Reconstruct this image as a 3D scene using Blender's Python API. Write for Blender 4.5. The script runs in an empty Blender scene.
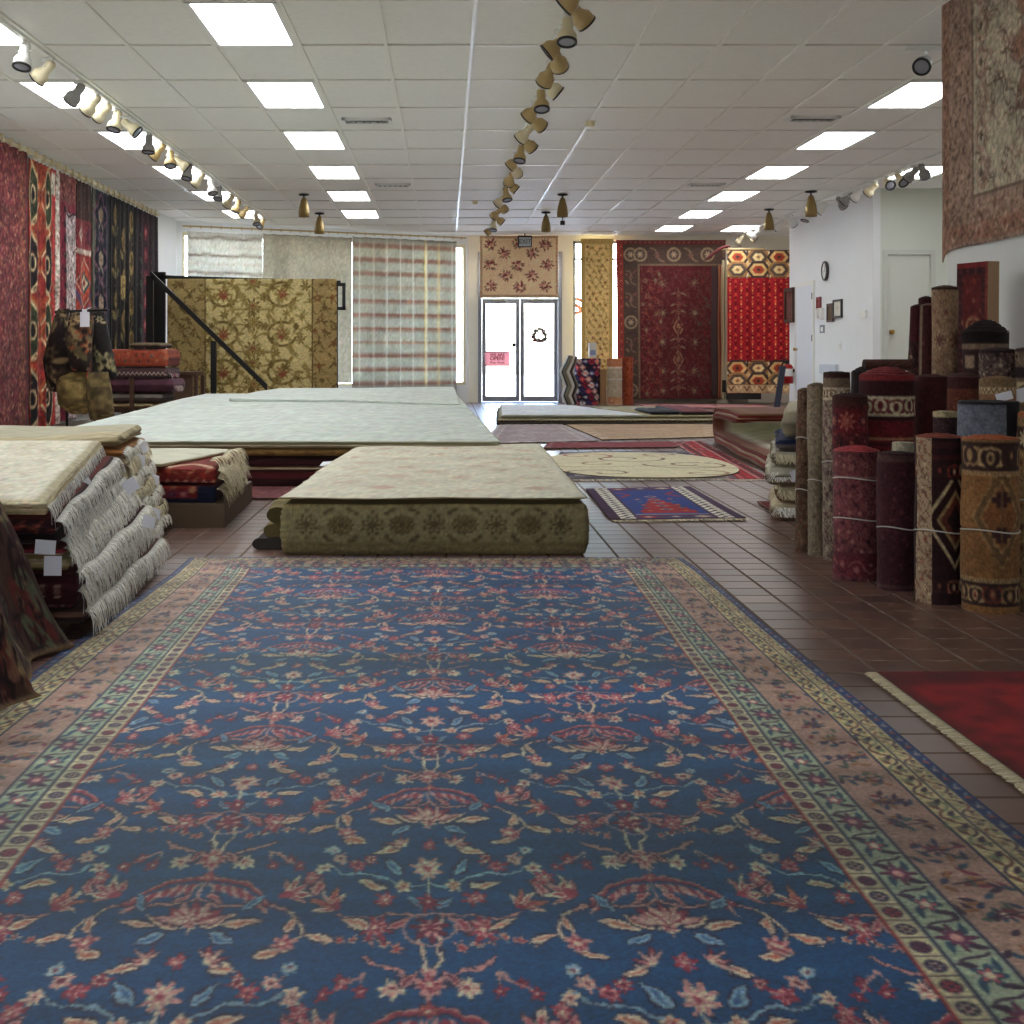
import bpy, math, random
import numpy as np
from mathutils import Vector
random.seed(7)
RNG = np.random.default_rng(7)
F, H, VX, VY = 1348.0, 0.92, 446.0, 353.0     # focal length in pixels, eye height, vanishing point
CEIL = 3.11
COL = bpy.context.scene.collection
PI = math.pi

def at(px, py, Y):
    return ((px-VX)*Y/F, Y, H+(VY-py)*Y/F)
def fl(px, py, z=0.0):
    Y = F*(H-z)/(py-VY)
    return ((px-VX)*Y/F, Y)
def xat(px, Y): return (px-VX)*Y/F
def zat(py, Y): return H+(VY-py)*Y/F

# ------------------------------------------------------------------ noise and painting
def vnoise(x, y, seed=0):
    x = np.asarray(x, float); y = np.asarray(y, float)
    r = np.random.default_rng(seed+101).random((64, 64))
    xi = np.floor(x).astype(int); yi = np.floor(y).astype(int)
    fx = x-xi; fy = y-yi
    fx = fx*fx*(3-2*fx); fy = fy*fy*(3-2*fy)
    a = r[xi % 64, yi % 64]; b = r[(xi+1) % 64, yi % 64]
    c = r[xi % 64, (yi+1) % 64]; d = r[(xi+1) % 64, (yi+1) % 64]
    return (a*(1-fx)+b*fx)*(1-fy)+(c*(1-fx)+d*fx)*fy

def rgb(c):
    return np.array(c, float)/255.0
def lin(a):
    a = np.clip(np.asarray(a, float), 0, 1)
    return np.where(a <= 0.04045, a/12.92, ((a+0.055)/1.055)**2.4)

def bez(p0, p1, p2, p3, n=14):
    t = np.linspace(0, 1, n)[:, None]
    p0, p1, p2, p3 = map(np.array, (p0, p1, p2, p3))
    return (1-t)**3*p0+3*(1-t)**2*t*p1+3*(1-t)*t*t*p2+t**3*p3

class Cv:
    """a woven design drawn in metres: x across, y along"""
    def __init__(s, w, h, res, base):
        s.w, s.h, s.res = w, h, res
        s.W, s.Hh = max(4, int(round(w/res))), max(4, int(round(h/res)))
        s.a = np.empty((s.Hh, s.W, 3)); s.a[:] = rgb(base)
        s.clip = None
    def win(s, x0, y0, x1, y1):
        if s.clip:
            x0 = max(x0, s.clip[0]); y0 = max(y0, s.clip[1]); x1 = min(x1, s.clip[2]); y1 = min(y1, s.clip[3])
        i0 = max(0, int(math.floor(x0/s.res))); i1 = min(s.W, int(math.ceil(x1/s.res))+1)
        j0 = max(0, int(math.floor(y0/s.res))); j1 = min(s.Hh, int(math.ceil(y1/s.res))+1)
        if i1 <= i0 or j1 <= j0: return None
        X, Y = np.meshgrid((np.arange(i0, i1)+.5)*s.res, (np.arange(j0, j1)+.5)*s.res)
        return (slice(j0, j1), slice(i0, i1)), X, Y
    def put(s, sl, sd, col):
        m = np.clip(.5-sd/s.res, 0, 1)[..., None]
        s.a[sl] = s.a[sl]*(1-m)+rgb(col)*m
    def rect(s, x0, y0, x1, y1, col):
        q = s.win(x0, y0, x1, y1)
        if q:
            sl, X, Y = q
            sd = np.maximum(np.abs(X-(x0+x1)/2)-(x1-x0)/2, np.abs(Y-(y0+y1)/2)-(y1-y0)/2)
            s.put(sl, sd, col)
    def ell(s, x, y, rx, ry, col, ang=0, ring=None):
        R = max(rx, ry)+2*s.res+(ring or 0)
        q = s.win(x-R, y-R, x+R, y+R)
        if q:
            sl, X, Y = q; c, n = math.cos(ang), math.sin(ang)
            u = (X-x)*c+(Y-y)*n; v = -(X-x)*n+(Y-y)*c
            sd = (np.sqrt((u/rx)**2+(v/ry)**2)-1)*min(rx, ry)
            if ring: sd = np.abs(sd)-ring/2
            s.put(sl, sd, col)
    def leaf(s, x, y, l, w, ang, col):
        q = s.win(x-l, y-l, x+l, y+l)
        if q:
            sl, X, Y = q; c, n = math.cos(ang), math.sin(ang)
            u = (X-x)*c+(Y-y)*n; v = -(X-x)*n+(Y-y)*c
            s.put(sl, np.abs(v)-w*(1-(u/l)**2)*(1-.35*u/l), col)
    def flower(s, x, y, r, n, col, col2=None, col3=None, ang=0, depth=.28, sy=1.0):
        q = s.win(x-r*1.2, y-r*1.2*sy, x+r*1.2, y+r*1.2*sy)
        if q:
            sl, X, Y = q
            dx, dy = X-x, (Y-y)/sy
            rr = np.hypot(dx, dy); th = np.arctan2(dy, dx)
            k = (1-depth)+depth*np.cos(n*(th-ang))
            s.put(sl, rr-r*k, col)
            if col2 is not None: s.put(sl, rr-r*.66*k, col2)
            if col3 is not None: s.put(sl, rr-r*.3, col3)
    def line(s, pts, wid, col):
        pts = np.asarray(pts, float)
        for k in range(len(pts)-1):
            a, b = pts[k], pts[k+1]
            q = s.win(min(a[0], b[0])-wid, min(a[1], b[1])-wid, max(a[0], b[0])+wid, max(a[1], b[1])+wid)
            if not q: continue
            sl, X, Y = q
            d = b-a; L = max(d@d, 1e-12)
            t = np.clip(((X-a[0])*d[0]+(Y-a[1])*d[1])/L, 0, 1)
            s.put(sl, np.hypot(X-a[0]-t*d[0], Y-a[1]-t*d[1])-wid/2, col)
    def dia(s, x, y, rx, ry, col, ring=None):
        q = s.win(x-rx-s.res, y-ry-s.res, x+rx+s.res, y+ry+s.res)
        if q:
            sl, X, Y = q
            sd = (np.abs(X-x)/rx+np.abs(Y-y)/ry-1)*min(rx, ry)*.8
            if ring: sd = np.abs(sd)-ring/2
            s.put(sl, sd, col)
    def hexa(s, x, y, rx, ry, col):
        q = s.win(x-rx, y-ry, x+rx, y+ry)
        if q:
            sl, X, Y = q
            sd = np.maximum(np.abs(Y-y)-ry, (np.abs(X-x)+np.abs(Y-y)*rx/ry*.5-rx)*.8)
            s.put(sl, sd, col)
    def weave(s, amp=.10, seed=1, sx=.012, sy=.005, abrash=0.0):
        Y, X = np.mgrid[0:s.Hh, 0:s.W]*s.res
        n = vnoise(X/sx, Y/sy, seed)-.5
        n2 = vnoise(X/.3, Y/.22, seed+3)-.5
        k = 1+amp*n*2+amp*n2
        if abrash: k = k+abrash*(vnoise(X*0+1.5, Y/.07, seed+5)-.5)*2+abrash*.5*(vnoise(X*.4, Y/.02, seed+6)-.5)*2
        rj = np.random.default_rng(seed+77)
        k = k*(1+.075*rj.normal(size=k.shape))
        s.a *= k[..., None]
        s.a *= 1+.025*rj.normal(size=s.a.shape)
        s.a = np.clip(s.a, 0, 1)
        return s
    def sample(s, u, v, du=None, dv=None):
        """u,v in 0..1 arrays (u across, v along)"""
        out = 0; K = 3
        du = np.zeros_like(u) if du is None else du; dv = np.zeros_like(v) if dv is None else dv
        for a in (-1/3, 0, 1/3):
            for b in (-1/3, 0, 1/3):
                i = np.clip(((u+a*du)*s.W).astype(int), 0, s.W-1); j = np.clip(((v+b*dv)*s.Hh).astype(int), 0, s.Hh-1)
                out = out+s.a[j, i]
        return out/9

def pick(cols, r): return cols[r.integers(len(cols))]

def mot(c, kind, x, y, s, cols, k=0, vert=False):
    a, b = cols[k % len(cols)], cols[(k+1) % len(cols)]
    d = cols[-1]
    if kind == 'ros':
        c.flower(x, y, s*.5, 8, a, b, d)
    elif kind == 'ring':
        c.ell(x, y, s*.5, s*.5, a); c.ell(x, y, s*.36, s*.36, b); c.flower(x, y, s*.24, 6, d)
    elif kind == 'dia':
        c.dia(x, y, s*.5, s*.5, a); c.dia(x, y, s*.28, s*.28, d)
    elif kind == 'sq':
        c.rect(x-s*.32, y-s*.32, x+s*.32, y+s*.32, a); c.rect(x-s*.12, y-s*.12, x+s*.12, y+s*.12, d)
    elif kind == 'hex':
        c.hexa(x, y, s*.62, s*.42, a); c.hexa(x, y, s*.48, s*.31, b); c.hexa(x, y, s*.3, s*.19, d); c.dia(x, y, s*.12, s*.1, a)
    elif kind == 'palm':
        sg = 1 if k % 2 else -1
        c.flower(x, y, s*.42, 5, a, b, ang=PI/2*sg)
        for q in (-1, 1):
            if vert: c.leaf(x+q*s*.05, y+q*s*.5, s*.25, s*.09, q*.8, d)
            else: c.leaf(x+q*s*.5, y+q*s*.05, s*.25, s*.09, q*.8, d)
    elif kind == 'scroll':
        sg = 1 if k % 2 else -1
        c.ell(x, y+sg*s*.05, s*.17, s*.27, a); c.ell(x, y+sg*s*.05, s*.08, s*.15, b)
        for q in (-1, 1):
            c.line(bez((x+q*s*.2, y-sg*s*.35), (x+q*s*.55, y-sg*s*.3), (x+q*s*.5, y+sg*s*.3), (x+q*s*.25, y+sg*s*.38), 10), s*.10, a)
            c.ell(x+q*s*.42, y+sg*s*.32, s*.09, s*.08, a); c.leaf(x+q*s*.1, y-sg*s*.33, s*.16, s*.06, q*.6, a)
    elif kind == 'vine':
        sg = 1 if k % 2 else -1
        if vert:
            c.line(bez((x, y-s*.5), (x+sg*s*.5, y-s*.2), (x+sg*s*.5, y+s*.2), (x, y+s*.5)), s*.09, a)
            c.flower(x-sg*s*.15, y, s*.26, 5, b, d)
        else:
            c.line(bez((x-s*.5, y), (x-s*.2, y+sg*s*.5), (x+s*.2, y+sg*s*.5), (x+s*.5, y)), s*.09, a)
            c.flower(x, y-sg*s*.15, s*.26, 5, b, d)
    elif kind == 'zig':
        if vert: c.line([(x-s*.4, y-s*.5), (x+s*.4, y), (x-s*.4, y+s*.5)], s*.2, a)
        else: c.line([(x-s*.5, y-s*.4), (x, y+s*.4), (x+s*.5, y-s*.4)], s*.2, a)
    elif kind == 'star':
        for q in range(4):
            e = q*PI/4
            c.line([(x-math.cos(e)*s*.45, y-math.sin(e)*s*.45), (x+math.cos(e)*s*.45, y+math.sin(e)*s*.45)], s*.1, a)
        c.ell(x, y, s*.14, s*.14, b)
    elif kind == 'dot':
        c.ell(x, y, s*.25, s*.25, a)

def band_h(c, x0, x1, y0, y1, bg, kind, cols, edge=None, aspect=1.15, size=.85):
    c.rect(x0, y0, x1, y1, bg); hh = y1-y0
    if kind:
        n = max(1, int(round((x1-x0)/(hh*aspect)))); st = (x1-x0)/n
        for k in range(n): mot(c, kind, x0+(k+.5)*st, (y0+y1)/2, hh*size, cols, k)
    if edge is not None:
        e = max(c.res*.8, hh*.07)
        c.rect(x0, y0, x1, y0+e, edge); c.rect(x0, y1-e, x1, y1, edge)
def band_v(c, x0, x1, y0, y1, bg, kind, cols, edge=None, aspect=1.15, size=.85):
    c.rect(x0, y0, x1, y1, bg); ww = x1-x0
    if kind:
        n = max(1, int(round((y1-y0)/(ww*aspect)))); st = (y1-y0)/n
        for k in range(n): mot(c, kind, (x0+x1)/2, y0+(k+.5)*st, ww*size, cols, k, True)
    if edge is not None:
        e = max(c.res*.8, ww*.07)
        c.rect(x0, y0, x0+e, y1, edge); c.rect(x1-e, y0, x1, y1, edge)
def frame(c, x0, y0, x1, y1, w, *a, **k):
    band_v(c, x0, x0+w, y0, y1, *a, **k); band_v(c, x1-w, x1, y0, y1, *a, **k)
    band_h(c, x0, x1, y0, y0+w, *a, **k); band_h(c, x0, x1, y1-w, y1, *a, **k)

def allover(c, x0, y0, x1, y1, step, cols, seed=0, leafcol=None, jit=.25):
    r = np.random.default_rng(seed); j = 0; y = y0+step*.5
    old = c.clip; c.clip = (x0, y0, x1, y1)
    while y < y1+step*.4:
        x = x0+step*(.5 if j % 2 else 0)
        while x < x1+step*.4:
            X = x+r.normal()*jit*step*.4; Y = y+r.normal()*jit*step*.4; t = r.random()
            a, b = pick(cols, r), pick(cols, r)
            if leafcol is not None:
                for q in range(3):
                    g = r.random()*2*PI
                    c.leaf(X+math.cos(g)*step*.36, Y+math.sin(g)*step*.36, step*.2, step*.06, g, leafcol)
                c.line(bez((X, Y), (X+step*.3, Y+step*.1), (X+step*.1, Y+step*.4), (X+step*.5, Y+step*.5), 8), step*.05, leafcol)
            if t < .5: c.flower(X, Y, step*.3, 6, a, b, pick(cols, r), r.random())
            elif t < .8: c.flower(X, Y, step*.22, 5, a, b)
            else: c.dia(X, Y, step*.2, step*.28, a); 
            x += step
        y += step*.8; j += 1
    c.clip = old
def lozenges(c, x0, y0, x1, y1, n, cols, step=.9):
    old = c.clip; c.clip = (x0, y0, x1, y1)
    hh = (y1-y0)/n; xc = (x0+x1)/2; rw = (x1-x0)*.5
    for k in range(n):
        yc = y0+(k+.5)*hh
        for q, f in enumerate((1, .84, .66, .5, .34, .18)):
            c.dia(xc, yc, rw*f*step, hh*.5*f, cols[(q+k) % len(cols)])
        for sx in (-1, 1):
            for q, f in enumerate((.5, .36, .2)):
                c.dia(xc+sx*rw, yc+hh*.5, rw*f, hh*.4*f, cols[(q+k+2) % len(cols)])
    c.clip = old
def speck(c, n, cols, smin, smax, seed, x0=0, y0=0, x1=None, y1=None):
    r = np.random.default_rng(seed); x1 = x1 or c.w; y1 = y1 or c.h
    for k in range(n):
        s = smin+(smax-smin)*r.random()
        c.ell(x0+r.random()*(x1-x0), y0+r.random()*(y1-y0), s, s*(.4+.5*r.random()), pick(cols, r), r.random()*PI)

# ------------------------------------------------------------------ mesh building
class MB:
    def __init__(s): s.v = []; s.c = []; s.f = []; s.n = 0
    def _add(s, P, col):
        P = np.asarray(P, float).reshape(-1, 3)
        if col is None: col = (200, 200, 200)
        c = np.asarray(col, float)
        if c.ndim == 1: c = np.tile(c/255.0 if c.max() > 1.001 else c, (len(P), 1))
        s.v.append(P); s.c.append(c.reshape(-1, 3)); b = s.n; s.n += len(P); return b
    def grid(s, P, col=None, closed=False, flip=False):
        nu, nv = P.shape[:2]
        b = s._add(P, col)
        I = np.arange(nu*nv).reshape(nu, nv)+b
        if closed: I = np.vstack([I, I[:1]])
        q = np.stack([I[:-1, :-1], I[1:, :-1], I[1:, 1:], I[:-1, 1:]], -1).reshape(-1, 4)
        if flip: q = q[:, ::-1]
        s.f.append(q); return s
    def face(s, pts, col=None):
        b = s._add(pts, col); s.f.append(np.arange(b, b+len(pts))[None, :]); return s
    def box(s, lo, hi, col=None):
        x0, y0, z0 = lo; x1, y1, z1 = hi
        return s.hexa([(x0, y0), (x1, y0), (x1, y1), (x0, y1)], z0, z1, col)
    def hexa(s, q, z0, z1, col=None):
        P = [(x, y, z0) for x, y in q]+[(x, y, z1) for x, y in q]
        b = s._add(P, col)
        s.f.append(np.array([[0, 3, 2, 1], [4, 5, 6, 7], [0, 1, 5, 4], [1, 2, 6, 5], [2, 3, 7, 6], [3, 0, 4, 7]])+b); return s
    def obox(s, o, ux, uy, uz, col=None):
        """box from corner o along three edge vectors"""
        o, ux, uy, uz = map(lambda t: np.array(t, float), (o, ux, uy, uz))
        P = [o, o+ux, o+ux+uy, o+uy, o+uz, o+ux+uz, o+ux+uy+uz, o+uy+uz]
        b = s._add(P, col)
        s.f.append(np.array([[0, 3, 2, 1], [4, 5, 6, 7], [0, 1, 5, 4], [1, 2, 6, 5], [2, 3, 7, 6], [3, 0, 4, 7]])+b); return s
    def tube(s, pts, r, n=10, col=None, closed=False, caps=True):
        pts = np.asarray(pts, float); m = len(pts)
        if closed: tan = np.roll(pts, -1, 0)-np.roll(pts, 1, 0)
        else: tan = np.gradient(pts, axis=0)
        tan /= np.linalg.norm(tan, axis=1)[:, None]+1e-12
        up = np.array([0, 0, 1.0])
        if abs(tan[:, 2]).mean() > .9: up = np.array([1.0, 0, 0])
        a = np.cross(tan, up); a /= np.linalg.norm(a, axis=1)[:, None]+1e-12
        b = np.cross(a, tan)
        th = np.linspace(0, 2*PI, n, endpoint=False)
        r = np.broadcast_to(np.asarray(r, float), (m,))
        P = pts[None]+r[None, :, None]*(np.cos(th)[:, None, None]*a[None]+np.sin(th)[:, None, None]*b[None])
        if closed: P = np.concatenate([P, P[:, :1]], 1)
        s.grid(P, col, True)
        if caps and not closed:
            s.face(P[::-1, 0], col); s.face(P[:, -1], col)
        return s
    def lathe(s, prof, n=24, o=(0, 0, 0), ax=(0, 0, 1), col=None):
        """prof: list of (radius, distance along the axis)"""
        ax = np.array(ax, float); ax /= np.linalg.norm(ax)
        e = np.array([1.0, 0, 0]) if abs(ax[0]) < .9 else np.array([0, 1.0, 0])
        a = np.cross(ax, e); a /= np.linalg.norm(a); b = np.cross(ax, a)
        th = np.linspace(0, 2*PI, n, endpoint=False)
        pr = np.array(prof, float)
        P = np.array(o)+pr[None, :, 1, None]*ax+pr[None, :, 0, None]*(np.cos(th)[:, None, None]*a+np.sin(th)[:, None, None]*b)
        return s.grid(P, col, True)
    def build(s, name, mat, parent=None, smooth=True, keep=False):
        V = np.concatenate(s.v); C = np.concatenate(s.c)
        if parent is not None: org = np.array(parent.location)
        elif keep: org = np.zeros(3)
        else:
            lo, hi = V.min(0), V.max(0); org = np.array([(lo[0]+hi[0])/2, (lo[1]+hi[1])/2, lo[2]])
        V = V-org
        me = bpy.data.meshes.new(name)
        me.vertices.add(len(V)); me.vertices.foreach_set('co', V.astype(np.float32).ravel())
        lv = np.concatenate([f.ravel() for f in s.f]).astype(np.int32)
        tot = np.concatenate([np.full(len(f), f.shape[1]) for f in s.f]).astype(np.int32)
        st = np.concatenate([[0], np.cumsum(tot)[:-1]]).astype(np.int32)
        me.loops.add(len(lv)); me.loops.foreach_set('vertex_index', lv)
        me.polygons.add(len(tot)); me.polygons.foreach_set('loop_start', st); me.polygons.foreach_set('loop_total', tot)
        me.polygons.foreach_set('use_smooth', np.full(len(tot), smooth))
        me.update(calc_edges=True)
        at_ = me.color_attributes.new('Col', 'FLOAT_COLOR', 'POINT')
        at_.data.foreach_set('color', np.concatenate([lin(C), np.ones((len(C), 1))], 1).astype(np.float32).ravel())
        me.materials.append(mat)
        o = bpy.data.objects.new(name, me); COL.objects.link(o)
        if parent is not None: o.parent = parent
        else: o.location = org
        return o

def tag(o, label, cat, group=None, kind=None):
    o['label'] = label; o['category'] = cat
    if group: o['group'] = group
    if kind: o['kind'] = kind
    return o
def thing(name, label, cat, loc=(0, 0, 0), group=None):
    o = bpy.data.objects.new(name, None); COL.objects.link(o); o.location = loc; o.empty_display_size = .05
    return tag(o, label, cat, group)
def structure(o):
    o['kind'] = 'structure'; return o
def dup(root, loc, rz=0, label=None):
    r = root.copy(); COL.objects.link(r); r.location = loc; r.rotation_euler = (0, 0, rz)
    if label: r['label'] = label
    for ch in list(root.children):
        c = ch.copy(); COL.objects.link(c); c.parent = r
        for g in list(ch.children):
            e = g.copy(); COL.objects.link(e); e.parent = c
    return r
ORD = 'nearest second third fourth fifth sixth seventh eighth ninth tenth eleventh twelfth thirteenth fourteenth fifteenth sixteenth seventeenth eighteenth nineteenth twentieth twenty-first twenty-second twenty-third twenty-fourth twenty-fifth twenty-sixth twenty-seventh twenty-eighth twenty-ninth'.split()
def ordw(k): return 'first' if k == 0 else ORD[k]

# ------------------------------------------------------------------ materials
def newmat(name):
    m = bpy.data.materials.new(name); m.use_nodes = True
    nt = m.node_tree; b = nt.nodes['Principled BSDF']
    return m, nt, b
def _n(nt, t, **kw):
    n = nt.nodes.new(t)
    for k, v in kw.items(): setattr(n, k, v)
    return n
def plain(name, col, rough=.6, metal=0.0, amp=.06, scale=30, bump=0.0, spec=.5):
    m, nt, b = newmat(name)
    tc = _n(nt, 'ShaderNodeTexCoord'); no = _n(nt, 'ShaderNodeTexNoise')
    no.inputs['Scale'].default_value = scale; no.inputs['Detail'].default_value = 4
    nt.links.new(tc.outputs['Object'], no.inputs['Vector'])
    mr = _n(nt, 'ShaderNodeMapRange'); mr.inputs[3].default_value = 1-amp; mr.inputs[4].default_value = 1+amp
    nt.links.new(no.outputs['Fac'], mr.inputs[0])
    mx = _n(nt, 'ShaderNodeVectorMath', operation='SCALE'); mx.inputs[0].default_value = tuple(lin(rgb(col)))
    nt.links.new(mr.outputs[0], mx.inputs['Scale']); nt.links.new(mx.outputs[0], b.inputs['Base Color'])
    b.inputs['Roughness'].default_value = rough; b.inputs['Metallic'].default_value = metal
    b.inputs['Specular IOR Level'].default_value = spec
    if bump:
        bp = _n(nt, 'ShaderNodeBump'); bp.inputs['Strength'].default_value = bump; bp.inputs['Distance'].default_value = .01
        nt.links.new(no.outputs['Fac'], bp.inputs['Height']); nt.links.new(bp.outputs[0], b.inputs['Normal'])
    return m
def woven(name, rough=.9, sheen=.04, scale=260, amp=.12, bump=.25, gain=1.0, trans=0.0, spec=.2):
    m, nt, b = newmat(name)
    at_ = _n(nt, 'ShaderNodeAttribute'); at_.attribute_name = 'Col'
    tc = _n(nt, 'ShaderNodeTexCoord'); no = _n(nt, 'ShaderNodeTexNoise')
    no.inputs['Scale'].default_value = scale; no.inputs['Detail'].default_value = 3
    nt.links.new(tc.outputs['Object'], no.inputs['Vector'])
    mr = _n(nt, 'ShaderNodeMapRange'); mr.inputs[3].default_value = gain*(1-amp); mr.inputs[4].default_value = gain*(1+amp)
    nt.links.new(no.outputs['Fac'], mr.inputs[0])
    mx = _n(nt, 'ShaderNodeVectorMath', operation='SCALE')
    nt.links.new(at_.outputs['Color'], mx.inputs[0]); nt.links.new(mr.outputs[0], mx.inputs['Scale'])
    nt.links.new(mx.outputs[0], b.inputs['Base Color'])
    b.inputs['Roughness'].default_value = rough; b.inputs['Specular IOR Level'].default_value = spec
    b.inputs['Sheen Weight'].default_value = sheen; b.inputs['Sheen Roughness'].default_value = .5
    bp = _n(nt, 'ShaderNodeBump'); bp.inputs['Strength'].default_value = bump; bp.inputs['Distance'].default_value = .003
    nt.links.new(no.outputs['Fac'], bp.inputs['Height']); nt.links.new(bp.outputs[0], b.inputs['Normal'])
    if trans:
        tr = _n(nt, 'ShaderNodeBsdfTranslucent'); ms = _n(nt, 'ShaderNodeMixShader'); ms.inputs[0].default_value = trans
        nt.links.new(mx.outputs[0], tr.inputs['Color']); out = nt.nodes['Material Output']
        nt.links.new(b.outputs[0], ms.inputs[1]); nt.links.new(tr.outputs[0], ms.inputs[2]); nt.links.new(ms.outputs[0], out.inputs['Surface'])
    return m
def emit(name, col, st):
    m, nt, b = newmat(name)
    b.inputs['Base Color'].default_value = (.8, .8, .8, 1)
    tc = _n(nt, 'ShaderNodeTexCoord'); no = _n(nt, 'ShaderNodeTexNoise'); no.inputs['Scale'].default_value = 60
    nt.links.new(tc.outputs['Object'], no.inputs['Vector'])
    mr = _n(nt, 'ShaderNodeMapRange'); mr.inputs[3].default_value = st*.95; mr.inputs[4].default_value = st*1.05
    nt.links.new(no.outputs['Fac'], mr.inputs[0]); nt.links.new(mr.outputs[0], b.inputs['Emission Strength'])
    b.inputs['Emission Color'].default_value = (*col, 1)
    return m
def glassmat(name, tint=(1, 1, 1), refl=.08):
    m, nt, b = newmat(name); nt.nodes.remove(b)
    tr = _n(nt, 'ShaderNodeBsdfTransparent'); tr.inputs[0].default_value = (*tint, 1)
    gl = _n(nt, 'ShaderNodeBsdfGlossy'); gl.inputs['Roughness'].default_value = .02
    ms = _n(nt, 'ShaderNodeMixShader')
    fr = _n(nt, 'ShaderNodeFresnel'); fr.inputs[0].default_value = 1.3
    nt.links.new(fr.outputs[0], ms.inputs[0]); nt.links.new(tr.outputs[0], ms.inputs[1]); nt.links.new(gl.outputs[0], ms.inputs[2])
    nt.links.new(ms.outputs[0], nt.nodes['Material Output'].inputs['Surface'])
    return m

RUG = woven('woven_wool')
BIGRUG = woven('woven_wool_flat', rough=.62, sheen=.03, scale=420, amp=.16, bump=.3, spec=.35)
RUG_LIT = woven('woven_wool_lit', gain=1.5)  # same wool with its colour lifted, standing in for light at the back wall
CURT = woven('woven_curtain', rough=.9, sheen=.1, scale=300, amp=.08, bump=.1, trans=.5)
YARN = woven('fringe_yarn', rough=.95, sheen=.05, scale=500, amp=.15, bump=.1)
WALLM = plain('painted_wall', (234, 236, 236), .75, amp=.03, scale=3, bump=.04)
WALLG = plain('painted_wall_grey', (214, 218, 206), .8, amp=.03, scale=3, bump=.04)
WHITE = plain('white_paint', (232, 232, 226), .45, amp=.02)
CREAMP = plain('cream_paint', (226, 214, 178), .4, amp=.05, scale=14)
TANP = plain('tan_enamel', (190, 164, 112), .4, amp=.08, scale=14)
GREYP = plain('grey_enamel', (150, 148, 144), .4, amp=.06, scale=14)
DARK = plain('dark_ring', (30, 30, 30), .4, amp=.1)
LENS = plain('lamp_glass', (150, 152, 160), .12, amp=.1, spec=.8)
BLACKM = plain('black_metal', (22, 22, 22), .4, metal=.2, amp=.1)
ALU = plain('dark_aluminium', (140, 143, 154), .45, metal=.0, amp=.05)
STEEL = plain('chrome', (190, 190, 190), .2, metal=1, amp=.03)
BRASS = plain('brass', (190, 150, 70), .3, metal=1, amp=.05)
KHAKI = plain('bronze_shade', (140, 118, 70), .42, metal=.45, amp=.12, scale=20)
WOOD = plain('dark_wood', (74, 48, 34), .5, amp=.25, scale=12)
BOXM = plain('brown_board', (92, 72, 54), .7, amp=.15, scale=10)
PAPER = plain('paper_tag', (236, 236, 244), .8, amp=.03)
STRING = plain('white_string', (205, 200, 190), .9, amp=.08)
REDP = plain('red_paint', (170, 24, 28), .35, amp=.05)
BLUEINK = plain('ink', (60, 80, 130), .7, amp=.05)
GLASS = glassmat('clear_glass'); TINTED = glassmat('tinted_glass', (.26, .265, .27))
PANEL = emit('light_diffuser', (.96, .985, 1.0), 8.0)
# ================================================================== the setting
XL, XR, XP = -4.45, 7.2, 3.13
# floor: square quarry tiles
def tile_floor():
    m, nt, b = newmat('quarry_tile')
    tc = _n(nt, 'ShaderNodeTexCoord')
    br = _n(nt, 'ShaderNodeTexBrick'); br.offset = 0.0; br.squash = 1.0
    br.inputs['Scale'].default_value = 1.0; br.inputs['Brick Width'].default_value = .155; br.inputs['Row Height'].default_value = .155
    br.inputs['Mortar Size'].default_value = .0075; br.inputs['Mortar Smooth'].default_value = .3; br.inputs['Bias'].default_value = -.1
    br.inputs['Color1'].default_value = (*lin(rgb((116, 84, 72))), 1); br.inputs['Color2'].default_value = (*lin(rgb((92, 69, 61))), 1)
    br.inputs['Mortar'].default_value = (*lin(rgb((116, 98, 88))), 1)
    nt.links.new(tc.outputs['Object'], br.inputs['Vector'])
    no = _n(nt, 'ShaderNodeTexNoise'); no.inputs['Scale'].default_value = 3.5; no.inputs['Detail'].default_value = 5
    nt.links.new(tc.outputs['Object'], no.inputs['Vector'])
    mr = _n(nt, 'ShaderNodeMapRange'); mr.inputs[3].default_value = .7; mr.inputs[4].default_value = 1.25
    nt.links.new(no.outputs['Fac'], mr.inputs[0])
    mx = _n(nt, 'ShaderNodeVectorMath', operation='SCALE'); nt.links.new(br.outputs['Color'], mx.inputs[0]); nt.links.new(mr.outputs[0], mx.inputs['Scale'])
    nt.links.new(mx.outputs[0], b.inputs['Base Color'])
    m2 = _n(nt, 'ShaderNodeMapRange'); m2.inputs[3].default_value = .34; m2.inputs[4].default_value = .95
    nt.links.new(br.outputs['Fac'], m2.inputs[0]); nt.links.new(m2.outputs[0], b.inputs['Roughness'])
    sp_ = _n(nt, 'ShaderNodeMapRange'); sp_.inputs[3].default_value = .6; sp_.inputs[4].default_value = .05; nt.links.new(br.outputs['Fac'], sp_.inputs[0]); nt.links.new(sp_.outputs[0], b.inputs['Specular IOR Level'])
    no2 = _n(nt, 'ShaderNodeTexNoise'); no2.inputs['Scale'].default_value = 14
    nt.links.new(tc.outputs['Object'], no2.inputs['Vector'])
    ad = _n(nt, 'ShaderNodeMath', operation='SUBTRACT'); nt.links.new(no2.outputs['Fac'], ad.inputs[0]); nt.links.new(br.outputs['Fac'], ad.inputs[1])
    bp = _n(nt, 'ShaderNodeBump'); bp.inputs['Strength'].default_value = .25; bp.inputs['Distance'].default_value = .004
    nt.links.new(ad.outputs[0], bp.inputs['Height']); nt.links.new(bp.outputs[0], b.inputs['Normal'])
    return m
mb = MB(); mb.box((-4.6, -5.2, -.1), (7.4, 25.2, 0)); structure(mb.build('floor', tile_floor(), keep=True, smooth=False))

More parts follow.
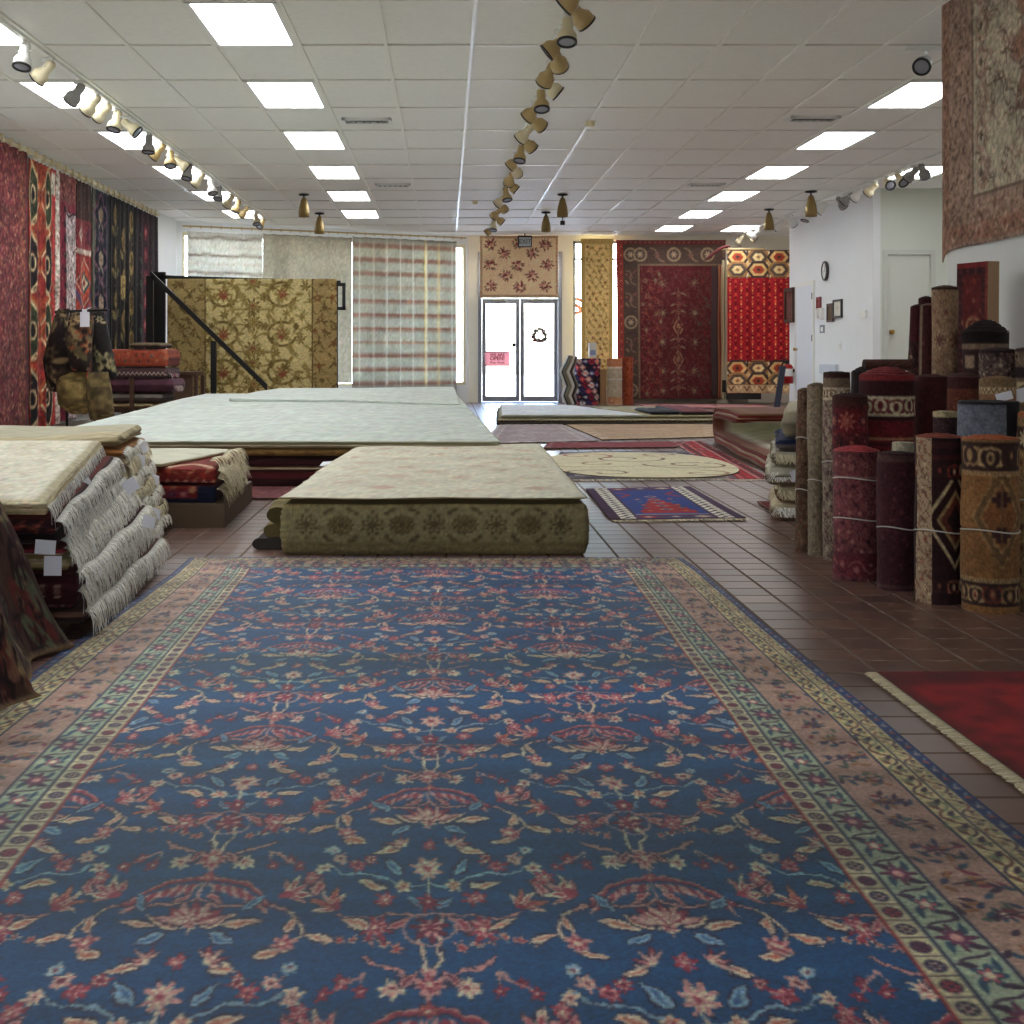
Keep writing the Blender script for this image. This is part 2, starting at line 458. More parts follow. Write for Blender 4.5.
# ceiling: suspended tiles, each sagging a little
def ceil_mat():
    m, nt, b = newmat('ceiling_tile')
    tc = _n(nt, 'ShaderNodeTexCoord'); no = _n(nt, 'ShaderNodeTexNoise'); no.inputs['Scale'].default_value = 22; no.inputs['Detail'].default_value = 6
    nt.links.new(tc.outputs['Object'], no.inputs['Vector'])
    mr = _n(nt, 'ShaderNodeMapRange'); mr.inputs[3].default_value = .92; mr.inputs[4].default_value = 1.06
    nt.links.new(no.outputs['Fac'], mr.inputs[0])
    mx = _n(nt, 'ShaderNodeVectorMath', operation='SCALE'); mx.inputs[0].default_value = tuple(lin(rgb((230, 229, 222))))
    nt.links.new(mr.outputs[0], mx.inputs['Scale']); nt.links.new(mx.outputs[0], b.inputs['Base Color'])
    b.inputs['Roughness'].default_value = .62; b.inputs['Specular IOR Level'].default_value = .4
    bp = _n(nt, 'ShaderNodeBump'); bp.inputs['Strength'].default_value = .2; bp.inputs['Distance'].default_value = .006
    nt.links.new(no.outputs['Fac'], bp.inputs['Height']); nt.links.new(bp.outputs[0], b.inputs['Normal'])
    return m
xs = [.184-.61*k for k in range(9, 0, -1)]+[.184+.585*k for k in range(0, 13)]
xs = [x for x in xs if x > -4.8]
ys = [9.57+1.22*k for k in range(-12, 14)]
LIGHTS = []          # (column, row index)
def row_of(y): return int(round((y-9.57)/1.22))
col1 = xs.index(min(xs, key=lambda x: abs(x+3.476))); col2 = xs.index(min(xs, key=lambda x: abs(x+1.646)))
colR = xs.index(min(xs, key=lambda x: abs(x-3.69))); colS = xs.index(min(xs, key=lambda x: abs(x-5.45)))
rows_on = [-5, -3, -1, 1, 3, 5, 7, 9, 11]
for r_ in rows_on:
    LIGHTS.append((col1, r_)) if r_ <= 9 else None
    LIGHTS.append((col2, r_)) if r_ <= 9 else None
    if r_ >= -1: LIGHTS.append((colR, r_))
LIGHTS += [(colS, 5), (colS-1, 11)]
mb = MB(); rr = np.random.default_rng(3)
lit = set(LIGHTS)
for i in range(len(xs)-1):
    for j in range(len(ys)-1):
        k = j-12
        if (i, k) in lit: continue
        x0, x1, y0, y1 = xs[i], xs[i+1], ys[j], ys[j+1]
        g = np.zeros((4, 4, 3)); u = np.linspace(0, 1, 4)
        g[..., 0] = x0+(x1-x0)*u[:, None]; g[..., 1] = y0+(y1-y0)*u[None, :]
        sag = .006+.008*rr.random()
        t = rr.normal(size=2)*.002
        g[..., 2] = CEIL-sag*np.sin(PI*u)[:, None]*np.sin(PI*u)[None, :]+t[0]*(u[:, None]-.5)+t[1]*(u[None, :]-.5)
        mb.grid(g, flip=True)
mb.box((-4.7, -5.3, CEIL+.12), (7.5, 25.4, CEIL+.2))
ceiling = structure(mb.build('ceiling', ceil_mat(), keep=True))
GRIDM = plain('grid_bar_paint', (222, 220, 210), .32, amp=.03, spec=.6)
mb = MB()
for x in xs: mb.box((x-.013, ys[0], CEIL-.014), (x+.013, 25.0, CEIL+.01))
for y in ys: mb.box((-4.45, y-.012, CEIL-.012), (7.2, y+.012, CEIL+.01))
structure(mb.build('grid', GRIDM, parent=ceiling, smooth=False))

def wallbox(name, boxes, mat=WALLM, label=None):
    mb = MB()
    for lo, hi in boxes: mb.box(lo, hi)
    return structure(mb.build(name, mat, keep=True, smooth=False))
TOP = CEIL+.1
wallbox('wall_left', [((XL-.15, -5.2, 0), (XL, 22.3, TOP))])
wallbox('wall_front', [((-4.6, -5.2, 0), (7.4, -5.0, .5)), ((-4.6, -5.2, 2.7), (7.4, -5.0, TOP)), ((-4.6, -5.2, .5), (-3.6, -5.0, 2.7)), ((2.6, -5.2, .5), (7.4, -5.0, 2.7))])
wallbox('wall_partition', [((XP, -5.0, 0), (XP+.14, 8.41, TOP))])
wallbox('wall_right', [((XR, -5.0, 0), (XR+.15, 25.2, TOP))])
wallbox('wall_office_side', [((5.67, 17.9, 0), (5.77, 22.25, TOP))])
# closet door in the wall that faces us
dx0, dx1 = xat(887.5, 17.9), xat(930.5, 17.9); dzt = zat(254.5, 17.9)
wallbox('wall_office_front', [((5.77, 17.9, 0), (dx0, 18.0, TOP)), ((dx1, 17.9, 0), (XR, 18.0, TOP)), ((dx0, 17.9, dzt), (dx1, 18.0, TOP))], WALLG)
wallbox('wall_office_back', [((5.77, 22.15, 0), (XR, 22.25, TOP))])
DW = {'d': (.593, 2.15, 2.80), 'w': (2.355, 3.24, .33, 3.0)}
Yb = 25.0
wallbox('wall_back', [((.40, Yb, 0), (.593, Yb+.2, TOP)), ((.593, Yb, 2.80), (2.15, Yb+.2, TOP)), ((2.15, Yb, 0), (2.355, Yb+.2, TOP)),
                      ((2.355, Yb, 0), (3.24, Yb+.2, .33)), ((2.355, Yb, 3.0), (3.24, Yb+.2, TOP)), ((3.24, Yb, 0), (XR, Yb+.2, TOP))],
        plain('painted_wall_warm', (240, 234, 216), .75, amp=.03, scale=3))
A2, B2 = np.array([XL, 22.25]), np.array([.41, 25.0]); LEN = float(np.linalg.norm(B2-A2)); D2 = (B2-A2)/LEN; N2 = np.array([D2[1], -D2[0]])
def wp(s, off, z):   # point on the slanting shop-window wall, off metres into the room
    p = A2+D2*s+N2*off; return np.array([p[0], p[1], z])
def sbox(mb, s0, s1, o0, o1, z0, z1, col=None):
    return mb.obox(wp(s0, o0, z0), wp(s1, o0, z0)-wp(s0, o0, z0), wp(s0, o1, z0)-wp(s0, o0, z0), (0, 0, z1-z0), col)
def spx(px, off=0.0):   # distance along the slanting wall for an image column
    k = (px-VX)/F; o = A2+N2*off
    return float((k*o[1]-o[0])/(D2[0]-k*D2[1]))
WS0, WS1, WZ0, WZ1 = .10, LEN-.04, .33, 2.92
mb = MB()
sbox(mb, 0, WS0, 0, -.2, 0, TOP); sbox(mb, WS1, LEN, 0, -.2, 0, TOP); sbox(mb, WS0, WS1, 0, -.2, 0, WZ0); sbox(mb, WS0, WS1, 0, -.2, WZ1, TOP)
structure(mb.build('wall_back_left', WALLM, keep=True, smooth=False))
# windows
mb = MB(); w = .05
for a, b_ in ((WS0, WS0+w), (WS1-w, WS1), (1.85, 1.85+w), (3.7, 3.7+w)): sbox(mb, a, b_, -.02, -.1, WZ0, WZ1)
for a, b_ in ((WZ0, WZ0+w), (WZ1-w, WZ1)): sbox(mb, WS0, WS1, -.02, -.1, a, b_)
win1 = structure(mb.build('window_1', CREAMP, keep=True, smooth=False))
mb = MB(); sbox(mb, WS0+.02, WS1-.02, -.055, -.063, WZ0+.02, WZ1-.02); structure(mb.build('pane', GLASS, parent=win1, smooth=False))
mb = MB(); x0, x1, z0, z1 = DW['w']
for a, b_ in ((x0, x0+w), (x1-w, x1)): mb.box((a, Yb+.03, z0), (b_, Yb+.1, z1))
for a, b_ in ((z0, z0+w), (z1-w, z1), (zat(260, Yb), zat(258, Yb))): mb.box((x0, Yb+.03, a), (x1, Yb+.1, b_))
win2 = structure(mb.build('window_2', ALU, keep=True, smooth=False))
mb = MB(); mb.box((x0+.02, Yb+.06, z0+.02), (x1-.02, Yb+.068, z1-.02)); structure(mb.build('pane', GLASS, parent=win2, smooth=False))
# unseen window added behind the camera to let daylight in as fill
mb = MB()
for a, b_ in ((-3.6, -3.54), (-.53, -.47), (2.54, 2.6)): mb.box((a, -5.12, .5), (b_, -5.06, 2.7))
for a, b_ in ((.5, .56), (2.64, 2.7)): mb.box((-3.6, -5.12, a), (2.6, -5.06, b_))
win_fill = structure(mb.build('window_fill', ALU, keep=True, smooth=False))
mb = MB(); mb.box((-3.58, -5.095, .52), (2.58, -5.087, 2.68)); structure(mb.build('pane', TINTED, parent=win_fill, smooth=False))  # tint dims the daylight coming through this added window

# glass double door with transom
x0, x1, zt = DW['d']; zd = zat(297, Yb)
mb = MB()
mb.box((x0, Yb-.03, 0), (x0+.07, Yb+.1, zt)); mb.box((x1-.07, Yb-.03, 0), (x1, Yb+.1, zt))
mb.box((x0+.07, Yb-.028, zd-.02), (x1-.07, Yb+.098, zd+.07)); mb.box((x0+.07, Yb-.028, zt-.06), (x1-.07, Yb+.098, zt)); mb.box((x0+.07, Yb-.02, 0), (x1-.07, Yb+.098, .012))
door1 = structure(mb.build('door_1', ALU, keep=True, smooth=False))
mb = MB(); mb.box((x0+.06, Yb+.04, zd+.06), (x1-.06, Yb+.048, zt-.05)); structure(mb.build('transom_pane', GLASS, parent=door1, smooth=False))
xm = xat(520, Yb)
for a, b_ in ((x0+.075, xm-.004), (xm+.004, x1-.075)):
    mb = MB(); t = .075
    mb.box((a, Yb, .02), (a+t, Yb+.045, zd-.03)); mb.box((b_-t, Yb, .02), (b_, Yb+.045, zd-.03))
    mb.box((a+t, Yb+.001, .02), (b_-t, Yb+.044, .12)); mb.box((a+t, Yb+.001, zd-.12), (b_-t, Yb+.044, zd-.03))
    lf = structure(mb.build('door_leaf', ALU, parent=door1, smooth=False))
    mb = MB(); mb.box((a+t-.01, Yb+.02, .1), (b_-t+.01, Yb+.028, zd-.1)); structure(mb.build('pane', GLASS, parent=lf, smooth=False))
    mb = MB(); z = zat(352, Yb); mb.tube([(a+t*.5, Yb-.05, z), (b_-t*.5, Yb-.05, z)], .012, 8)
    for q in (a+t*.5, b_-t*.5): mb.tube([(q, Yb-.05, z), (q, Yb+.01, z)], .012, 8)
    structure(mb.build('push_bar', STEEL, parent=lf))
    mb = MB(); xc = a+t+.12; mb.box((xc, Yb-.06, zd-.09), (xc+.24, Yb, zd-.04)); mb.obox((xc+.1, Yb-.05, zd-.04), (.02, 0, 0), (0, .02, 0), (-.04, 0, .14))
    structure(mb.build('door_closer', STEEL, parent=lf, smooth=False))
mb = MB(); mb.box((xat(512, Yb), Yb-.02, zat(347, Yb)), (xat(515.5, Yb), Yb, zat(343, Yb)))
structure(mb.build('lock', BLACKM, parent=door1, smooth=False))

# closet door and office door
mb = MB(); mb.box((dx0+.004, 17.925, .01), (dx1-.004, 17.965, dzt-.006))
door2 = structure(mb.build('door_2', plain('door_paint', (214, 216, 206), .5, amp=.02), keep=True, smooth=False))
mb = MB(); zk = zat(332, 17.9); mb.lathe([(.0, .075), (.022, .072), (.03, .055), (.026, .035), (.012, .028), (.012, .01), (.03, .008), (.03, 0)], 16, (dx0+.06, 17.925, zk), (0, -1, 0))
structure(mb.build('door_knob', BRASS, parent=door2))
mb = MB(); c_ = .06
mb.box((dx0-c_, 17.88, 0), (dx0, 17.9, dzt+c_)); mb.box((dx1, 17.88, 0), (dx1+c_, 17.9, dzt+c_)); mb.box((dx0, 17.88, dzt), (dx1, 17.9, dzt+c_))
structure(mb.build('trim_1', plain('door_trim', (204, 206, 196), .5, amp=.02), keep=True, smooth=False))
def oy(px): return 5.67*F/(px-VX)      # depth on the office side wall for an image column
def sidebox(mb, pxa, pxb, pya, pyb, d0, d1):
    ya, yb = oy(pxa), oy(pxb); ym = (ya+yb)/2
    mb.box((5.67-d1, min(ya, yb), zat(max(pya, pyb), ym)), (5.67-d0, max(ya, yb), zat(min(pya, pyb), ym)))
ya, yb = oy(797), oy(813.5); zt3 = zat(286.5, oy(805))
mb = MB(); mb.box((5.655, yb, .01), (5.668, ya, zt3))
door3 = structure(mb.build('door_3', plain('door_paint_white', (226, 230, 236), .5, amp=.02), keep=True, smooth=False))
mb = MB(); mb.lathe([(0, .07), (.025, .06), (.028, .045), (.012, .03), (.012, 0)], 14, (5.655, ya-.07, .98), (-1, 0, 0)); structure(mb.build('door_knob', BRASS, parent=door3))
mb = MB()
for z in (.3, 1.1, 1.75): mb.box((5.645, yb-.01, z), (5.656, yb+.03, z+.1))
structure(mb.build('hinge', STEEL, parent=door3, smooth=False))
mb = MB(); mb.box((5.65, yb-.07, 0), (5.67, yb, zt3+.07)); mb.box((5.65, ya, 0), (5.67, ya+.07, zt3+.07)); mb.box((5.65, yb, zt3+.0005), (5.67, ya, zt3+.07))
structure(mb.build('trim_2', WHITE, keep=True, smooth=False))
# baseboards
BB = plain('baseboard_paint', (150, 140, 126), .6, amp=.05)
mb = MB(); mb.box((XL, 13, 0), (XL+.015, 22.2, .1)); structure(mb.build('baseboard_left', BB, keep=True, smooth=False))
mb = MB(); mb.box((3.26, Yb-.015, 0), (5.6, Yb, .1)); structure(mb.build('baseboard_back', BB, keep=True, smooth=False))
# outside: pale paving and a sky
mb = MB(); mb.box((-14, 25.2, -.12), (20, 60, -.02)); structure(mb.build('pavement', plain('concrete', (205, 203, 196), .9, amp=.05, scale=2), keep=True, smooth=False))
mb = MB(); mb.box((-14, -30, -.12), (14, -5.2, -.02)); structure(mb.build('pavement', plain('concrete_front', (190, 188, 180), .9, amp=.05, scale=2), keep=True, smooth=False))
w_ = bpy.data.worlds.new('World'); bpy.context.scene.world = w_; w_.use_nodes = True
nt = w_.node_tree; bg = nt.nodes['Background']
sky = _n(nt, 'ShaderNodeTexSky'); sky.sky_type = 'NISHITA'; sky.sun_disc = False; sky.sun_elevation = math.radians(55); sky.sun_rotation = math.radians(200); sky.air_density = 1; sky.dust_density = 2.5; sky.ozone_density = 1
nt.links.new(sky.outputs[0], bg.inputs[0]); bg.inputs[1].default_value = 4.6

# ------------------------------------------------------------------ ceiling fittings
FRM = plain('troffer_frame', (225, 225, 220), .5, amp=.02)
cname = {col1: 'the far-left column', col2: 'the column left of the middle track', colR: 'the column before the pink wall rug', colS: 'above the right track', colS-1: 'above the right track'}
first = None; cnt = {}
for (i, k) in sorted(LIGHTS, key=lambda t: (t[0], t[1])):
    x0, x1 = xs[i], xs[i+1]; y0, y1 = 9.57+1.22*k, 9.57+1.22*(k+1)
    if y1 < 9 and k not in (-1,) and k > -30: vis = False
    else: vis = True
    xc, yc = (x0+x1)/2, (y0+y1)/2
    hw, hl = (x1-x0)/2-.014, .596
    if vis:
        q = cnt.get(i, 0); cnt[i] = q+1
        if i in (colS, colS-1): lab = 'white ceiling light panel above the right track, ' + ('close to the office wall' if i == colS else 'far off by the back wall')
        else: lab = 'white ceiling light panel, %s one along %s' % (ordw(q) if q else 'nearest', cname[i])
    else:
        lab = 'white ceiling light panel above the camera, in ' + cname[i].replace('the column ','column ')
    t = thing('ceiling_light', lab, 'ceiling light', (xc, yc, CEIL-.01), 'ceiling light panels' if vis else 'ceiling light panels overhead in ' + cname[i])
    mb = MB(); e = .033
    for lo, hi in (((-hw, -hl), (-hw+e, hl)), ((hw-e, -hl), (hw, hl)), ((-hw, -hl), (hw, -hl+e)), ((-hw, hl-e), (hw, hl))):
        mb.box((xc+lo[0], yc+lo[1], CEIL-.016), (xc+hi[0], yc+hi[1], CEIL+.06))
    mb.build('frame', FRM, parent=t, smooth=False)
    mb = MB(); mb.box((xc-hw+e, yc-hl+e, CEIL-.006), (xc+hw-e, yc+hl-e, CEIL+.02)); mb.build('diffuser', PANEL, parent=t, smooth=False)
# air vents
def vent(x, y, lab, w=.46, l=.22):
    t = thing('ceiling_vent', lab, 'air vent', (x, y, CEIL-.01), 'ceiling air vents')
    mb = MB(); e = .03
    for lo, hi in (((-w/2, -l/2), (-w/2+e, l/2)), ((w/2-e, -l/2), (w/2, l/2)), ((-w/2, -l/2), (w/2, -l/2+e)), ((-w/2, l/2-e), (w/2, l/2))):
        mb.box((x+lo[0], y+lo[1], CEIL-.03), (x+hi[0], y+hi[1], CEIL-.005))
    mb.build('frame', FRM, parent=t, smooth=False)
    mb = MB(); mb.box((x-w/2+e, y-l/2+e, CEIL-.012), (x+w/2-e, y+l/2-e, CEIL-.008)); mb.build('duct', DARK, parent=t, smooth=False)
    mb = MB()
    for q in range(6):
        u = x-w/2+e+(w-2*e)*(q+.5)/6
        mb.obox((u-.012, y-l/2+e, CEIL-.028), (.004, 0, 0), (0, l-2*e, 0), (.018, 0, .016))
    mb.build('louvre', plain('vent_slat', (96, 92, 86), .5) if 'vent_slat' not in bpy.data.materials else bpy.data.materials['vent_slat'], parent=t, smooth=False)
vm = CEIL-H
for px, py, lab in ((367, 119, 'nearer louvred air vent left of the middle track'), (393, 184, 'farther louvred air vent left of the middle track'),
                    (813, 117, 'nearer louvred air vent right of the middle track, beside the right light panels'), (706, 183.5, 'farther louvred air vent right of the middle track, near the back')):
    Y = F*vm/(VY-py); vent(xat(px, Y), Y, lab)
# smoke detectors
for px, py, r, lab in ((590, 120, .045, 'small white smoke detector on the grid bar right of the middle track'), (475, 200, .04, 'small grey sensor on the ceiling left of the middle track')):
    Y = F*vm/(VY-py); z = CEIL-.014
    mb = MB(); mb.lathe([(0, -.05), (r*.8, -.048), (r, -.035), (r, -.012), (r*1.15, -.01), (r*1.15, 0)], 20, (xat(px, Y), Y, z), (0, 0, 1))
    tag(mb.build('smoke_detector', CREAMP), lab, 'smoke detector')

# bell-shaped ceiling spots
bells = [(304, 193, 216, 'bell-shaped bronze ceiling spot above the striped window curtain, higher of two'), (319.5, 212, 233, 'bell-shaped bronze ceiling spot above the plain curtain, lower of two'),
         (546, 211, 231, 'bell-shaped bronze ceiling spot right above the glass door, lower of two'), (562.5, 193, 216, 'bell-shaped bronze ceiling spot with a small box hanging beneath it'),
         (769, 208, 229, 'bell-shaped bronze ceiling spot before the red and cream hanging rug'), (811, 190, 215.5, 'bell-shaped bronze ceiling spot against the white office wall')]
for px, pt, pb, lab in bells:
    Y = F*(vm-.0)/(VY-pt); x = xat(px, Y); L = (pb-pt)*Y/F; r = L*.24
    t = thing('ceiling_spot', lab, 'ceiling spot', (x, Y, CEIL-.014), 'bell-shaped ceiling spots')
    z = CEIL-.014
    mb = MB(); mb.lathe([(0, 0), (r*.95, 0), (r*.95, -.02), (r*.2, -.03), (0, -.03)], 20, (x, Y, z)); mb.build('canopy', BLACKM, parent=t)
    mb = MB(); mb.tube([(x, Y, z-.02), (x, Y, z-L*.2)], .012, 8); mb.build('stem', BLACKM, parent=t)
    mb = MB(); mb.lathe([(.0, -L*.16), (r*.35, -L*.17), (r*.55, -L*.3), (r*.85, -L*.55), (r, -L*.8), (r*1.0, -L), (r*.9, -L), (r*.85, -L*.8), (0, -L*.7)], 24, (x, Y, z)); mb.build('shade', KHAKI, parent=t)
    if px == 562.5:
        mb = MB(); mb.tube([(x, Y, z-L*.9), (x, Y, z-L*1.2)], .006, 6); mb.box((x-.03, Y-.03, z-L*1.35), (x+.03, Y+.03, z-L*1.17)); mb.build('hanging_box', DARK, parent=t, smooth=False)

# ------------------------------------------------------------------ track lights
def track(name, x, y0, y1, lab):
    mb = MB(); mb.box((x-.018, y0, CEIL-.035), (x+.018, y1, CEIL-.014))
    return tag(mb.build('light_track', WHITE, smooth=False), lab, 'light track')
track('t', -2.90, 8.0, 22.3, 'white light track along the left side of the ceiling')
track('t', .769, 5.0, 24.0, 'white light track along the middle of the ceiling')
track('t', 5.36, 13.5, 24.6, 'white light track along the right side, by the white office wall')
track('t', 3.42, 9.55, 9.65, 'short white light track near the pink wall rug') if False else None
mb = MB(); mb.box((xat(906, 9.6), 9.58, CEIL-.04), (xat(944, 9.6), 9.62, CEIL-.014)); tag(mb.build('light_track', WHITE, smooth=False), 'short white light track near the pink wall rug', 'light track')
PROT = {}
def spot(tone, tilt):
    key = (tone, tilt)
    if key in PROT: return PROT[key]
    bm_ = {'cream': CREAMP, 'tan': TANP, 'grey': GREYP, 'white': WHITE}[tone]
    t = thing('track_spotlight', 'x', 'spotlight', (0, 0, 0), 'spotlights on the ceiling tracks')
    mb = MB(); mb.box((-.016, -.045, -.03), (.016, .045, -.002)); mb.tube([(0, 0, -.028), (0, 0, -.075)], .007, 8)
    mb.tube([(-.05, 0, -.075), (.05, 0, -.075)], .006, 8); mb.build('mount', WHITE, parent=t)
    d = np.array([0, math.sin(tilt), -math.cos(tilt)]); o = np.array([0, 0, -.075])-d*.02
    mb = MB(); mb.lathe([(0, -.035), (.026, -.034), (.036, -.02), (.037, .055), (.04, .062), (.056, .085), (.062, .095), (.064, .145), (.058, .145), (.056, .1)], 24, o, d); body = mb.build('lamp_body', bm_, parent=t)
    mb = MB(); mb.lathe([(.0655, .14), (.0655, .152), (.05, .152), (.05, .14)], 24, o, d); mb.build('rim', DARK, parent=body)
    mb = MB(); mb.lathe([(.052, .143), (.04, .147), (.0, .149)], 24, o, d); mb.build('lens', LENS, parent=body)
    PROT[key] = t; t['_used'] = 0; return t
USED = set()
def put_spot(x, y, z, tone, tilt, rz, lab):
    p = spot(tone, tilt)
    if (tone, tilt) not in USED:
        USED.add((tone, tilt)); p.location = (x, y, z); p.rotation_euler = (0, 0, rz); p['label'] = lab
    else:
        p = dup(p, (x, y, z), rz, lab)
    if '_used' in p: del p['_used']
ZT = CEIL-.035
left = [(25, 'white', .35, 2.9), (48, 'cream', .9, 1.2), (79, 'grey', .9, 1.0), (95, 'cream', .9, 1.1), (106, 'cream', 1.1, 1.0), (117, 'cream', .35, 2.6), (127, 'cream', .9, 4.6), (149, 'grey', .15, 3.0), (161, 'tan', .9, 1.3),
        (170.5, 'tan', .35, 3.3), (178, 'cream', .9, 5.0), (189, 'grey', .35, 2.6), (201, 'cream', .9, 1.2), (211, 'white', .35, 3.8), (219, 'grey', .35, 2.9), (231, 'cream', .9, .9), (238, 'tan', .35, 2.0), (246, 'tan', .9, 1.0), (256, 'cream', .35, 3.6), (263, 'tan', .9, 2.6)]
for q, (px, tone, tl, rz) in enumerate(left):
    Y = F*2.9/(VX-px); put_spot(-2.90, Y, ZT, tone, tl, rz, '%s spotlight on the left ceiling track, %s from its near end' % (tone, ordw(q) if q else 'first'))
mid = []
_r = np.random.default_rng(44); _y = -6.0; _k = 0
while _y < 234:
    mid.append((_y, ('tan', 'tan', 'cream', 'tan')[_k % 4], (.9, .9, .35, .9, 1.1)[_k % 5], (.7, 5.2, 2.9, 1.1, 5.7, .3, 5.0, 3.5, .9, 5.5)[_k % 10]+.3*_r.normal()))
    _y += max(5.0, 17.0-.052*max(_y, 0)); _k += 1
for q, (py, tone, tl, rz) in enumerate(mid):
    Y = F*(ZT-H-.09)/(VY-py); w = np.array([0.0])
    lab = '%s spotlight on the middle ceiling track, %s from its near end' % (tone, ordw(q) if q else 'first')
    put_spot(.769, Y, ZT, tone, tl, rz, lab)
right = [(922, 'grey', .9, 5.6), (914.5, 'grey', .9, .6), (899, 'cream', .9, 3.4), (887, 'cream', 1.1, 3.2), (874, 'cream', .9, .7), (860, 'white', .9, .6), (850, 'grey', .9, .8), (839.5, 'grey', .9, 5.4), (825, 'white', .9, .9), (807, 'white', .35, 2), (790.5, 'white', .9, 5.5), (780, 'white', .9, 1), (757, 'white', .9, .8), (750, 'cream', .9, 5), (742, 'cream', .9, .7), (735, 'white', .9, 5.3), (729, 'cream', .35, 2)]
for q, (px, tone, tl, rz) in enumerate(right):
    Y = F*5.36/(px-VX); put_spot(5.36, Y, ZT, tone, tl, rz, '%s spotlight on the right ceiling track, %s from its near end' % (tone, ordw(q) if q else 'first'))
put_spot(xat(925, 9.6), 9.6, CEIL-.04, 'grey', 1.1, 2.6, 'single grey spotlight on the short track beside the pink wall rug')
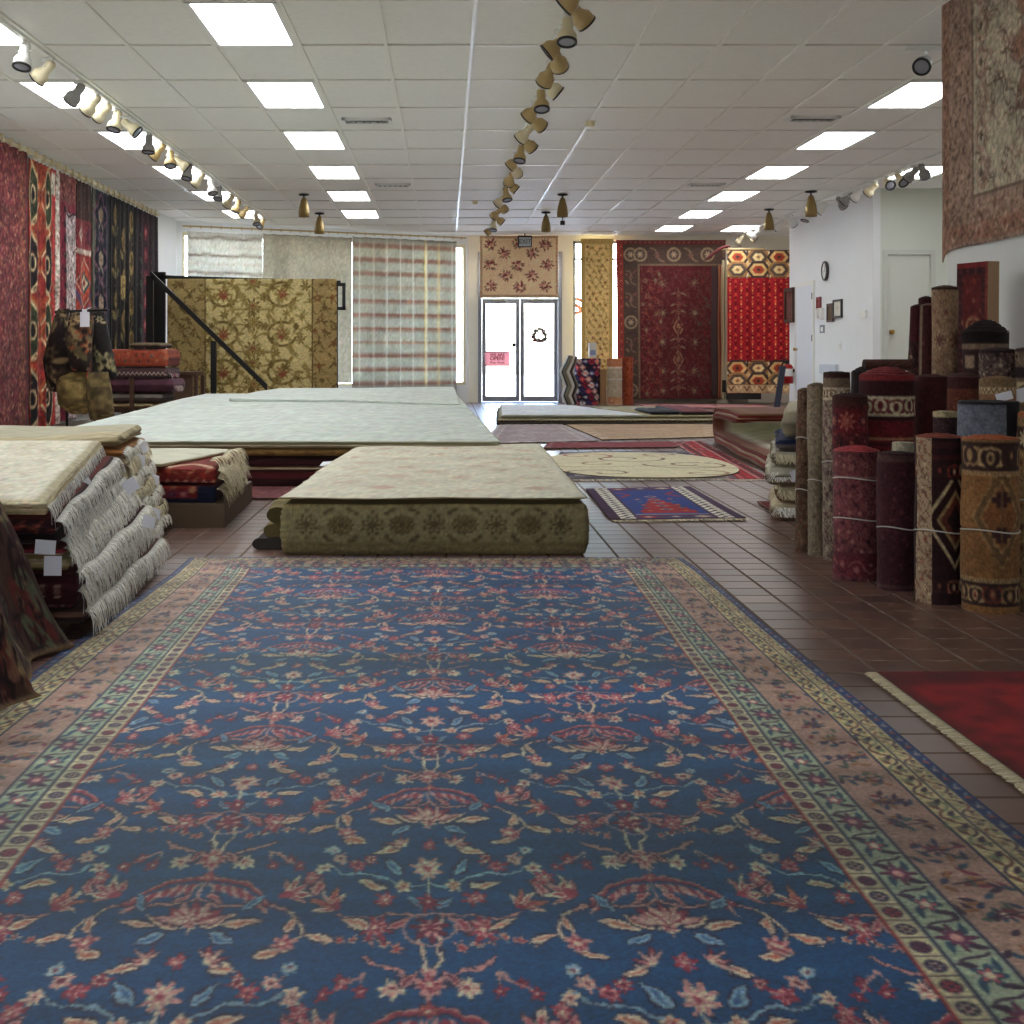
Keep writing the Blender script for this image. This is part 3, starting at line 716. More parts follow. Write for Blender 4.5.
# ================================================================== the big blue rug
RED, PINK, CRM, LBL, MAR, GRN, ORG = (158, 58, 78), (206, 150, 144), (226, 208, 180), (136, 176, 196), (112, 38, 62), (150, 168, 140), (196, 118, 98)
def blue_rug():
    BW, FW, L = .36, 1.46, 2.94
    W = FW+2*BW; res = .0024
    c = Cv(W, L, res, (24, 78, 124))
    fx0, fx1, fy1 = BW, BW+FW, L-BW*.5
    c.clip = (fx0, 0, fx1, fy1)
    O = (40, 34, 62)
    def lily(x, y, s, g, a, b_, h):
        for q in (-1.25, -.65, 0, .65, 1.25):
            L = s*(1.0 if abs(q) < 1 else .8); t = g+q
            c.leaf(x+math.cos(t)*L*.55, y+math.sin(t)*L*.55, L*.66, L*.20, t, O)
        for q in (-1.25, 1.25, -.65, .65, 0):
            L = s*(1.0 if abs(q) < 1 else .8); t = g+q
            c.leaf(x+math.cos(t)*L*.55, y+math.sin(t)*L*.55, L*.58, L*.15, t, a if abs(q) in (0, 1.25) else b_)
            c.leaf(x+math.cos(t)*L*.5, y+math.sin(t)*L*.5, L*.32, L*.06, t, h)
        c.ell(x, y, s*.2, s*.2, h)
    def rose(x, y, r, n, a, b_, h, g=.4):
        c.flower(x, y, r*1.1, n, O, ang=g); c.flower(x, y, r, n, a, None, None, ang=g, depth=.22); c.flower(x, y, r*.70, n, b_, None, None, ang=g+.5, depth=.25)
        c.flower(x, y, r*.42, 5, a, None, None, ang=g, depth=.2); c.ell(x, y, r*.2, r*.2, h)
    def lf(x, y, l, w_, g, col, v_=None):
        c.leaf(x, y, l*1.1, w_*1.45, g, O); c.leaf(x, y, l, w_, g, col); c.leaf(x, y, l*.7, w_*.35, g, v_ or ORG)
    def sprigs(x, y, m, pts, col, wd=.0055):
        c.line([(x+m*a_, y+b_) for a_, b_ in bez(*pts)], wd*1.7, O); c.line([(x+m*a_, y+b_) for a_, b_ in bez(*pts)], wd, col)
    def M(x, y, var):   # one mirrored spray of the field
        for m in (-1, 1):
            X = lambda u: x+m*u
            A = lambda g: g if m > 0 else PI-g
            sprigs(x, y, m, ((0, .115), (.05, .075), (.10, .12), (.15, .085)), PINK); sprigs(x, y, m, ((.15, .085), (.185, .06), (.19, .02), (.155, .015)), CRM)
            sprigs(x, y, m, ((0, .19), (.03, .25), (.07, .23), (.10, .265)), PINK); sprigs(x, y, m, ((.004, .235), (.03, .29), (.005, .31), (.018, .35)), CRM)
            sprigs(x, y, m, ((.018, .35), (.07, .37), (.11, .33), (.15, .36)), PINK, .004); sprigs(x, y, m, ((.0, .43), (.05, .40), (.07, .47), (.13, .455)), LBL); sprigs(x, y, m, ((.13, .455), (.16, .45), (.17, .49), (.19, .48)), LBL, .004)
            # feathered red wing
            for q in range(11):
                t = q/10; c.leaf(X(.014+.098*t), y+.150-.05*t**1.7-.010, .018, .0045, A(-1.15), RED if q % 2 else PINK)
            c.line([(X(a_), y+b_) for a_, b_ in bez((0, .165), (.04, .168), (.09, .145), (.118, .098))], .013, O); c.line([(X(a_), y+b_) for a_, b_ in bez((0, .165), (.04, .168), (.09, .145), (.116, .10))], .009, RED); c.line([(X(a_), y+b_) for a_, b_ in bez((0, .169), (.04, .172), (.09, .149), (.116, .104))], .003, PINK)
            lf(X(.045), y+.06, .030, .0085, A(.55), CRM); lf(X(.085), y+.055, .034, .009, A(.2), CRM); lf(X(.055), y+.022, .026, .009, A(-.5), LBL, (60, 100, 150))
            lf(X(.095), y+.105, .026, .008, A(.9), LBL, (60, 100, 150)); lf(X(.16), y+.055, .024, .0075, A(1.2), CRM)
            rose(X(.155), y+.012, .022, 6, PINK, RED, CRM); lily(X(.145), y+.125, .046, A(.6), PINK, CRM, RED); rose(X(.185), y+.165, .019, 6, RED, PINK, CRM); 
            for (u, v) in ((.105, .20), (.135, .215), (.155, .195)):
                c.line([(X(.10), y+.235), (X(u), y+v)], .004, PINK); rose(X(u), y+v, .0135, 5, RED, MAR, CRM)
            rose(X(.055), y+.205, .022, 7, CRM, PINK, RED); lf(X(.03), y+.222, .022, .008, A(2.2), PINK, MAR)
            for q in range(6):
                t = q/5; c.flower(X(.05+.115*t), y+.283+.02*math.sin(t*2.5), .0135-.003*t, 5, O); c.flower(X(.05+.115*t), y+.283+.02*math.sin(t*2.5), .012-.003*t, 5, CRM if q % 2 else PINK, ORG, RED)
            lf(X(.18), y+.305, .028, .008, A(.3), CRM); rose(X(.085), y+.325, .030, 8, RED, PINK, CRM); lf(X(.12), y+.335, .026, .009, A(.5), CRM); lf(X(.05), y+.335, .022, .008, A(2.4), PINK, RED)
            lily(X(.155), y+.375, .044, A(.9 if var else .2), CRM, ORG, RED); rose(X(.075), y+.395, .020, 6, RED, PINK, CRM)
            rose(X(.045), y+.425, .017, 5, CRM, ORG, RED); lf(X(.10), y+.43, .030, .009, A(.25), CRM)
            for (u, v, r, a_, b_) in ((.125, .478, .019, RED, PINK), (.155, .497, .017, PINK, CRM), (.10, .497, .015, RED, CRM), (.185, .47, .017, CRM, PINK), (.175, .52, .014, LBL, CRM)): rose(X(u), y+v, r, 6, a_, b_, MAR)
            lf(X(.06), y+.475, .028, .010, A(.9), LBL, (60, 100, 150)); lf(X(.075), y+.52, .026, .009, A(-.3), CRM); lily(X(.045), y+.535, .030, A(.8), PINK, RED, CRM); lf(X(.19), y+.42, .026, .009, A(2.0), PINK, RED); lf(X(.14), y+.55, .028, .008, A(.2), CRM)
            lf(X(.025), y+.385, .020, .006, A(1.0), LBL, (60, 100, 150)); lf(X(.03), y+.115, .022, .006, A(-.7), PINK, RED)
        c.line([(x, y+.03), (x, y+.24)], .0055, PINK); c.line([(x, y+.39), (x, y+.47)], .005, CRM)
        # fan palmette, rosettes and vase on the axis
        for q in range(-3, 4):
            g = PI/2+q*.42; c.leaf(x+math.cos(g)*.034, y+.055+math.sin(g)*.030, .030, .011, g, O)
        for q in range(-3, 4):
            g = PI/2+q*.42; c.leaf(x+math.cos(g)*.034, y+.055+math.sin(g)*.030, .026, .0085, g, RED if q % 2 == 0 else PINK); c.leaf(x+math.cos(g)*.028, y+.055+math.sin(g)*.026, .014, .003, g, CRM)
        rose(x, y+.052, .017, 6, CRM, RED, MAR); rose(x, y+.168, .013, 6, RED, ORG, CRM); rose(x, y+.215, .026, 8, PINK, RED, CRM)
        rose(x, y+.325, .030, 7, MAR, PINK, RED); c.ell(x, y+.325, .040, .036, PINK, ring=.0045); rose(x, y+.385, .022, 8, RED, MAR, CRM); rose(x, y+.47, .032, 8, PINK, CRM, RED); rose(x, y+.535, .018, 6, RED, PINK, CRM)
    cx = W/2
    for k in range(-3, 4):
        off = 0 if k % 2 == 0 else .28
        for j in range(-1, 7): M(cx+k*.385, j*.56-.22+off, (j+k) % 2)
    rz_ = np.random.default_rng(12)
    # hand-knotted edges: every outline wanders a little
    Yw, Xw = np.mgrid[0:c.Hh, 0:c.W]
    dxw = (vnoise(Xw*.12, Yw*.12, 31)-.5)*5+(vnoise(Xw*.5, Yw*.5, 33)-.5)*2; dyw = (vnoise(Xw*.12, Yw*.12, 32)-.5)*4+(vnoise(Xw*.5, Yw*.5, 34)-.5)*2
    c.a = c.a[np.clip(Yw+dyw, 0, c.Hh-1).astype(int), np.clip(Xw+dxw, 0, c.W-1).astype(int)]
    c.clip = None
    # borders: from the field outwards
    rr = np.random.default_rng(5)
    def vb(xa, xb, side):
        return (fx1+xa, fx1+xb) if side > 0 else (fx0-xb, fx0-xa)
    yb = fy1
    def ringband(a, b, bg):
        for sd in (-1, 1):
            u0, u1 = vb(a, b, sd); c.rect(u0, 0, u1, yb+b*.5, bg)
        c.rect(fx0-b, yb+a*.5, fx1+b, yb+b*.5, bg)
    ringband(0, .006, (150, 50, 50)); ringband(.006, .046, (196, 190, 150)); ringband(.046, .051, O); ringband(.051, .118, (160, 174, 146)); ringband(.118, .123, O)
    ringband(.123, .243, (170, 138, 122)); ringband(.243, .248, O); ringband(.248, .292, (200, 186, 136)); ringband(.292, .296, O); ringband(.296, .330, (192, 176, 132)); ringband(.330, .36, (36, 58, 104))
    INK, TEAL, PUR = (60, 44, 66), (48, 78, 98), (96, 44, 72)
    def run(a, b, step, fn):
        mid = (a+b)/2
        for sd in (-1, 1):
            u = fx1+mid if sd > 0 else fx0-mid
            n = int((yb+mid)/step)
            for k in range(n+1): fn(u, (k+.5)*step, k, True)
        n = int((FW+2*mid)/step)
        for k in range(n+1): fn(fx0-mid+(k+.5)*step, yb+mid*.5, k, False)
    def sq(u, v, k, vert):
        col = (PUR, (110, 120, 110), (150, 60, 70), (70, 84, 110))[k % 4]
        c.ell(u, v, .0145, .0125, INK); c.flower(u, v, .0125, 6, col, (190, 150, 130) if k % 2 else col, INK)
        c.rect(u-.018, v+.0185, u+.018, v+.0205, INK) if vert else c.rect(u+.0185, v-.018, u+.0205, v+.018, INK)
    run(.006, .046, .038, sq)
    def gf(u, v, k, vert):
        if k % 2 == 0: c.flower(u, v, .031, 8, INK); c.flower(u, v, .028, 8, PUR, (120, 60, 90), (200, 150, 140))
        else: c.flower(u, v, .024, 5, TEAL, (180, 90, 100), CRM)
        for q in range(4):
            g = q*PI/2+PI/4; d = .038
            c.leaf(u+math.cos(g)*d*.7, v+math.sin(g)*d*.75, .015, .0055, g+.6, INK if q % 2 else TEAL)
        c.line(bez((u-.024, v+.026), (u-.01, v+.04), (u+.01, v+.03), (u+.024, v+.044), 8), .004, INK)
    run(.051, .118, .076, gf)
    def sprig(u, v, k, vert):
        r2 = np.random.default_rng(k*7+3)
        if k % 2 == 0: c.flower(u, v, .02, 6, TEAL, MAR, CRM)
        for q in range(17):
            a = r2.normal()*.030; b = r2.normal()*.017
            if not vert: a, b = b, a*.8
            c.leaf(u+a, v+b, .013, .0048, r2.random()*PI, pick([TEAL, (58, 66, 96), (84, 98, 88), INK, (150, 104, 70), (120, 56, 70)], r2))
        c.line([(u-.03, v-.008), (u+.03, v+.006)], .003, INK)
    run(.123, .243, .082, sprig)
    def vine(u, v, k, vert):
        mot(c, 'vine', u, v, .045, [INK, (104, 60, 56), (120, 140, 110)], k, vert)
        c.leaf(u+.008, v+.012, .013, .005, .8, INK); c.leaf(u-.010, v-.010, .012, .005, 2.2, (110, 70, 60))
    run(.248, .292, .043, vine)
    def vine2(u, v, k, vert):
        mot(c, 'vine', u, v, .034, [INK, (120, 66, 60), (150, 150, 110)], k, vert); c.ell(u+.006, v+.01, .005, .004, INK)
    run(.296, .330, .032, vine2)
    def dots(u, v, k, vert): c.flower(u, v, .009, 5, (150, 140, 140) if k % 2 else (150, 80, 80)); c.leaf(u+.004, v+.012, .008, .003, 1.0, (104, 128, 140))
    run(.330, .36, .034, dots)
    # wear: banded dye, faded sprigs
    c.weave(.12, 2, .006, .003, abrash=.17)
    Yg, Xg = np.mgrid[0:c.Hh, 0:c.W]*res
    k = np.clip((vnoise(Xg*.3, Yg/.2, 21)-.45)*2.2, 0, 1)[..., None]*.5
    greenish = c.a*np.array([.62, .86, .74])
    fm = ((Xg > fx0) & (Xg < fx1) & (Yg < fy1))[..., None]
    c.a = np.where(fm, c.a*(1-k)+greenish*k, c.a)
    # mesh rows are spaced with distance so that far rows are not wasted
    Ynear, Yfar = 1.0, 6.0
    Ys = [Ynear]
    while Ys[-1] < Yfar-.004: Ys.append(min(Yfar, Ys[-1]+max(.0034, .85*Ys[-1]**2/1240)))
    Ys = np.array(Ys); v = (Ys-Ynear)/(Yfar-Ynear)
    su = np.linspace(0, 1, 620); s = su*W
    # woven by hand: borders narrow toward the far end
    oL = np.interp(Ys, [2.0, 3.57, 5.85], [-1.205, -1.182, -1.133]); oR = np.interp(Ys, [2.0, 2.57, 5.99], [1.115, 1.092, 1.053])
    iL = np.interp(Ys, [1.9, 2.29, 5.85], [-.745, -.757, -.833]); iR = np.interp(Ys, [1.85, 5.85], [.692, .746])
    P = np.zeros((len(su), len(Ys), 3))
    for j in range(len(Ys)):
        P[:, j, 0] = np.interp(s, [0, BW, BW+FW, W], [oL[j], iL[j], iR[j], oR[j]])
    wob = (vnoise(Ys/.5, Ys*0, 9)-.5)*.012
    P[..., 0] += wob[None]; P[..., 1] = Ys[None]
    ripple = .004*vnoise(P[..., 0]/.5, P[..., 1]/.25, 4)
    P[..., 2] = .008+ripple
    dv = np.gradient(v); U, V = np.meshgrid(su, v, indexing='ij')
    col = c.sample(U, V, np.full_like(U, 1/620), np.broadcast_to(dv[None], U.shape))
    mb = MB(); mb.grid(P, col)
    for e in (P[0], P[-1]):
        g = np.stack([e, e*np.array([1, 1, 0])], 0); mb.grid(g, np.tile(rgb((30, 44, 80)), (g.shape[1]*2, 1)), flip=(e is P[0]))
    for e in (P[:, 0], P[:, -1]):
        g = np.stack([e, e*np.array([1, 1, 0])], 0); mb.grid(g, np.tile(rgb((120, 110, 100)), (g.shape[1]*2, 1)))
    return tag(mb.build('floor_rug', BIGRUG), 'very large blue rug with red and cream flowers and a pink border, on the floor', 'rug')
blue_rug()

# ------------------------------------------------------------------ helpers for rugs
def flatrug(quad, cv, label, nu=120, nv=60, z=.006, lift=.004, thick=.006, edge=None, name='floor_rug', mat=RUG, cat='rug', seed=1, nearfar=False):
    """quad: FL, FR, BR, BL floor points"""
    q = np.array(quad, float); u = np.linspace(0, 1, nu); v = np.linspace(0, 1, nv)
    U, V = np.meshgrid(u, v, indexing='ij')
    P = np.zeros((nu, nv, 3))
    P[..., :2] = ((1-U)*(1-V))[..., None]*q[0]+(U*(1-V))[..., None]*q[1]+(U*V)[..., None]*q[2]+((1-U)*V)[..., None]*q[3]
    P[..., 2] = z+thick+lift*vnoise(P[..., 0]/.35, P[..., 1]/.35, seed)
    col = cv.sample(U, V, np.full_like(U, 1/nu), np.full_like(U, 1/nv))
    mb = MB(); mb.grid(P, col)
    ec = rgb(edge if edge is not None else (90, 70, 60))
    for e, f in ((P[0], True), (P[-1], False), (P[:, 0], False), (P[:, -1], True)):
        g = np.stack([e, np.concatenate([e[:, :2], np.full((len(e), 1), z)], 1)], 0); mb.grid(g, np.tile(ec, (2*len(e), 1)), flip=f)
    return tag(mb.build(name, mat), label, cat), P
def fringe(parent, pts, n, length, out, cols, width=.006, droop=1.0, seed=0, label=None, zmin=.002, name='fringe', curl=.35):
    """strands hanging out from a line of points"""
    r = np.random.default_rng(seed); pts = np.asarray(pts, float); out = np.array(out, float)
    mb = MB(); t = np.linspace(0, len(pts)-1, n)
    for k in range(n):
        i = min(int(t[k]), len(pts)-2); f = t[k]-i
        p = pts[i]*(1-f)+pts[i+1]*f; d = pts[i+1]-pts[i]; d = d/(np.linalg.norm(d)+1e-9)
        L = length*(.7+.5*r.random()); sw = r.normal()*curl
        g = np.zeros((2, 4, 3)); col = rgb(pick(cols, r))*(.85+.25*r.random())
        for q in range(4):
            s = q/3
            c = p+out*L*(s-.35*droop*s*s)+d*L*sw*s*s+np.array([0, 0, -L*droop*s*s*.9])
            c[2] = max(c[2], zmin+.002*r.random())
            w = width*(1-.4*s)*.5
            g[0, q] = c-d*w; g[1, q] = c+d*w+np.array([0, 0, .001])
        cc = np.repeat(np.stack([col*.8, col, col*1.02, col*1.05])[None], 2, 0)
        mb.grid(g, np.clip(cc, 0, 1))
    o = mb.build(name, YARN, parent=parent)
    if label: o['label'] = label
    return o
def pricetag(parent, p, w, h, n=(0, -1, 0), tilt=0.0):
    """a small white card hanging at p, facing n"""
    n = np.array(n, float); n /= np.linalg.norm(n); a = np.cross((0, 0, 1.0), n)
    a /= np.linalg.norm(a); b = np.cross(n, a)
    a, b = a*math.cos(tilt)+b*math.sin(tilt), -a*math.sin(tilt)+b*math.cos(tilt)
    p = np.array(p, float)
    mb = MB(); mb.obox(p-a*w/2-b*h, a*w, b*h, n*.002)
    o = mb.build('price_tag', PAPER, parent=parent, smooth=False); o['label'] = 'white price tag'
    mb = MB()
    for q in range(3): mb.obox(p-a*w*.36-b*h*(.45+.16*q)+n*.002, a*w*(.72 if q < 2 else .4), b*h*.03, n*.0006)
    mb.tube([p-b*h*.06+n*.002, p+b*h*.25-n*.004], .0012, 5)
    return o
def nrm(v): v = np.array(v, float); return v/np.linalg.norm(v)

def slab(quad, z0, z1, top, side, label, name='folded_rug', cat='rug', group=None, nu=40, nv=40, bulge=.02, und=None, front=None, mat=RUG, seed=0, ridge=2, rag=.008, right=None, nz=7, dip=0.012):
    """a folded rug lying flat: FL, FR, BR, BL; top is a Cv or a colour; side colour(s)"""
    if front is not None: nz = max(nz, 16); nu = max(nu, 130)
    q = np.array(quad, float); u = np.linspace(0, 1, nu); v = np.linspace(0, 1, nv)
    U, V = np.meshgrid(u, v, indexing='ij')
    P = np.zeros((nu, nv, 3))
    P[..., :2] = ((1-U)*(1-V))[..., None]*q[0]+(U*(1-V))[..., None]*q[1]+(U*V)[..., None]*q[2]+((1-U)*V)[..., None]*q[3]
    r = np.random.default_rng(seed)
    z1f = z1 if callable(z1) else (lambda x, y: z1+0*x)
    z0f = z0 if callable(z0) else (lambda x, y: z0+0*x)
    Z = z1f(P[..., 0], P[..., 1])
    if und is not None: Z = Z+und(P[..., 0], P[..., 1])
    edge = np.minimum(np.minimum(U, 1-U)*nu, np.minimum(V, 1-V)*nv)
    Z = Z-dip*np.exp(-edge/1.2)
    P[..., 2] = Z
    if isinstance(top, Cv): col = top.sample(U, V, np.full_like(U, 1/nu), np.full_like(U, 1/nv))
    else:
        col = np.tile(rgb(top), (nu, nv, 1))*(1+.10*(vnoise(P[..., 0]/.09, P[..., 1]/.09, seed)-.5)+.10*(vnoise(P[..., 0]/.4, P[..., 1]/.4, seed+1)-.5))[..., None]
    mb = MB(); mb.grid(P, col)
    # perimeter ring
    ring = np.concatenate([P[:, 0], P[-1, 1:], P[-2::-1, -1], P[0, -2:0:-1]]); m = len(ring)
    eid = np.concatenate([np.zeros(nu), np.ones(nv-1), np.full(nu-1, 2), np.full(nv-2, 3)])
    fr = np.concatenate([np.linspace(0, 1, nu), np.linspace(0, 1, nv)[1:], np.linspace(0, 1, nu)[1:], np.linspace(0, 1, nv)[1:-1]])
    tan = np.roll(ring, -1, 0)-np.roll(ring, 1, 0); nor = np.stack([tan[:, 1], -tan[:, 0]], 1); nor /= np.linalg.norm(nor, axis=1)[:, None]+1e-9
    zb = z0f(ring[:, 0], ring[:, 1]) + (und(ring[:, 0], ring[:, 1]) if und is not None else 0)
    G = np.zeros((m, nz, 3)); C = np.zeros((m, nz, 3))
    sides = [side] if not isinstance(side, list) else side
    for k in range(nz):
        t = 1-k/(nz-1)                     # 1 at the top
        b = bulge*math.sqrt(max(0, 1-(2*t-1)**2))*(1 if ridge == 0 else (.75+.25*abs(math.cos(PI*ridge*t))))
        rg = rag*(vnoise(np.arange(m)*.35, np.full(m, k*1.7), seed+5)-.5)
        if k == 0: rg = rg*0
        G[:, k, :2] = ring[:, :2]+nor*(b+rg)[:, None]
        G[:, k, 2] = zb+.003+(ring[:, 2]-zb-.003)*t
        cc = rgb(sides[min(int((1-t)*len(sides)), len(sides)-1)])
        shade = 1.0 if ridge == 0 else .72+.28*abs(math.sin(PI*ridge*t+.3))
        C[:, k] = cc*shade*(1+.22*(vnoise(np.arange(m)*.6, np.full(m, k*.9), seed+8)-.5))[:, None]
        for ei, cvx in ((0, front), (1, right)):
            if cvx is not None:
                sel = eid == ei
                C[sel, k] = cvx.sample(fr[sel], np.full(sel.sum(), min(t, .999)), np.full(sel.sum(), 1/nu), np.full(sel.sum(), 1/nz))
    C[:, 0] = C[:, 1]
    mb.grid(G, np.clip(C, 0, 1), closed=True, flip=True)
    B = P.copy(); B[..., 2] = z0f(P[..., 0], P[..., 1])+(und(P[..., 0], P[..., 1]) if und is not None else 0)+.003
    mb.grid(B[::3, ::3] if False else B, rgb(sides[-1])*255, flip=True)
    o = mb.build(name, mat)
    tag(o, label, cat, group)
    return o, ring, eid
# ================================================================== rugs hanging on walls
def hang(p0, p1, z0, z1, cv, label, nu=60, nv=120, amp=.02, waves=3, name='wall_rug', cat='rug', group=None, mat=None, seed=0, thick=.008, topamp=.25, sag=0.0, flare=0.0, droopcorner=0.0, shear=0.0, keep=None):
    """a sheet hanging between two floor points; u runs p0 to p1, v runs from the top down"""
    p0, p1 = np.array(p0, float), np.array(p1, float); L = np.linalg.norm(p1-p0); d = (p1-p0)/L; n = np.array([d[1], -d[0]])
    u = np.linspace(0, 1, nu); v = np.linspace(0, 1, nv); U, V = np.meshgrid(u, v, indexing='ij')
    ph = seed*1.3
    ramp = topamp+(1-topamp)*V**.7
    off = amp*ramp*(np.sin(2*PI*waves*U+ph)+.4*np.sin(2*PI*waves*1.7*U+ph*2+V*1.5))+amp*.4*(vnoise(U*6, V*5, seed)-.5)
    P = np.zeros((nu, nv, 3))
    uu = U+flare*V*(U-.5)+shear*V
    base = p0[None, None]+d[None, None]*(uu*L)[..., None]+n[None, None]*(off+amp)[..., None]
    P[..., :2] = base
    zt = z1-sag*np.abs(np.sin(PI*waves*2*U))*.5
    P[..., 2] = zt+(z0-zt)*V+.004*(vnoise(U*20, V*3, seed+4)-.5)
    if droopcorner: P[..., 2] -= droopcorner*np.exp(-U*90)*V**6
    col = cv.sample(U, V, np.full_like(U, 1/nu), np.full_like(U, 1/nv))
    mb = MB(); mb.grid(P, col, flip=True)
    o = mb.build(name, mat or RUG)
    sm = o.modifiers.new('thickness', 'SOLIDIFY'); sm.thickness = thick; sm.offset = -1
    return tag(o, label, cat, group)

WX = XL+.07
def wy(px): return 4.38*F/(VX-px)
EDG = (30, 22, 24)
def C_speck():
    c = Cv(1.9, 2.75, .012, (104, 42, 48)); speck(c, 7000, [(150, 90, 70), (176, 130, 100), (80, 26, 44), (120, 50, 60), (186, 150, 116), (76, 36, 64)], .005, .018, 3)
    band_v(c, 0, .10, 0, 2.75, (96, 40, 46), 'ros', [(140, 96, 80), (70, 32, 48)]); band_v(c, 1.8, 1.9, 0, 2.75, (96, 40, 46), 'ros', [(140, 96, 80), (70, 32, 48)])
    c.rect(1.60, 0, 1.78, 2.75, (126, 70, 58)); speck(c, 700, [(90, 30, 40), (170, 130, 90), (60, 30, 40)], .006, .02, 8, 1.6, 0, 1.78, 2.75); return c.weave(.15)
def C_kilim():
    w, h = 1.2, 2.75; c = Cv(w, h, .009, (140, 48, 42)); cols = [(206, 180, 140), (158, 52, 42), (56, 62, 44), (30, 26, 30), (168, 92, 52), (112, 30, 40)]
    xm = w*.36
    for k in range(4):
        y0 = k*.70; 
        c.rect(0, y0, w*.74, y0+.70, (138, 44, 40) if k % 2 else (150, 62, 44))
        for sx in (-1, 1):
            c.ell(xm+sx*.28, y0+.35, .15, .32, cols[0]); c.ell(xm+sx*.28, y0+.35, .13, .29, cols[2] if k % 2 == 0 else cols[3]); c.ell(xm+sx*.28, y0+.35, .07, .10, cols[0]); c.ell(xm+sx*.28, y0+.35, .045, .07, cols[3])
        c.line([(xm-.36, y0), (xm, y0+.32), (xm+.36, y0)], .03, cols[0]); c.line([(xm-.36, y0+.7), (xm, y0+.38), (xm+.36, y0+.7)], .03, cols[0])
        c.line([(xm-.3, y0), (xm, y0+.26), (xm+.3, y0)], .03, cols[4]); c.dia(xm, y0+.35, .08, .14, cols[4]); c.dia(xm, y0+.35, .04, .08, cols[5])
    c.rect(w*.72, 0, w*.87, h, (178, 44, 46)); speck(c, 60, [(150, 120, 90), (120, 28, 36)], .01, .03, 4, w*.73, .3, w*.86, h)
    c.rect(w*.70, .04, w*.86, .28, (206, 200, 184))
    c.rect(w*.87, 0, w, h, (212, 200, 186)); speck(c, 150, [(60, 40, 50), (150, 60, 60)], .006, .014, 5, w*.88, 0, w*.99, h); return c.weave(.12)
def C_grey():
    w, h = 1.0, 2.75; c = Cv(w, h, .009, (112, 38, 54)); c.rect(w*.30, .42, w*.95, h, (186, 172, 170))
    speck(c, 420, [(64, 42, 52), (120, 60, 70), (90, 80, 90)], .008, .024, 6, w*.32, .45, w*.93, h); c.rect(0, 0, w*.95, .32, (118, 66, 62)); speck(c, 90, [(80, 34, 44), (160, 110, 100)], .01, .03, 7, 0, 0, w*.9, .3)
    for k in range(14): c.ell(w*.27, .4+k*.17, .05, .04, (30, 22, 32)); c.ell(w*.08, .45+k*.17, .04, .03, (150, 60, 70))
    c.line([(w*.28, .4), (w*.55, .46), (w*.95, .40)], .03, (40, 26, 36)); return c.weave(.12)
def C_geo():
    w, h = 1.0, 2.75; c = Cv(w, h, .009, (136, 48, 46)); c.rect(0, 0, w, .45, (58, 40, 36)); band_h(c, 0, w, .45, .8, (120, 50, 56), 'dia', [(200, 180, 160), (90, 40, 60)]); c.rect(0, .8, w, .86, (200, 186, 170))
    for k in range(3):
        yc = 1.2+k*.62
        for q, (f, col) in enumerate(((1, (190, 170, 150)), (.92, (150, 60, 50)), (.7, (186, 84, 60)), (.5, (60, 76, 80)), (.34, (200, 186, 150)), (.18, (130, 36, 44)))): c.dia(w*.5, yc, w*.5*f, .31*f, col)
        for sx in (0, w): c.dia(sx, yc+.31, w*.4, .25, (88, 70, 100)); c.dia(sx, yc+.31, w*.24, .15, (150, 60, 50))
    return c.weave(.12)
def C_hook():
    w, h = 1.1, 2.75; c = Cv(w, h, .009, (44, 46, 56)); c.rect(0, 0, w*.22, h, (84, 82, 70))
    for k in range(5):
        yc = .3+k*.55
        c.dia(w*.5, yc, w*.42, .3, (104, 74, 88)); c.dia(w*.5, yc, w*.34, .24, (24, 28, 44)); c.dia(w*.5, yc, w*.16, .11, (150, 130, 110))
        for sx in (-1, 1): c.flower(w*.5+sx*w*.32, yc+.27, .06, 6, (150, 130, 110), (90, 50, 70)); c.line([(w*.5+sx*.02, yc+.1), (w*.5+sx*.2, yc+.3)], .03, (150, 140, 120))
    return c.weave(.14)
def C_gold():
    w, h = 1.7, 2.75; c = Cv(w, h, .010, (28, 26, 26))
    for k in range(3):
        for j in range(5):
            x = w*(.2+.3*k); y = .25+j*.55+(.27 if k % 2 else 0)
            c.ell(x, y, .10, .17, (132, 112, 66)); c.ell(x+.02, y-.02, .055, .10, (86, 70, 44)); c.leaf(x-.1, y+.2, .1, .04, .9, (120, 106, 70)); c.leaf(x+.13, y+.18, .09, .03, 2.1, (90, 88, 60)); c.line(bez((x, y+.15), (x+.1, y+.3), (x-.1, y+.35), (x+.04, y+.5), 8), .02, (110, 100, 64))
    c.rect(w*.4, 1.0, w*.6, 1.3, (150, 130, 80)); return c.weave(.16)
def C_darkred():
    w, h = 1.4, 2.75; c = Cv(w, h, .010, (34, 26, 32)); c.rect(w*.2, 0, w*.62, h, (52, 26, 36))
    for k in range(8): c.ell(w*.4, .3+k*.34, .09, .12, (110, 30, 44)); c.ell(w*.4, .3+k*.34, .045, .06, (160, 90, 90)); c.leaf(w*.18, .4+k*.34, .08, .03, 1, (56, 80, 60))
    speck(c, 120, [(100, 40, 50), (60, 70, 60)], .01, .02, 3); return c.weave(.16)
WG = 'rugs hung along the left wall'
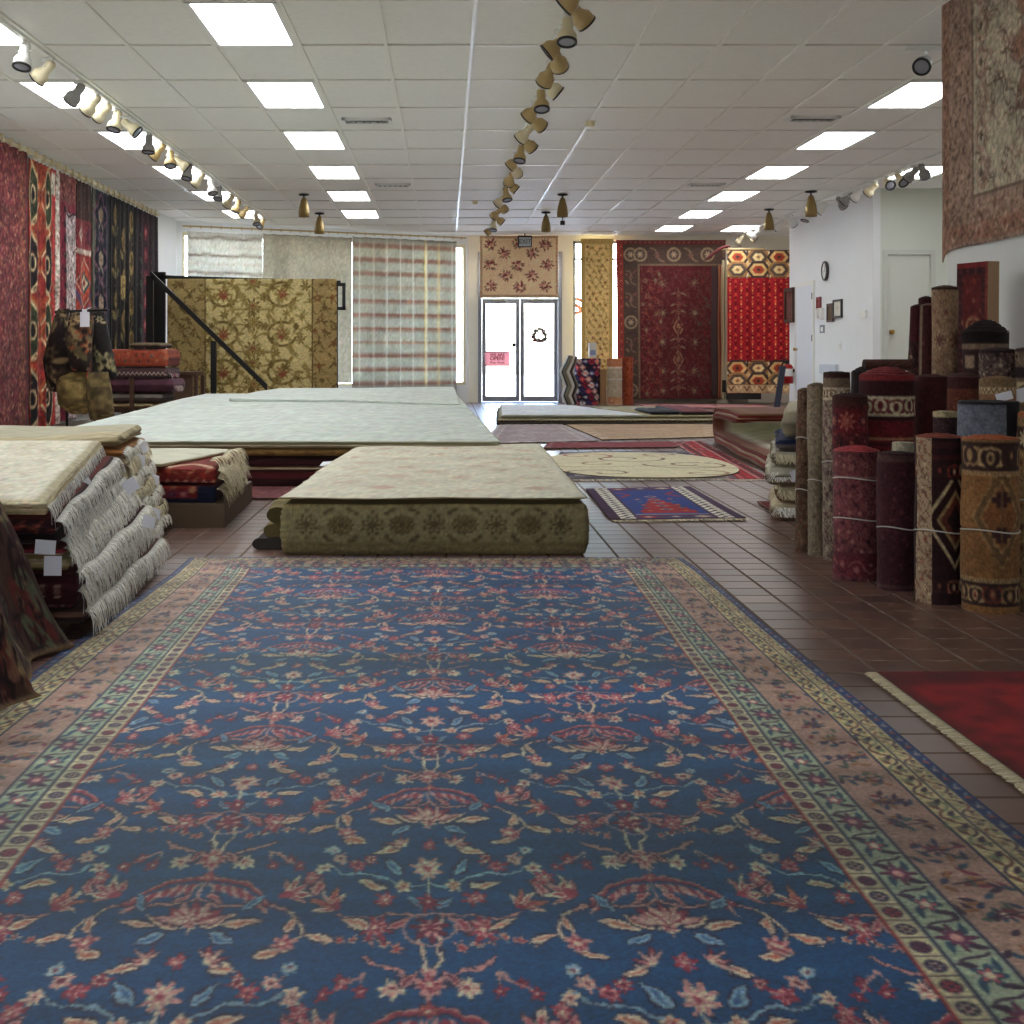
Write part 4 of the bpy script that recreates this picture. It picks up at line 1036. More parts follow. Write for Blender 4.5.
hangs = [(-26, 27.2, C_speck(), 'maroon speckled rug, nearest of those hanging on the left wall', 3.01, .12, 1), (27.6, 58, C_kilim(), 'orange-red kilim with bold diamonds and white side strip on the left wall', 2.97, .12, 2),
         (58.5, 75, C_grey(), 'wall rug with pale grey speckled panel and maroon edge, on the left wall', 2.98, .15, 1), (75.5, 90, C_geo(), 'red wall rug with stepped diamonds on the left wall, behind the saddlebag stand', 2.98, .2, 1),
         (90.5, 108, C_hook(), 'dark blue wall rug with pale hooked diamonds on the left wall', 2.97, .2, 2), (108.5, 135, C_gold(), 'black wall rug with gold figures on the left wall', 2.98, .2, 3), (135.5, 157, C_darkred(), 'black and dark red wall rug, farthest on the left wall', 2.98, .25, 2)]
for q, (pa, pb, cv, lab, zt, zb, wv) in enumerate(hangs):
    Yh_, Xh_ = np.mgrid[0:cv.Hh, 0:cv.W]*cv.res
    nz_ = 1+.55*(vnoise(Xh_/.045, Yh_/.045, q+50)-.5)+.4*(vnoise(Xh_/.02, Yh_/.02, q+60)-.5)
    cv.a = np.clip(cv.a*nz_[..., None], 0, 1)
    if q in (1, 2, 3): speck(cv, 420, [(60, 34, 36), (176, 140, 110), (110, 40, 44), (70, 70, 60)], .006, .016, q+70)
    if q in (4, 5, 6): speck(cv, 500, [(86, 60, 60), (110, 96, 70), (30, 24, 34), (96, 40, 50)], .006, .018, q+70)
    ya, yb = wy(pa), wy(pb)
    hang((WX, ya), (WX, yb), zb, zt, cv, lab, nu=70, nv=200, amp=.018 if q else .006, waves=wv*2, group=None, seed=q+1, thick=.01, sag=.0 if q == 0 else .03, name='wall_rug', flare=.0 if q < 6 else .12)
mb = MB(); mb.tube([(WX-.01, 11.4, 3.045), (WX-.01, 20.6, 3.03)], .022, 10)
rail = tag(mb.build('hanging_rail', CREAMP), 'cream rail above the rugs on the left wall', 'rail')
for k in range(26):
    y = 13.25+k*.28; z = 3.045-.015*(y-11.4)/9.2
    mb = MB(); mb.box((WX-.015, y-.015, z-.05), (WX+.035, y+.015, z+.03)); mb.build('clip', CREAMP, parent=rail, smooth=False)
for y in (14.2, 16.4, 18.6, 20.4):
    mb = MB(); mb.box((XL, y-.02, 3.02), (WX-.02, y+.02, 3.05)); mb.build('bracket', CREAMP, parent=rail, smooth=False)

# ------------------------------------------------------------------ curtains on the slanting shop window
def C_wavy():
    c = Cv(1.6, 2.6, .012, (206, 204, 194))
    for k in range(17):
        y = .10+k*.155; col = (150, 138, 124) if k % 2 == 0 else (190, 176, 156)
        pts = [(x, y+.012*math.sin(x*7+k)+.006*math.sin(x*17+k*2)) for x in np.linspace(0, 1.6, 30)]
        c.line(pts, .035 if k % 2 == 0 else .014, col)
    return c.weave(.06)
def C_plain():
    c = Cv(1.7, 2.6, .014, (178, 172, 156)); return c.weave(.10, 4, .03, .01)
def C_plaid():
    w, h = 2.3, 2.8; c = Cv(w, h, .010, (174, 172, 158))
    for k in range(12):
        y = .12+k*.24
        for dy in (0, .035): c.rect(0, y+dy, w, y+dy+.016, (142, 96, 86))
        c.rect(0, y+.016, w, y+.035, (172, 146, 124))
    for k in range(8):
        x = .15+k*.29
        c.rect(x, 0, x+.022, h, (206, 204, 190))
    c.rect(w*.685, 0, w*.695, h, (222, 196, 130)); c.rect(w*.82, 0, w*.828, h, (222, 196, 130))
    return c.weave(.06)
def curtain(pa, pb, zb, zt, cv, lab, waves, seed, amp=.02, off=.12):
    s0, s1 = spx(pa, off), spx(pb, off)
    a, b = A2+D2*s0+N2*off, A2+D2*s1+N2*off
    hang(a, b, zb, zt, cv, lab, nu=90, nv=70, amp=amp, waves=waves, name='window_curtain', cat='curtain', mat=CURT, seed=seed, thick=.004, sag=.02)
curtain(187, 262, .5, 2.93, C_wavy(), 'cream curtain with thin wavy grey stripes, leftmost in the shop window', 5, 1)
curtain(262.5, 351.5, .4, 2.95, C_plain(), 'plain beige curtain hanging between the striped and the plaid one', 4, 2, .012, .12)
curtain(352, 456, .12, 2.97, C_plaid(), 'pale plaid curtain with faint red stripes beside the glass door', 4, 3, .02)
mb = MB(); mb.tube([wp(.06, .13, 3.01), wp(LEN-.12, .13, 3.04)], .014, 8)
rod = tag(mb.build('curtain_rod', TANP), 'thin curtain rod above the shop window curtains', 'curtain rod')
for k in range(30):
    p = wp(.2+k*.178, .13, 3.01+.03*(.2+k*.178)/LEN); th = np.linspace(0, 2*PI, 10, endpoint=False)
    mb = MB(); mb.tube(np.stack([p[0]+N2[0]*.022*np.cos(th), p[1]+N2[1]*.022*np.cos(th), p[2]-.006+.026*np.sin(th)], 1), .005, 5, closed=True)
    mb.build('ring', TANP, parent=rod)

# ------------------------------------------------------------------ rugs on the back wall
def C_rose():
    w, h = 1.47, 1.17; c = Cv(w, h, .0075, (216, 188, 150))
    frame(c, 0, 0, w, h, .05, (190, 164, 128), 'zig', [(150, 84, 70), (140, 120, 100)])
    r = np.random.default_rng(2)
    for (x, y) in ((.15, .17), (.72, .15), (1.27, .17), (.43, .33), (1.0, .33), (.15, .55), (.71, .57), (1.30, .55), (.46, .76), (1.0, .76), (.16, .96), (.75, .98), (1.27, .96)):
        x = .06+x*.92
        for q in range(15):
            g = q*2*PI/15+r.random()*.5; d = .07+.05*r.random(); c.leaf(x+math.cos(g)*d, y+math.sin(g)*d*.9, .035, .014, g, [(112, 66, 54), (134, 116, 86), (150, 90, 76)][q % 3])
        for q in range(12):
            g = r.random()*6.3; d = .07*r.random()**.5; c.flower(x+math.cos(g)*d, y+math.sin(g)*d, .028, 5, [(132, 66, 60), (176, 110, 98), (100, 44, 44), (200, 150, 128)][q % 4], [(104, 40, 42), (190, 124, 108)][q % 2], ang=g)
    return c.weave(.08)
x0, x1 = xat(480, 24.8), xat(558.5, 24.8)
hang((x0, 24.86), (x1, 24.86), zat(297, 24.8), zat(235.5, 24.8), C_rose(), 'beige rug with clusters of red roses hung over the glass door', nu=150, nv=120, amp=.006, waves=1.5, name='hanging_rug', mat=RUG_LIT)
def C_goldrun():
    w, h = .62, 2.75; c = Cv(w, h, .0075, (168, 138, 80)); c.rect(.075, .10, w-.075, h, (196, 168, 110))
    allover(c, .1, .12, w-.1, h, .13, [(132, 96, 52), (150, 116, 60), (120, 70, 44)], 3, leafcol=(146, 116, 62)); return c.weave(.1)
hang((xat(581, 24.8), 24.84), (xat(613.5, 24.8), 24.84), .3, zat(238.5, 24.8), C_goldrun(), 'tall narrow gold runner hanging in the window right of the glass door', nu=60, nv=260, amp=.012, waves=1, name='hanging_rug', flare=-.05, mat=RUG_LIT)
def C_bigred():
    w, h = 2.07, 2.95; c = Cv(w, h, .009, (92, 36, 39))
    c.rect(0, 0, .13, h, (150, 62, 52)); band_v(c, .05, .12, 0, h, (150, 62, 52), 'dot', [(96, 60, 60), (180, 120, 90)])
    band_h(c, .13, w, 0, .08, (120, 50, 48), 'ros', [(90, 80, 70), (150, 100, 80)])
    B = (84, 66, 58)
    c.rect(.13, .08, .40, h, B); c.rect(.13, .08, w, .48, B)
    for k in range(8):
        y = .27+k*.42
        if k % 3 == 0: mot(c, 'ring', .265, y, .26, [(150, 128, 100), (90, 76, 70), (176, 150, 120)])
        else:
            c.line(bez((.18, y-.12), (.40, y-.1), (.14, y+.1), (.36, y+.14), 10), .022, (126, 104, 84)); c.flower(.27, y, .05, 6, (142, 90, 76), (110, 90, 80)); c.leaf(.2, y+.1, .06, .02, .8, (136, 112, 90)); c.leaf(.34, y-.1, .06, .02, 2.4, (120, 76, 66)); c.ell(.19, y-.05, .02, .02, (140, 80, 70))
    for k in range(6):
        x = .33+k*.32
        if k % 2 == 0: mot(c, 'ring', x+.12, .27, .27, [(150, 128, 100), (90, 76, 70), (176, 150, 120)])
        else: c.line(bez((x, .15), (x+.2, .18), (x+.05, .36), (x+.25, .40), 10), .035, (126, 104, 84)); c.flower(x+.12, .28, .06, 6, (142, 90, 76), (110, 90, 80))
    c.rect(.40, .44, w, .48, (120, 100, 80)); c.rect(.40, .48, .44, h, (120, 100, 80))
    c.rect(w-.10, .48, w, h, (84, 62, 54))
    G1, G2 = (126, 106, 84), (90, 74, 62)
    xm = 1.18
    for y in (.80, 1.36, 1.9, 2.44, 2.8):
        for m in (-1, 1):
            c.flower(xm+m*.31, y, .13, 8, (96, 58, 52), (112, 88, 72), (140, 120, 92))
    for y in (1.62, 2.22):
        c.dia(xm, y, .11, .20, (150, 118, 88)); c.dia(xm, y, .08, .15, (112, 56, 50)); c.dia(xm, y, .04, .08, (160, 130, 96))
    for y in (1.0, 1.2, 1.33, 1.85, 2.0, 2.45, 2.6, 2.75):
        c.flower(xm, y, .055, 6, (150, 118, 90), (110, 50, 48)); 
        for m in (-1, 1): c.leaf(xm+m*.1, y, .07, .02, .5*m, G1)
    c.line([(xm, .9), (xm, 2.9)], .012, G1)
    allover(c, .46, .5, w-.1, h, .15, [(108, 50, 48), (100, 66, 58), (80, 34, 38)], 14, leafcol=(106, 58, 52))
    allover(c, .46, .5, .85, h, .19, [(132, 66, 58), G1, (116, 40, 44)], 4, leafcol=(130, 70, 58)); allover(c, 1.55, .5, w-.1, h, .2, [(112, 52, 50), G2, (120, 40, 46)], 5, leafcol=(96, 60, 54))
    return c.weave(.12)
xr0, xr1 = xat(617, 24.7), xat(727, 24.7)
hang((xr0, 24.82), (xr1, 24.82), zat(399, 24.7), zat(239.5, 24.7), C_bigred(), 'large dark red rug with brown border hung flat on the back wall', nu=200, nv=260, amp=.008, waves=1, name='hanging_rug', flare=-.03)
def C_turk():
    w, h = 1.13, 2.6; c = Cv(w, h, .0075, (146, 26, 34))
    def hexrow(y, s, k):
        n = 3
        for q in range(n): mot(c, 'hex', (q+.5+(.0 if k % 2 == 0 else .0))*w/n, y, s, [[(66, 50, 46), (196, 160, 104), (150, 60, 40)], [(150, 110, 70), (84, 70, 60), (206, 180, 130)]][(q+k) % 2], 0)
    for (a, b) in ((0, .50), (2.02, 2.45)):
        c.rect(0, a, w, b, (190, 160, 108))
        for k in range(9): c.line([(k*w/8-.07, a), (k*w/8+.07, b)], .03, (66, 50, 46)); c.line([(k*w/8+.07, a), (k*w/8-.07, b)], .03, (226, 206, 164))
        hexrow(a+.13, .36, 0); hexrow(a+.36, .36, 1)
        c.rect(0, b-.012, w, b, (60, 36, 34)); c.rect(0, a, w, a+.012, (60, 36, 34))
    for k in range(12):
        for q in range(11):
            x = (q+.5)*w/11; y = .55+k*.122
            c.dia(x, y+.03, .035, .045, (186, 60, 50) if (q+k) % 2 else (120, 18, 30)); c.ell(x, y+.07, .012, .02, (206, 160, 100) if q % 2 == 0 else (60, 20, 26)); c.ell(x, y, .014, .012, (196, 90, 60))
    c.rect(0, 2.45, w, h, (180, 150, 110)); band_h(c, 0, w, 2.46, 2.58, (176, 146, 108), 'zig', [(90, 64, 54), (210, 190, 150)])
    return c.weave(.10)
hang((xat(727, 23.9), 23.9), (xat(789.5, 23.9), 23.9), zat(393, 23.9), zat(250, 23.9), C_turk(), 'bright red hanging rug with cream hexagon bands at top and bottom', nu=150, nv=300, amp=.016, waves=4, name='hanging_rug', mat=RUG_LIT)
# rail that carries it, with rugs seen edge-on beside it
mb = MB(); mb.tube([(xat(722, 23.9), 23.93, zat(249, 23.9)), (5.66, 23.93, zat(249, 23.9))], .015, 8)
tag(mb.build('hanging_rail', TANP), 'thin rail carrying the bright red hanging rug', 'rail')
mb = MB(); mb.box((xat(727, 23.9)+.02, 23.95, zat(399.5, 23.9)), (5.6, 24.25, zat(394.5, 23.9)+.06)); tag(mb.build('low_platform', DARK, smooth=False), 'low black platform under the bright red hanging rug', 'platform')
# rack of rugs seen from the side
t = thing('rug_rack', 'tall rack with rugs seen edge-on between the two red hanging rugs', 'rug rack', (xat(721, 24.2), 24.3, 0))
X = lambda p: xat(p, 24.2)
zt = zat(266, 24.2); 
mb = MB(); mb.tube([(X(722), 24.1, .03), (X(722), 24.1, zt+.1)], .022, 10); mb.tube([(X(725), 24.1, .03), (X(725), 24.1, zt+.1)], .016, 10); mb.build('pole', CREAMP, parent=t)
mb = MB(); mb.lathe([(0, 0), (.13, 0), (.13, .06), (.05, .1), (0, .1)], 20, (X(722.5), 24.1, 0)); mb.build('foot', plain('stand_foot', (150, 140, 120), .5), parent=t)
mb = MB(); mb.tube([(X(722), 24.06, zat(392, 24.2)), (X(722), 24.06, zat(380, 24.2))], .04, 10); mb.build('crank', BLACKM, parent=t)
for k, col in enumerate(((60, 36, 34), (150, 96, 60), (110, 40, 40), (176, 150, 110))):
    mb = MB(); x = X(714.5)+k*.026
    u = np.linspace(0, 1, 10); v = np.linspace(0, 1, 30); P = np.zeros((10, 30, 3))
    P[..., 0] = x+.006*np.sin(v*9+k)[None]; P[..., 1] = 23.98+.5*u[:, None]; P[..., 2] = (.12+(zt-.12)*(1-v))[None]
    mb.grid(P, col); o = mb.build('rug_panel', RUG, parent=t); s_ = o.modifiers.new('thickness', 'SOLIDIFY'); s_.thickness = .018
# small rug folded over its top
mb = MB(); n = 20; pth = []
for k in range(n):
    g = k/(n-1); pth.append((X(706)+(X(727)-X(706))*g, zat(258, 24.1)+.15*math.sin(g*1.9)+.06*g))
P = np.array([[(a, 23.9+.5*w_, b+.02*math.sin(w_*6)) for w_ in np.linspace(0, 1, 6)] for a, b in pth]); col = np.tile(rgb((96, 40, 40)), (n, 6, 1))*(.8+.4*RNG.random((n, 6, 1)))
mb.grid(P, col); o = mb.build('draped_rug', RUG); s_ = o.modifiers.new('thickness', 'SOLIDIFY'); s_.thickness = .03
tag(o, 'dark red rug folded over the top of the rack on the back wall', 'rug')

# the pale red rug on the near wall to the right
def C_pinkwall():
    w, h = 3.6, 1.5; res = .008; c = Cv(w, h, res, (166, 138, 122))
    P1, P2, K, CR = (174, 146, 130), (150, 120, 108), (100, 80, 72), (190, 178, 156)
    speck(c, 900, [P1, P2, (150, 128, 108)], .01, .03, 3)
    fx = .50
    speck(c, 260, [K, (120, 90, 78)], .006, .018, 4, .02, 0, fx-.05, h)
    old = c.clip; c.clip = (fx, .0, w, h-.28)
    c.rect(fx, 0, w, h, CR)
    for j in range(6):
        y = .05+j*.21
        c.ell(fx+.12+.02*(j % 2), y, .09, .10, P1); c.ell(fx+.12, y, .05, .06, CR); c.flower(fx+.12, y, .03, 5, K)
    c.flower(fx+1.15, .5, .62, 12, P2, depth=.12); c.flower(fx+1.15, .5, .56, 12, (158, 118, 100), depth=.12)
    c.flower(fx+1.9, .5, .7, 12, P1, (160, 140, 118), P2, depth=.1)
    r = np.random.default_rng(8)
    for k in range(420):
        x, y = fx+r.random()*2.6, r.random()*(h-.3); s = .03+.05*r.random(); g = r.random()*6.3
        c.line(bez((x, y), (x+s*math.cos(g)*2, y+s), (x+s, y+s*math.sin(g)*2), (x+s*1.4, y+s*1.2), 8), .009, pick([K, (120, 96, 80), P2, (206, 192, 166)], r))
        if k % 2: c.flower(x, y, s*.6, 6, pick([P2, K, (196, 180, 150)], r), pick([CR, P1], r))
    c.clip = old
    c.rect(fx-.015, 0, fx+.0, h-.27, K); c.rect(fx, h-.285, w, h-.27, K)
    band_h(c, 0, w, h-.13, h-.02, (158, 118, 100), 'vine', [K, (190, 170, 146), (120, 80, 70)]); band_v(c, .02, .12, 0, h, (158, 120, 102), 'vine', [(120, 88, 76), (180, 156, 132), K])
    allover(c, .14, h-.27, w, h-.13, .11, [P2, (180, 156, 130), (120, 86, 74)], 5, leafcol=(126, 94, 80))
    return c.weave(.18, 3, .02, .02)
zb = H+.2055*(XP-.03)
hang((XP-.02, 8.44), (XP-.02, 4.9), zb, CEIL-.02, C_pinkwall(), 'faded pink and cream rug hanging on the near right wall', nu=260, nv=200, amp=.007, waves=1.2, name='wall_rug', droopcorner=.07, seed=3)

# green-gold rug over the stair railing
def C_greengold():
    w, h = 2.42, 1.66; c = Cv(w, h, .010, (206, 188, 132)); K, O, R_ = (112, 94, 50), (146, 124, 70), (140, 80, 56)
    fx = .55
    c.rect(0, 0, fx, h, (166, 144, 94)); c.rect(w-.36, 0, w, h, (168, 144, 94))
    allover(c, 0, 0, fx, h, .20, [(106, 88, 52), (120, 92, 54), (164, 140, 88)], 3, leafcol=(104, 88, 50)); allover(c, w-.36, 0, w, h, .2, [(108, 88, 52), (124, 84, 50), (168, 144, 92)], 4, leafcol=(106, 88, 50))
    c.rect(fx-.02, 0, fx, h, (104, 86, 50)); c.rect(w-.36, 0, w-.34, h, (104, 86, 50))
    xm = 1.22
    for (dx, y) in ((.42, .22), (.42, .78), (.42, 1.32)):
        for m in (-1, 1):
            x = xm+m*dx
            th = np.linspace(.3, 5.2, 20) if m > 0 else np.linspace(PI-.3, PI-5.2, 20)
            c.line([(x+.2*math.cos(g), y+.17*math.sin(g)) for g in th], .035, K)
            c.flower(x, y, .12, 8, O, R_, (180, 160, 104)); c.flower(x, y+.02, .06, 6, R_)
            for q in range(6): g = q*1.05; c.leaf(x+.25*math.cos(g), y+.22*math.sin(g), .07, .025, g, O)
    for y in (.05, .4, .62, 1.0, 1.2, 1.5):
        c.flower(xm, y, .13, 9, K, (170, 150, 96), R_ if y != .62 else O)
        for m in (-1, 1): c.line(bez((xm, y), (xm+m*.1, y+.1), (xm+m*.25, y-.05), (xm+m*.3, y+.1), 8), .022, O)
    allover(c, fx, 0, w-.36, h, .23, [O, (150, 130, 76), K], 6, leafcol=(150, 132, 80))
    return c.weave(.12)
YG = 19.0
x0, x1 = xat(168, YG), xat(337, YG)
hang((x0, YG-.04), (x1, YG-.04), zat(396, YG), zat(279, YG), C_greengold(), 'gold and olive scroll-patterned rug hanging over the black railing', nu=240, nv=160, amp=.01, waves=2, name='hanging_rug')
t = thing('stair_railing', 'black metal stair railing with a sloping handrail, holding the gold rug', 'railing', (xat(200, YG), YG, 0))
zt0, zt1 = zat(276.5, YG), zat(282, YG)
mb = MB(); mb.obox((x0-.15, YG, zt0-.03), (x1-x0+.2, 0, zt1-zt0), (0, .05, 0), (0, 0, .05)); mb.build('top_rail', BLACKM, parent=t, smooth=False)
mb = MB(); mb.box((xat(150, YG), YG, 0), (xat(165, YG), YG+.08, zat(272, YG))); mb.build('post', BLACKM, parent=t, smooth=False)
a, b = xat(335.5, YG), xat(345.5, YG); za, zb_ = zat(310, YG), zat(283, YG)
mb = MB(); e = .045
mb.box((a, YG-.02, za), (b, YG+.05, za+e)); mb.box((a, YG-.02, zb_-e), (b, YG+.05, zb_)); mb.box((b-e, YG-.02, za), (b, YG+.05, zb_)); mb.box((a, YG-.02, 0), (a+e*.8, YG+.05, zb_)); mb.build('end_loop', BLACKM, parent=t, smooth=False)
YH = 18.4
p0, p1 = np.array(at(151, 278, YH)), np.array(at(267, 391, YH)); dv_ = p1-p0
mb = MB(); mb.obox(p0, dv_, (0, .07, 0), (0, 0, .09)); mb.build('handrail', BLACKM, parent=t, smooth=False)
mb = MB(); mb.box((xat(210.5, YH), YH, 0), (xat(216, YH), YH+.06, zat(341, YH))); mb.box((xat(146, YH), YH, 0), (xat(153, YH), YH+.06, zat(276, YH))); mb.build('handrail_post', BLACKM, parent=t, smooth=False)
# ================================================================== folded rugs in piles
def lerp(a, b, t): return np.array(a, float)*(1-t)+np.array(b, float)*t
# --- near pile on the left
def C_front(w, h, bg, kind, cols, seed=0, rows=1):
    c = Cv(w, h, .006, bg)
    if kind == 'dots':
        for k in range(int(w/.05)):
            if k % 4 < 2:
                for j in range(3): c.rect(k*.05, h*(.3+.16*j), k*.05+.014, h*(.38+.16*j), cols[0])
        band_h(c, 0, w, 0, h*.13, cols[2], 'sq', [cols[0], cols[1]])
    elif kind == 'floral': allover(c, 0, 0, w, h, .06, cols, seed, leafcol=cols[-1])
    elif kind == 'lines':
        for k, col in enumerate(cols): c.rect(0, h*k/len(cols), w, h*(k+1)/len(cols), col)
    return c.weave(.12)
und = lambda x, y: .014*(vnoise(x/.5+7, y/.6+3, 2)-.5)
def qA(z):
    t = min(1, max(0, (z-.08)/.38))
    fr, br = lerp((-1.17, 4.32), (-1.285, 4.30), t), lerp((-1.25, 5.84), (-1.50, 5.80), t)
    return [(-2.5, fr[1]+.02), tuple(fr), tuple(br), (-2.6, br[1])]
def sl(z): return lambda x, y: z*(1+.20*np.clip((y-4.3)/1.5, 0, 1))
WHF = [(244, 241, 230), (232, 228, 216), (250, 248, 240), (214, 208, 194)]
GYF = [(214, 212, 204), (196, 194, 186), (228, 224, 214)]
CRF = [(220, 208, 176), (206, 192, 156), (228, 218, 190)]
PA = [  # z0, z1, top, side, front canvas, fringe colours, label
    (.055, .105, (84, 58, 46), [(104, 74, 62), (60, 40, 36)], None, WHF, 'brown folded rug with white fringe, lowest of the near left pile'),
    (.105, .225, (84, 34, 36), [(72, 28, 32), (60, 26, 30)], C_front(1.3, .12, (60, 24, 28), 'dots', [(178, 150, 128), (126, 40, 44), (40, 22, 26)]), WHF, 'dark red folded rug with rows of pale dots in the near left pile'),
    (.225, .275, (150, 136, 96), [(168, 152, 110), (122, 106, 70)], C_front(1.3, .05, (150, 134, 96), 'lines', [(96, 80, 56), (160, 142, 100), (176, 160, 122), (196, 182, 150)]), WHF, 'olive and gold striped folded rug in the near left pile'),
    (.275, .308, (104, 36, 40), [(112, 36, 42), (190, 168, 150)], C_front(1.3, .033, (104, 32, 40), 'lines', [(196, 170, 150), (110, 34, 42), (120, 40, 46)]), WHF, 'maroon folded rug with a thin cream edge in the near left pile'),
    (.308, .340, (46, 30, 30), [(50, 32, 32)], None, GYF, 'blackish folded rug with grey fringe in the near left pile'),
    (.340, .403, (96, 36, 34), [(70, 34, 36)], C_front(1.3, .063, (52, 26, 32), 'floral', [(150, 56, 40), (186, 130, 84), (120, 36, 36), (40, 44, 66), (140, 70, 44)], 5), GYF, 'dark red flowered folded rug second from the top of the near left pile'),
]
for k, (z0, z1, tp, sd, fc, fcol, lab) in enumerate(PA):
    q = qA((z0+z1)/2)
    o, ring, eid = slab(q, sl(z0), sl(z1), tp, sd, lab, group=None, front=fc, und=und, nu=90, nv=40, seed=20+k, bulge=.016)
    for rep in range(2 if z1-z0 > .045 else 1):
        zz = z1-.012-(z1-z0)*.5*rep
        pts = [np.array([*lerp(q[1], q[2], t), zz*(1+.2*t)])+np.array([.012, 0, .008*math.sin(t*14+k)]) for t in np.linspace(0, 1, 24)]
        if rep == 0 or k == 1: fringe(o, pts, 330, .068, (1, -.10, .12), fcol, width=.0095, droop=1.0 if (k+rep) % 2 else 1.25, seed=k*3+rep, curl=.5)
C_cream = Cv(1.3, 1.5, .01, (226, 220, 200)); allover(C_cream, .12, .1, 1.2, 1.4, .2, [(218, 210, 186), (214, 204, 180), (222, 214, 192)], 4, leafcol=(216, 208, 184)); C_cream.rect(0, 0, 1.3, .015, (196, 180, 140)); C_cream.rect(1.27, 0, 1.3, 1.5, (190, 180, 150)); C_cream.weave(.06)
q = qA(.45); o, ring, eid = slab(q, sl(.403), sl(.458), C_cream, [(216, 200, 160), (190, 172, 132)], 'cream folded rug on top of the near left pile', front=C_front(1.3, .05, (206, 188, 146), 'lines', [(190, 170, 128), (212, 194, 152), (150, 130, 96), (222, 210, 176)]), und=und, nu=80, nv=60, seed=31, bulge=.014)
pts = [np.array([*lerp(q[1], q[2], t), .435*(1+.2*t)]) for t in np.linspace(0, 1, 24)]
fringe(o, pts, 200, .06, (1, -.1, 0), GYF, width=.010, droop=1.3, seed=41)
pricetag(o, np.array(qA(.46)[1]).tolist()+[.40] + np.array([.01, .9, .06]) if False else (-1.36, 5.05, .44), .06, .075, (1, -.7, .2), .5)
o2 = bpy.data.objects['folded_rug.005'] if 'folded_rug.005' in bpy.data.objects else o
# tags on the front corner
pricetag(o2, at(46, 540, 4.275), .064, .045, (.1, -1, 0), -.08); pricetag(o2, at(53, 556, 4.27), .055, .062, (.1, -1, 0), -.02)
pricetag(o2, at(127, 480, 4.95), .055, .05, (.8, -1, .3), .5); pricetag(o2, at(150, 516, 5.45), .055, .05, (.8, -1, .3), -.3)
mb = MB(); mb.box((-2.4, 4.42, 0), (-1.27, 5.75, .055)); tag(mb.build('wooden_pallet', WOOD, smooth=False), 'low dark wooden base under the near left pile of folded rugs', 'pallet')

# --- pile just behind it
und2 = lambda x, y: .022*(vnoise(x/.4+1, y/.5+9, 5)-.5)
def qB(z):
    t = z/.55; fr, br = lerp((-1.37, 6.12), (-1.50, 6.10), t), lerp((-1.45, 7.06), (-1.62, 7.04), t)
    return [(-3.1, fr[1]), tuple(fr), tuple(br), (-3.2, br[1])]
PB = [(.05, .11, (170, 156, 126), [(150, 130, 100)], 'tan folded rug, lowest of the pile behind the near left pile'), (.11, .18, (150, 132, 100), [(190, 176, 146), (130, 110, 84)], 'sand-coloured folded rug second from the bottom behind the near left pile'),
      (.18, .25, (190, 178, 150), [(200, 188, 160), (150, 132, 104)], 'pale beige folded rug in the lower middle of the pile behind the near left pile'), (.25, .315, (176, 160, 128), [(178, 160, 126), (140, 112, 80)], 'brownish beige folded rug midway up the pile behind the near left pile'),
      (.315, .38, (196, 184, 156), [(204, 190, 158), (150, 124, 92)], 'cream folded rug in the upper middle of the pile behind the near left pile'), (.38, .44, (196, 182, 150), [(196, 178, 140), (160, 136, 100)], 'yellowish folded rug third from the top behind the near left pile'), (.44, .485, (168, 116, 66), [(178, 120, 66), (150, 96, 54)], 'orange-brown folded rug second from the top behind the near left pile')]
for k, (z0, z1, tp, sd, lab) in enumerate(PB):
    q = qB((z0+z1)/2); o, ring, eid = slab(q, z0, z1, tp, sd, lab, und=und2, seed=60+k, bulge=.02, rag=.02)
    pts = [np.array([*lerp(q[1], q[2], t), (z0+z1)/2+.01])+np.array([.014, 0, .012*math.sin(t*11+k*2)]) for t in np.linspace(0, 1, 20)]
    fringe(o, pts, 150, .05, (1, -.12, 0), CRF if k % 2 else WHF, width=.011, droop=1.1, seed=70+k, curl=.5)
    if k in (1, 3, 5, 6): pricetag(o, np.array(pts[6+3*k % 12])+np.array([.03, -.02, .0]), .05, .05, (1, -.6, .3), .4*(-1)**k)
c = Cv(1.7, 1.2, .01, (178, 172, 148)); c.rect(0, 0, 1.7, .3, (196, 184, 150)); allover(c, 0, .02, 1.7, .28, .12, [(150, 132, 96), (170, 152, 114)], 3, leafcol=(160, 140, 104)); c.weave(.1)
q = qB(.52); o, ring, eid = slab(q, .485, lambda x, y: .525+.05*np.clip((x+1.9)/.5, 0, 1)**2*.6+.02*(y-6.1), c, [(186, 172, 136), (150, 128, 90)], 'grey-beige folded rug with flowered edge, topmost behind the near left pile', und=und2, seed=80, bulge=.02, rag=.03)
mb = MB(); mb.box((-3.0, 6.2, 0), (-1.55, 6.98, .05)); tag(mb.build('wooden_pallet', WOOD, smooth=False), 'low dark base under the second pile of folded rugs on the left', 'pallet')

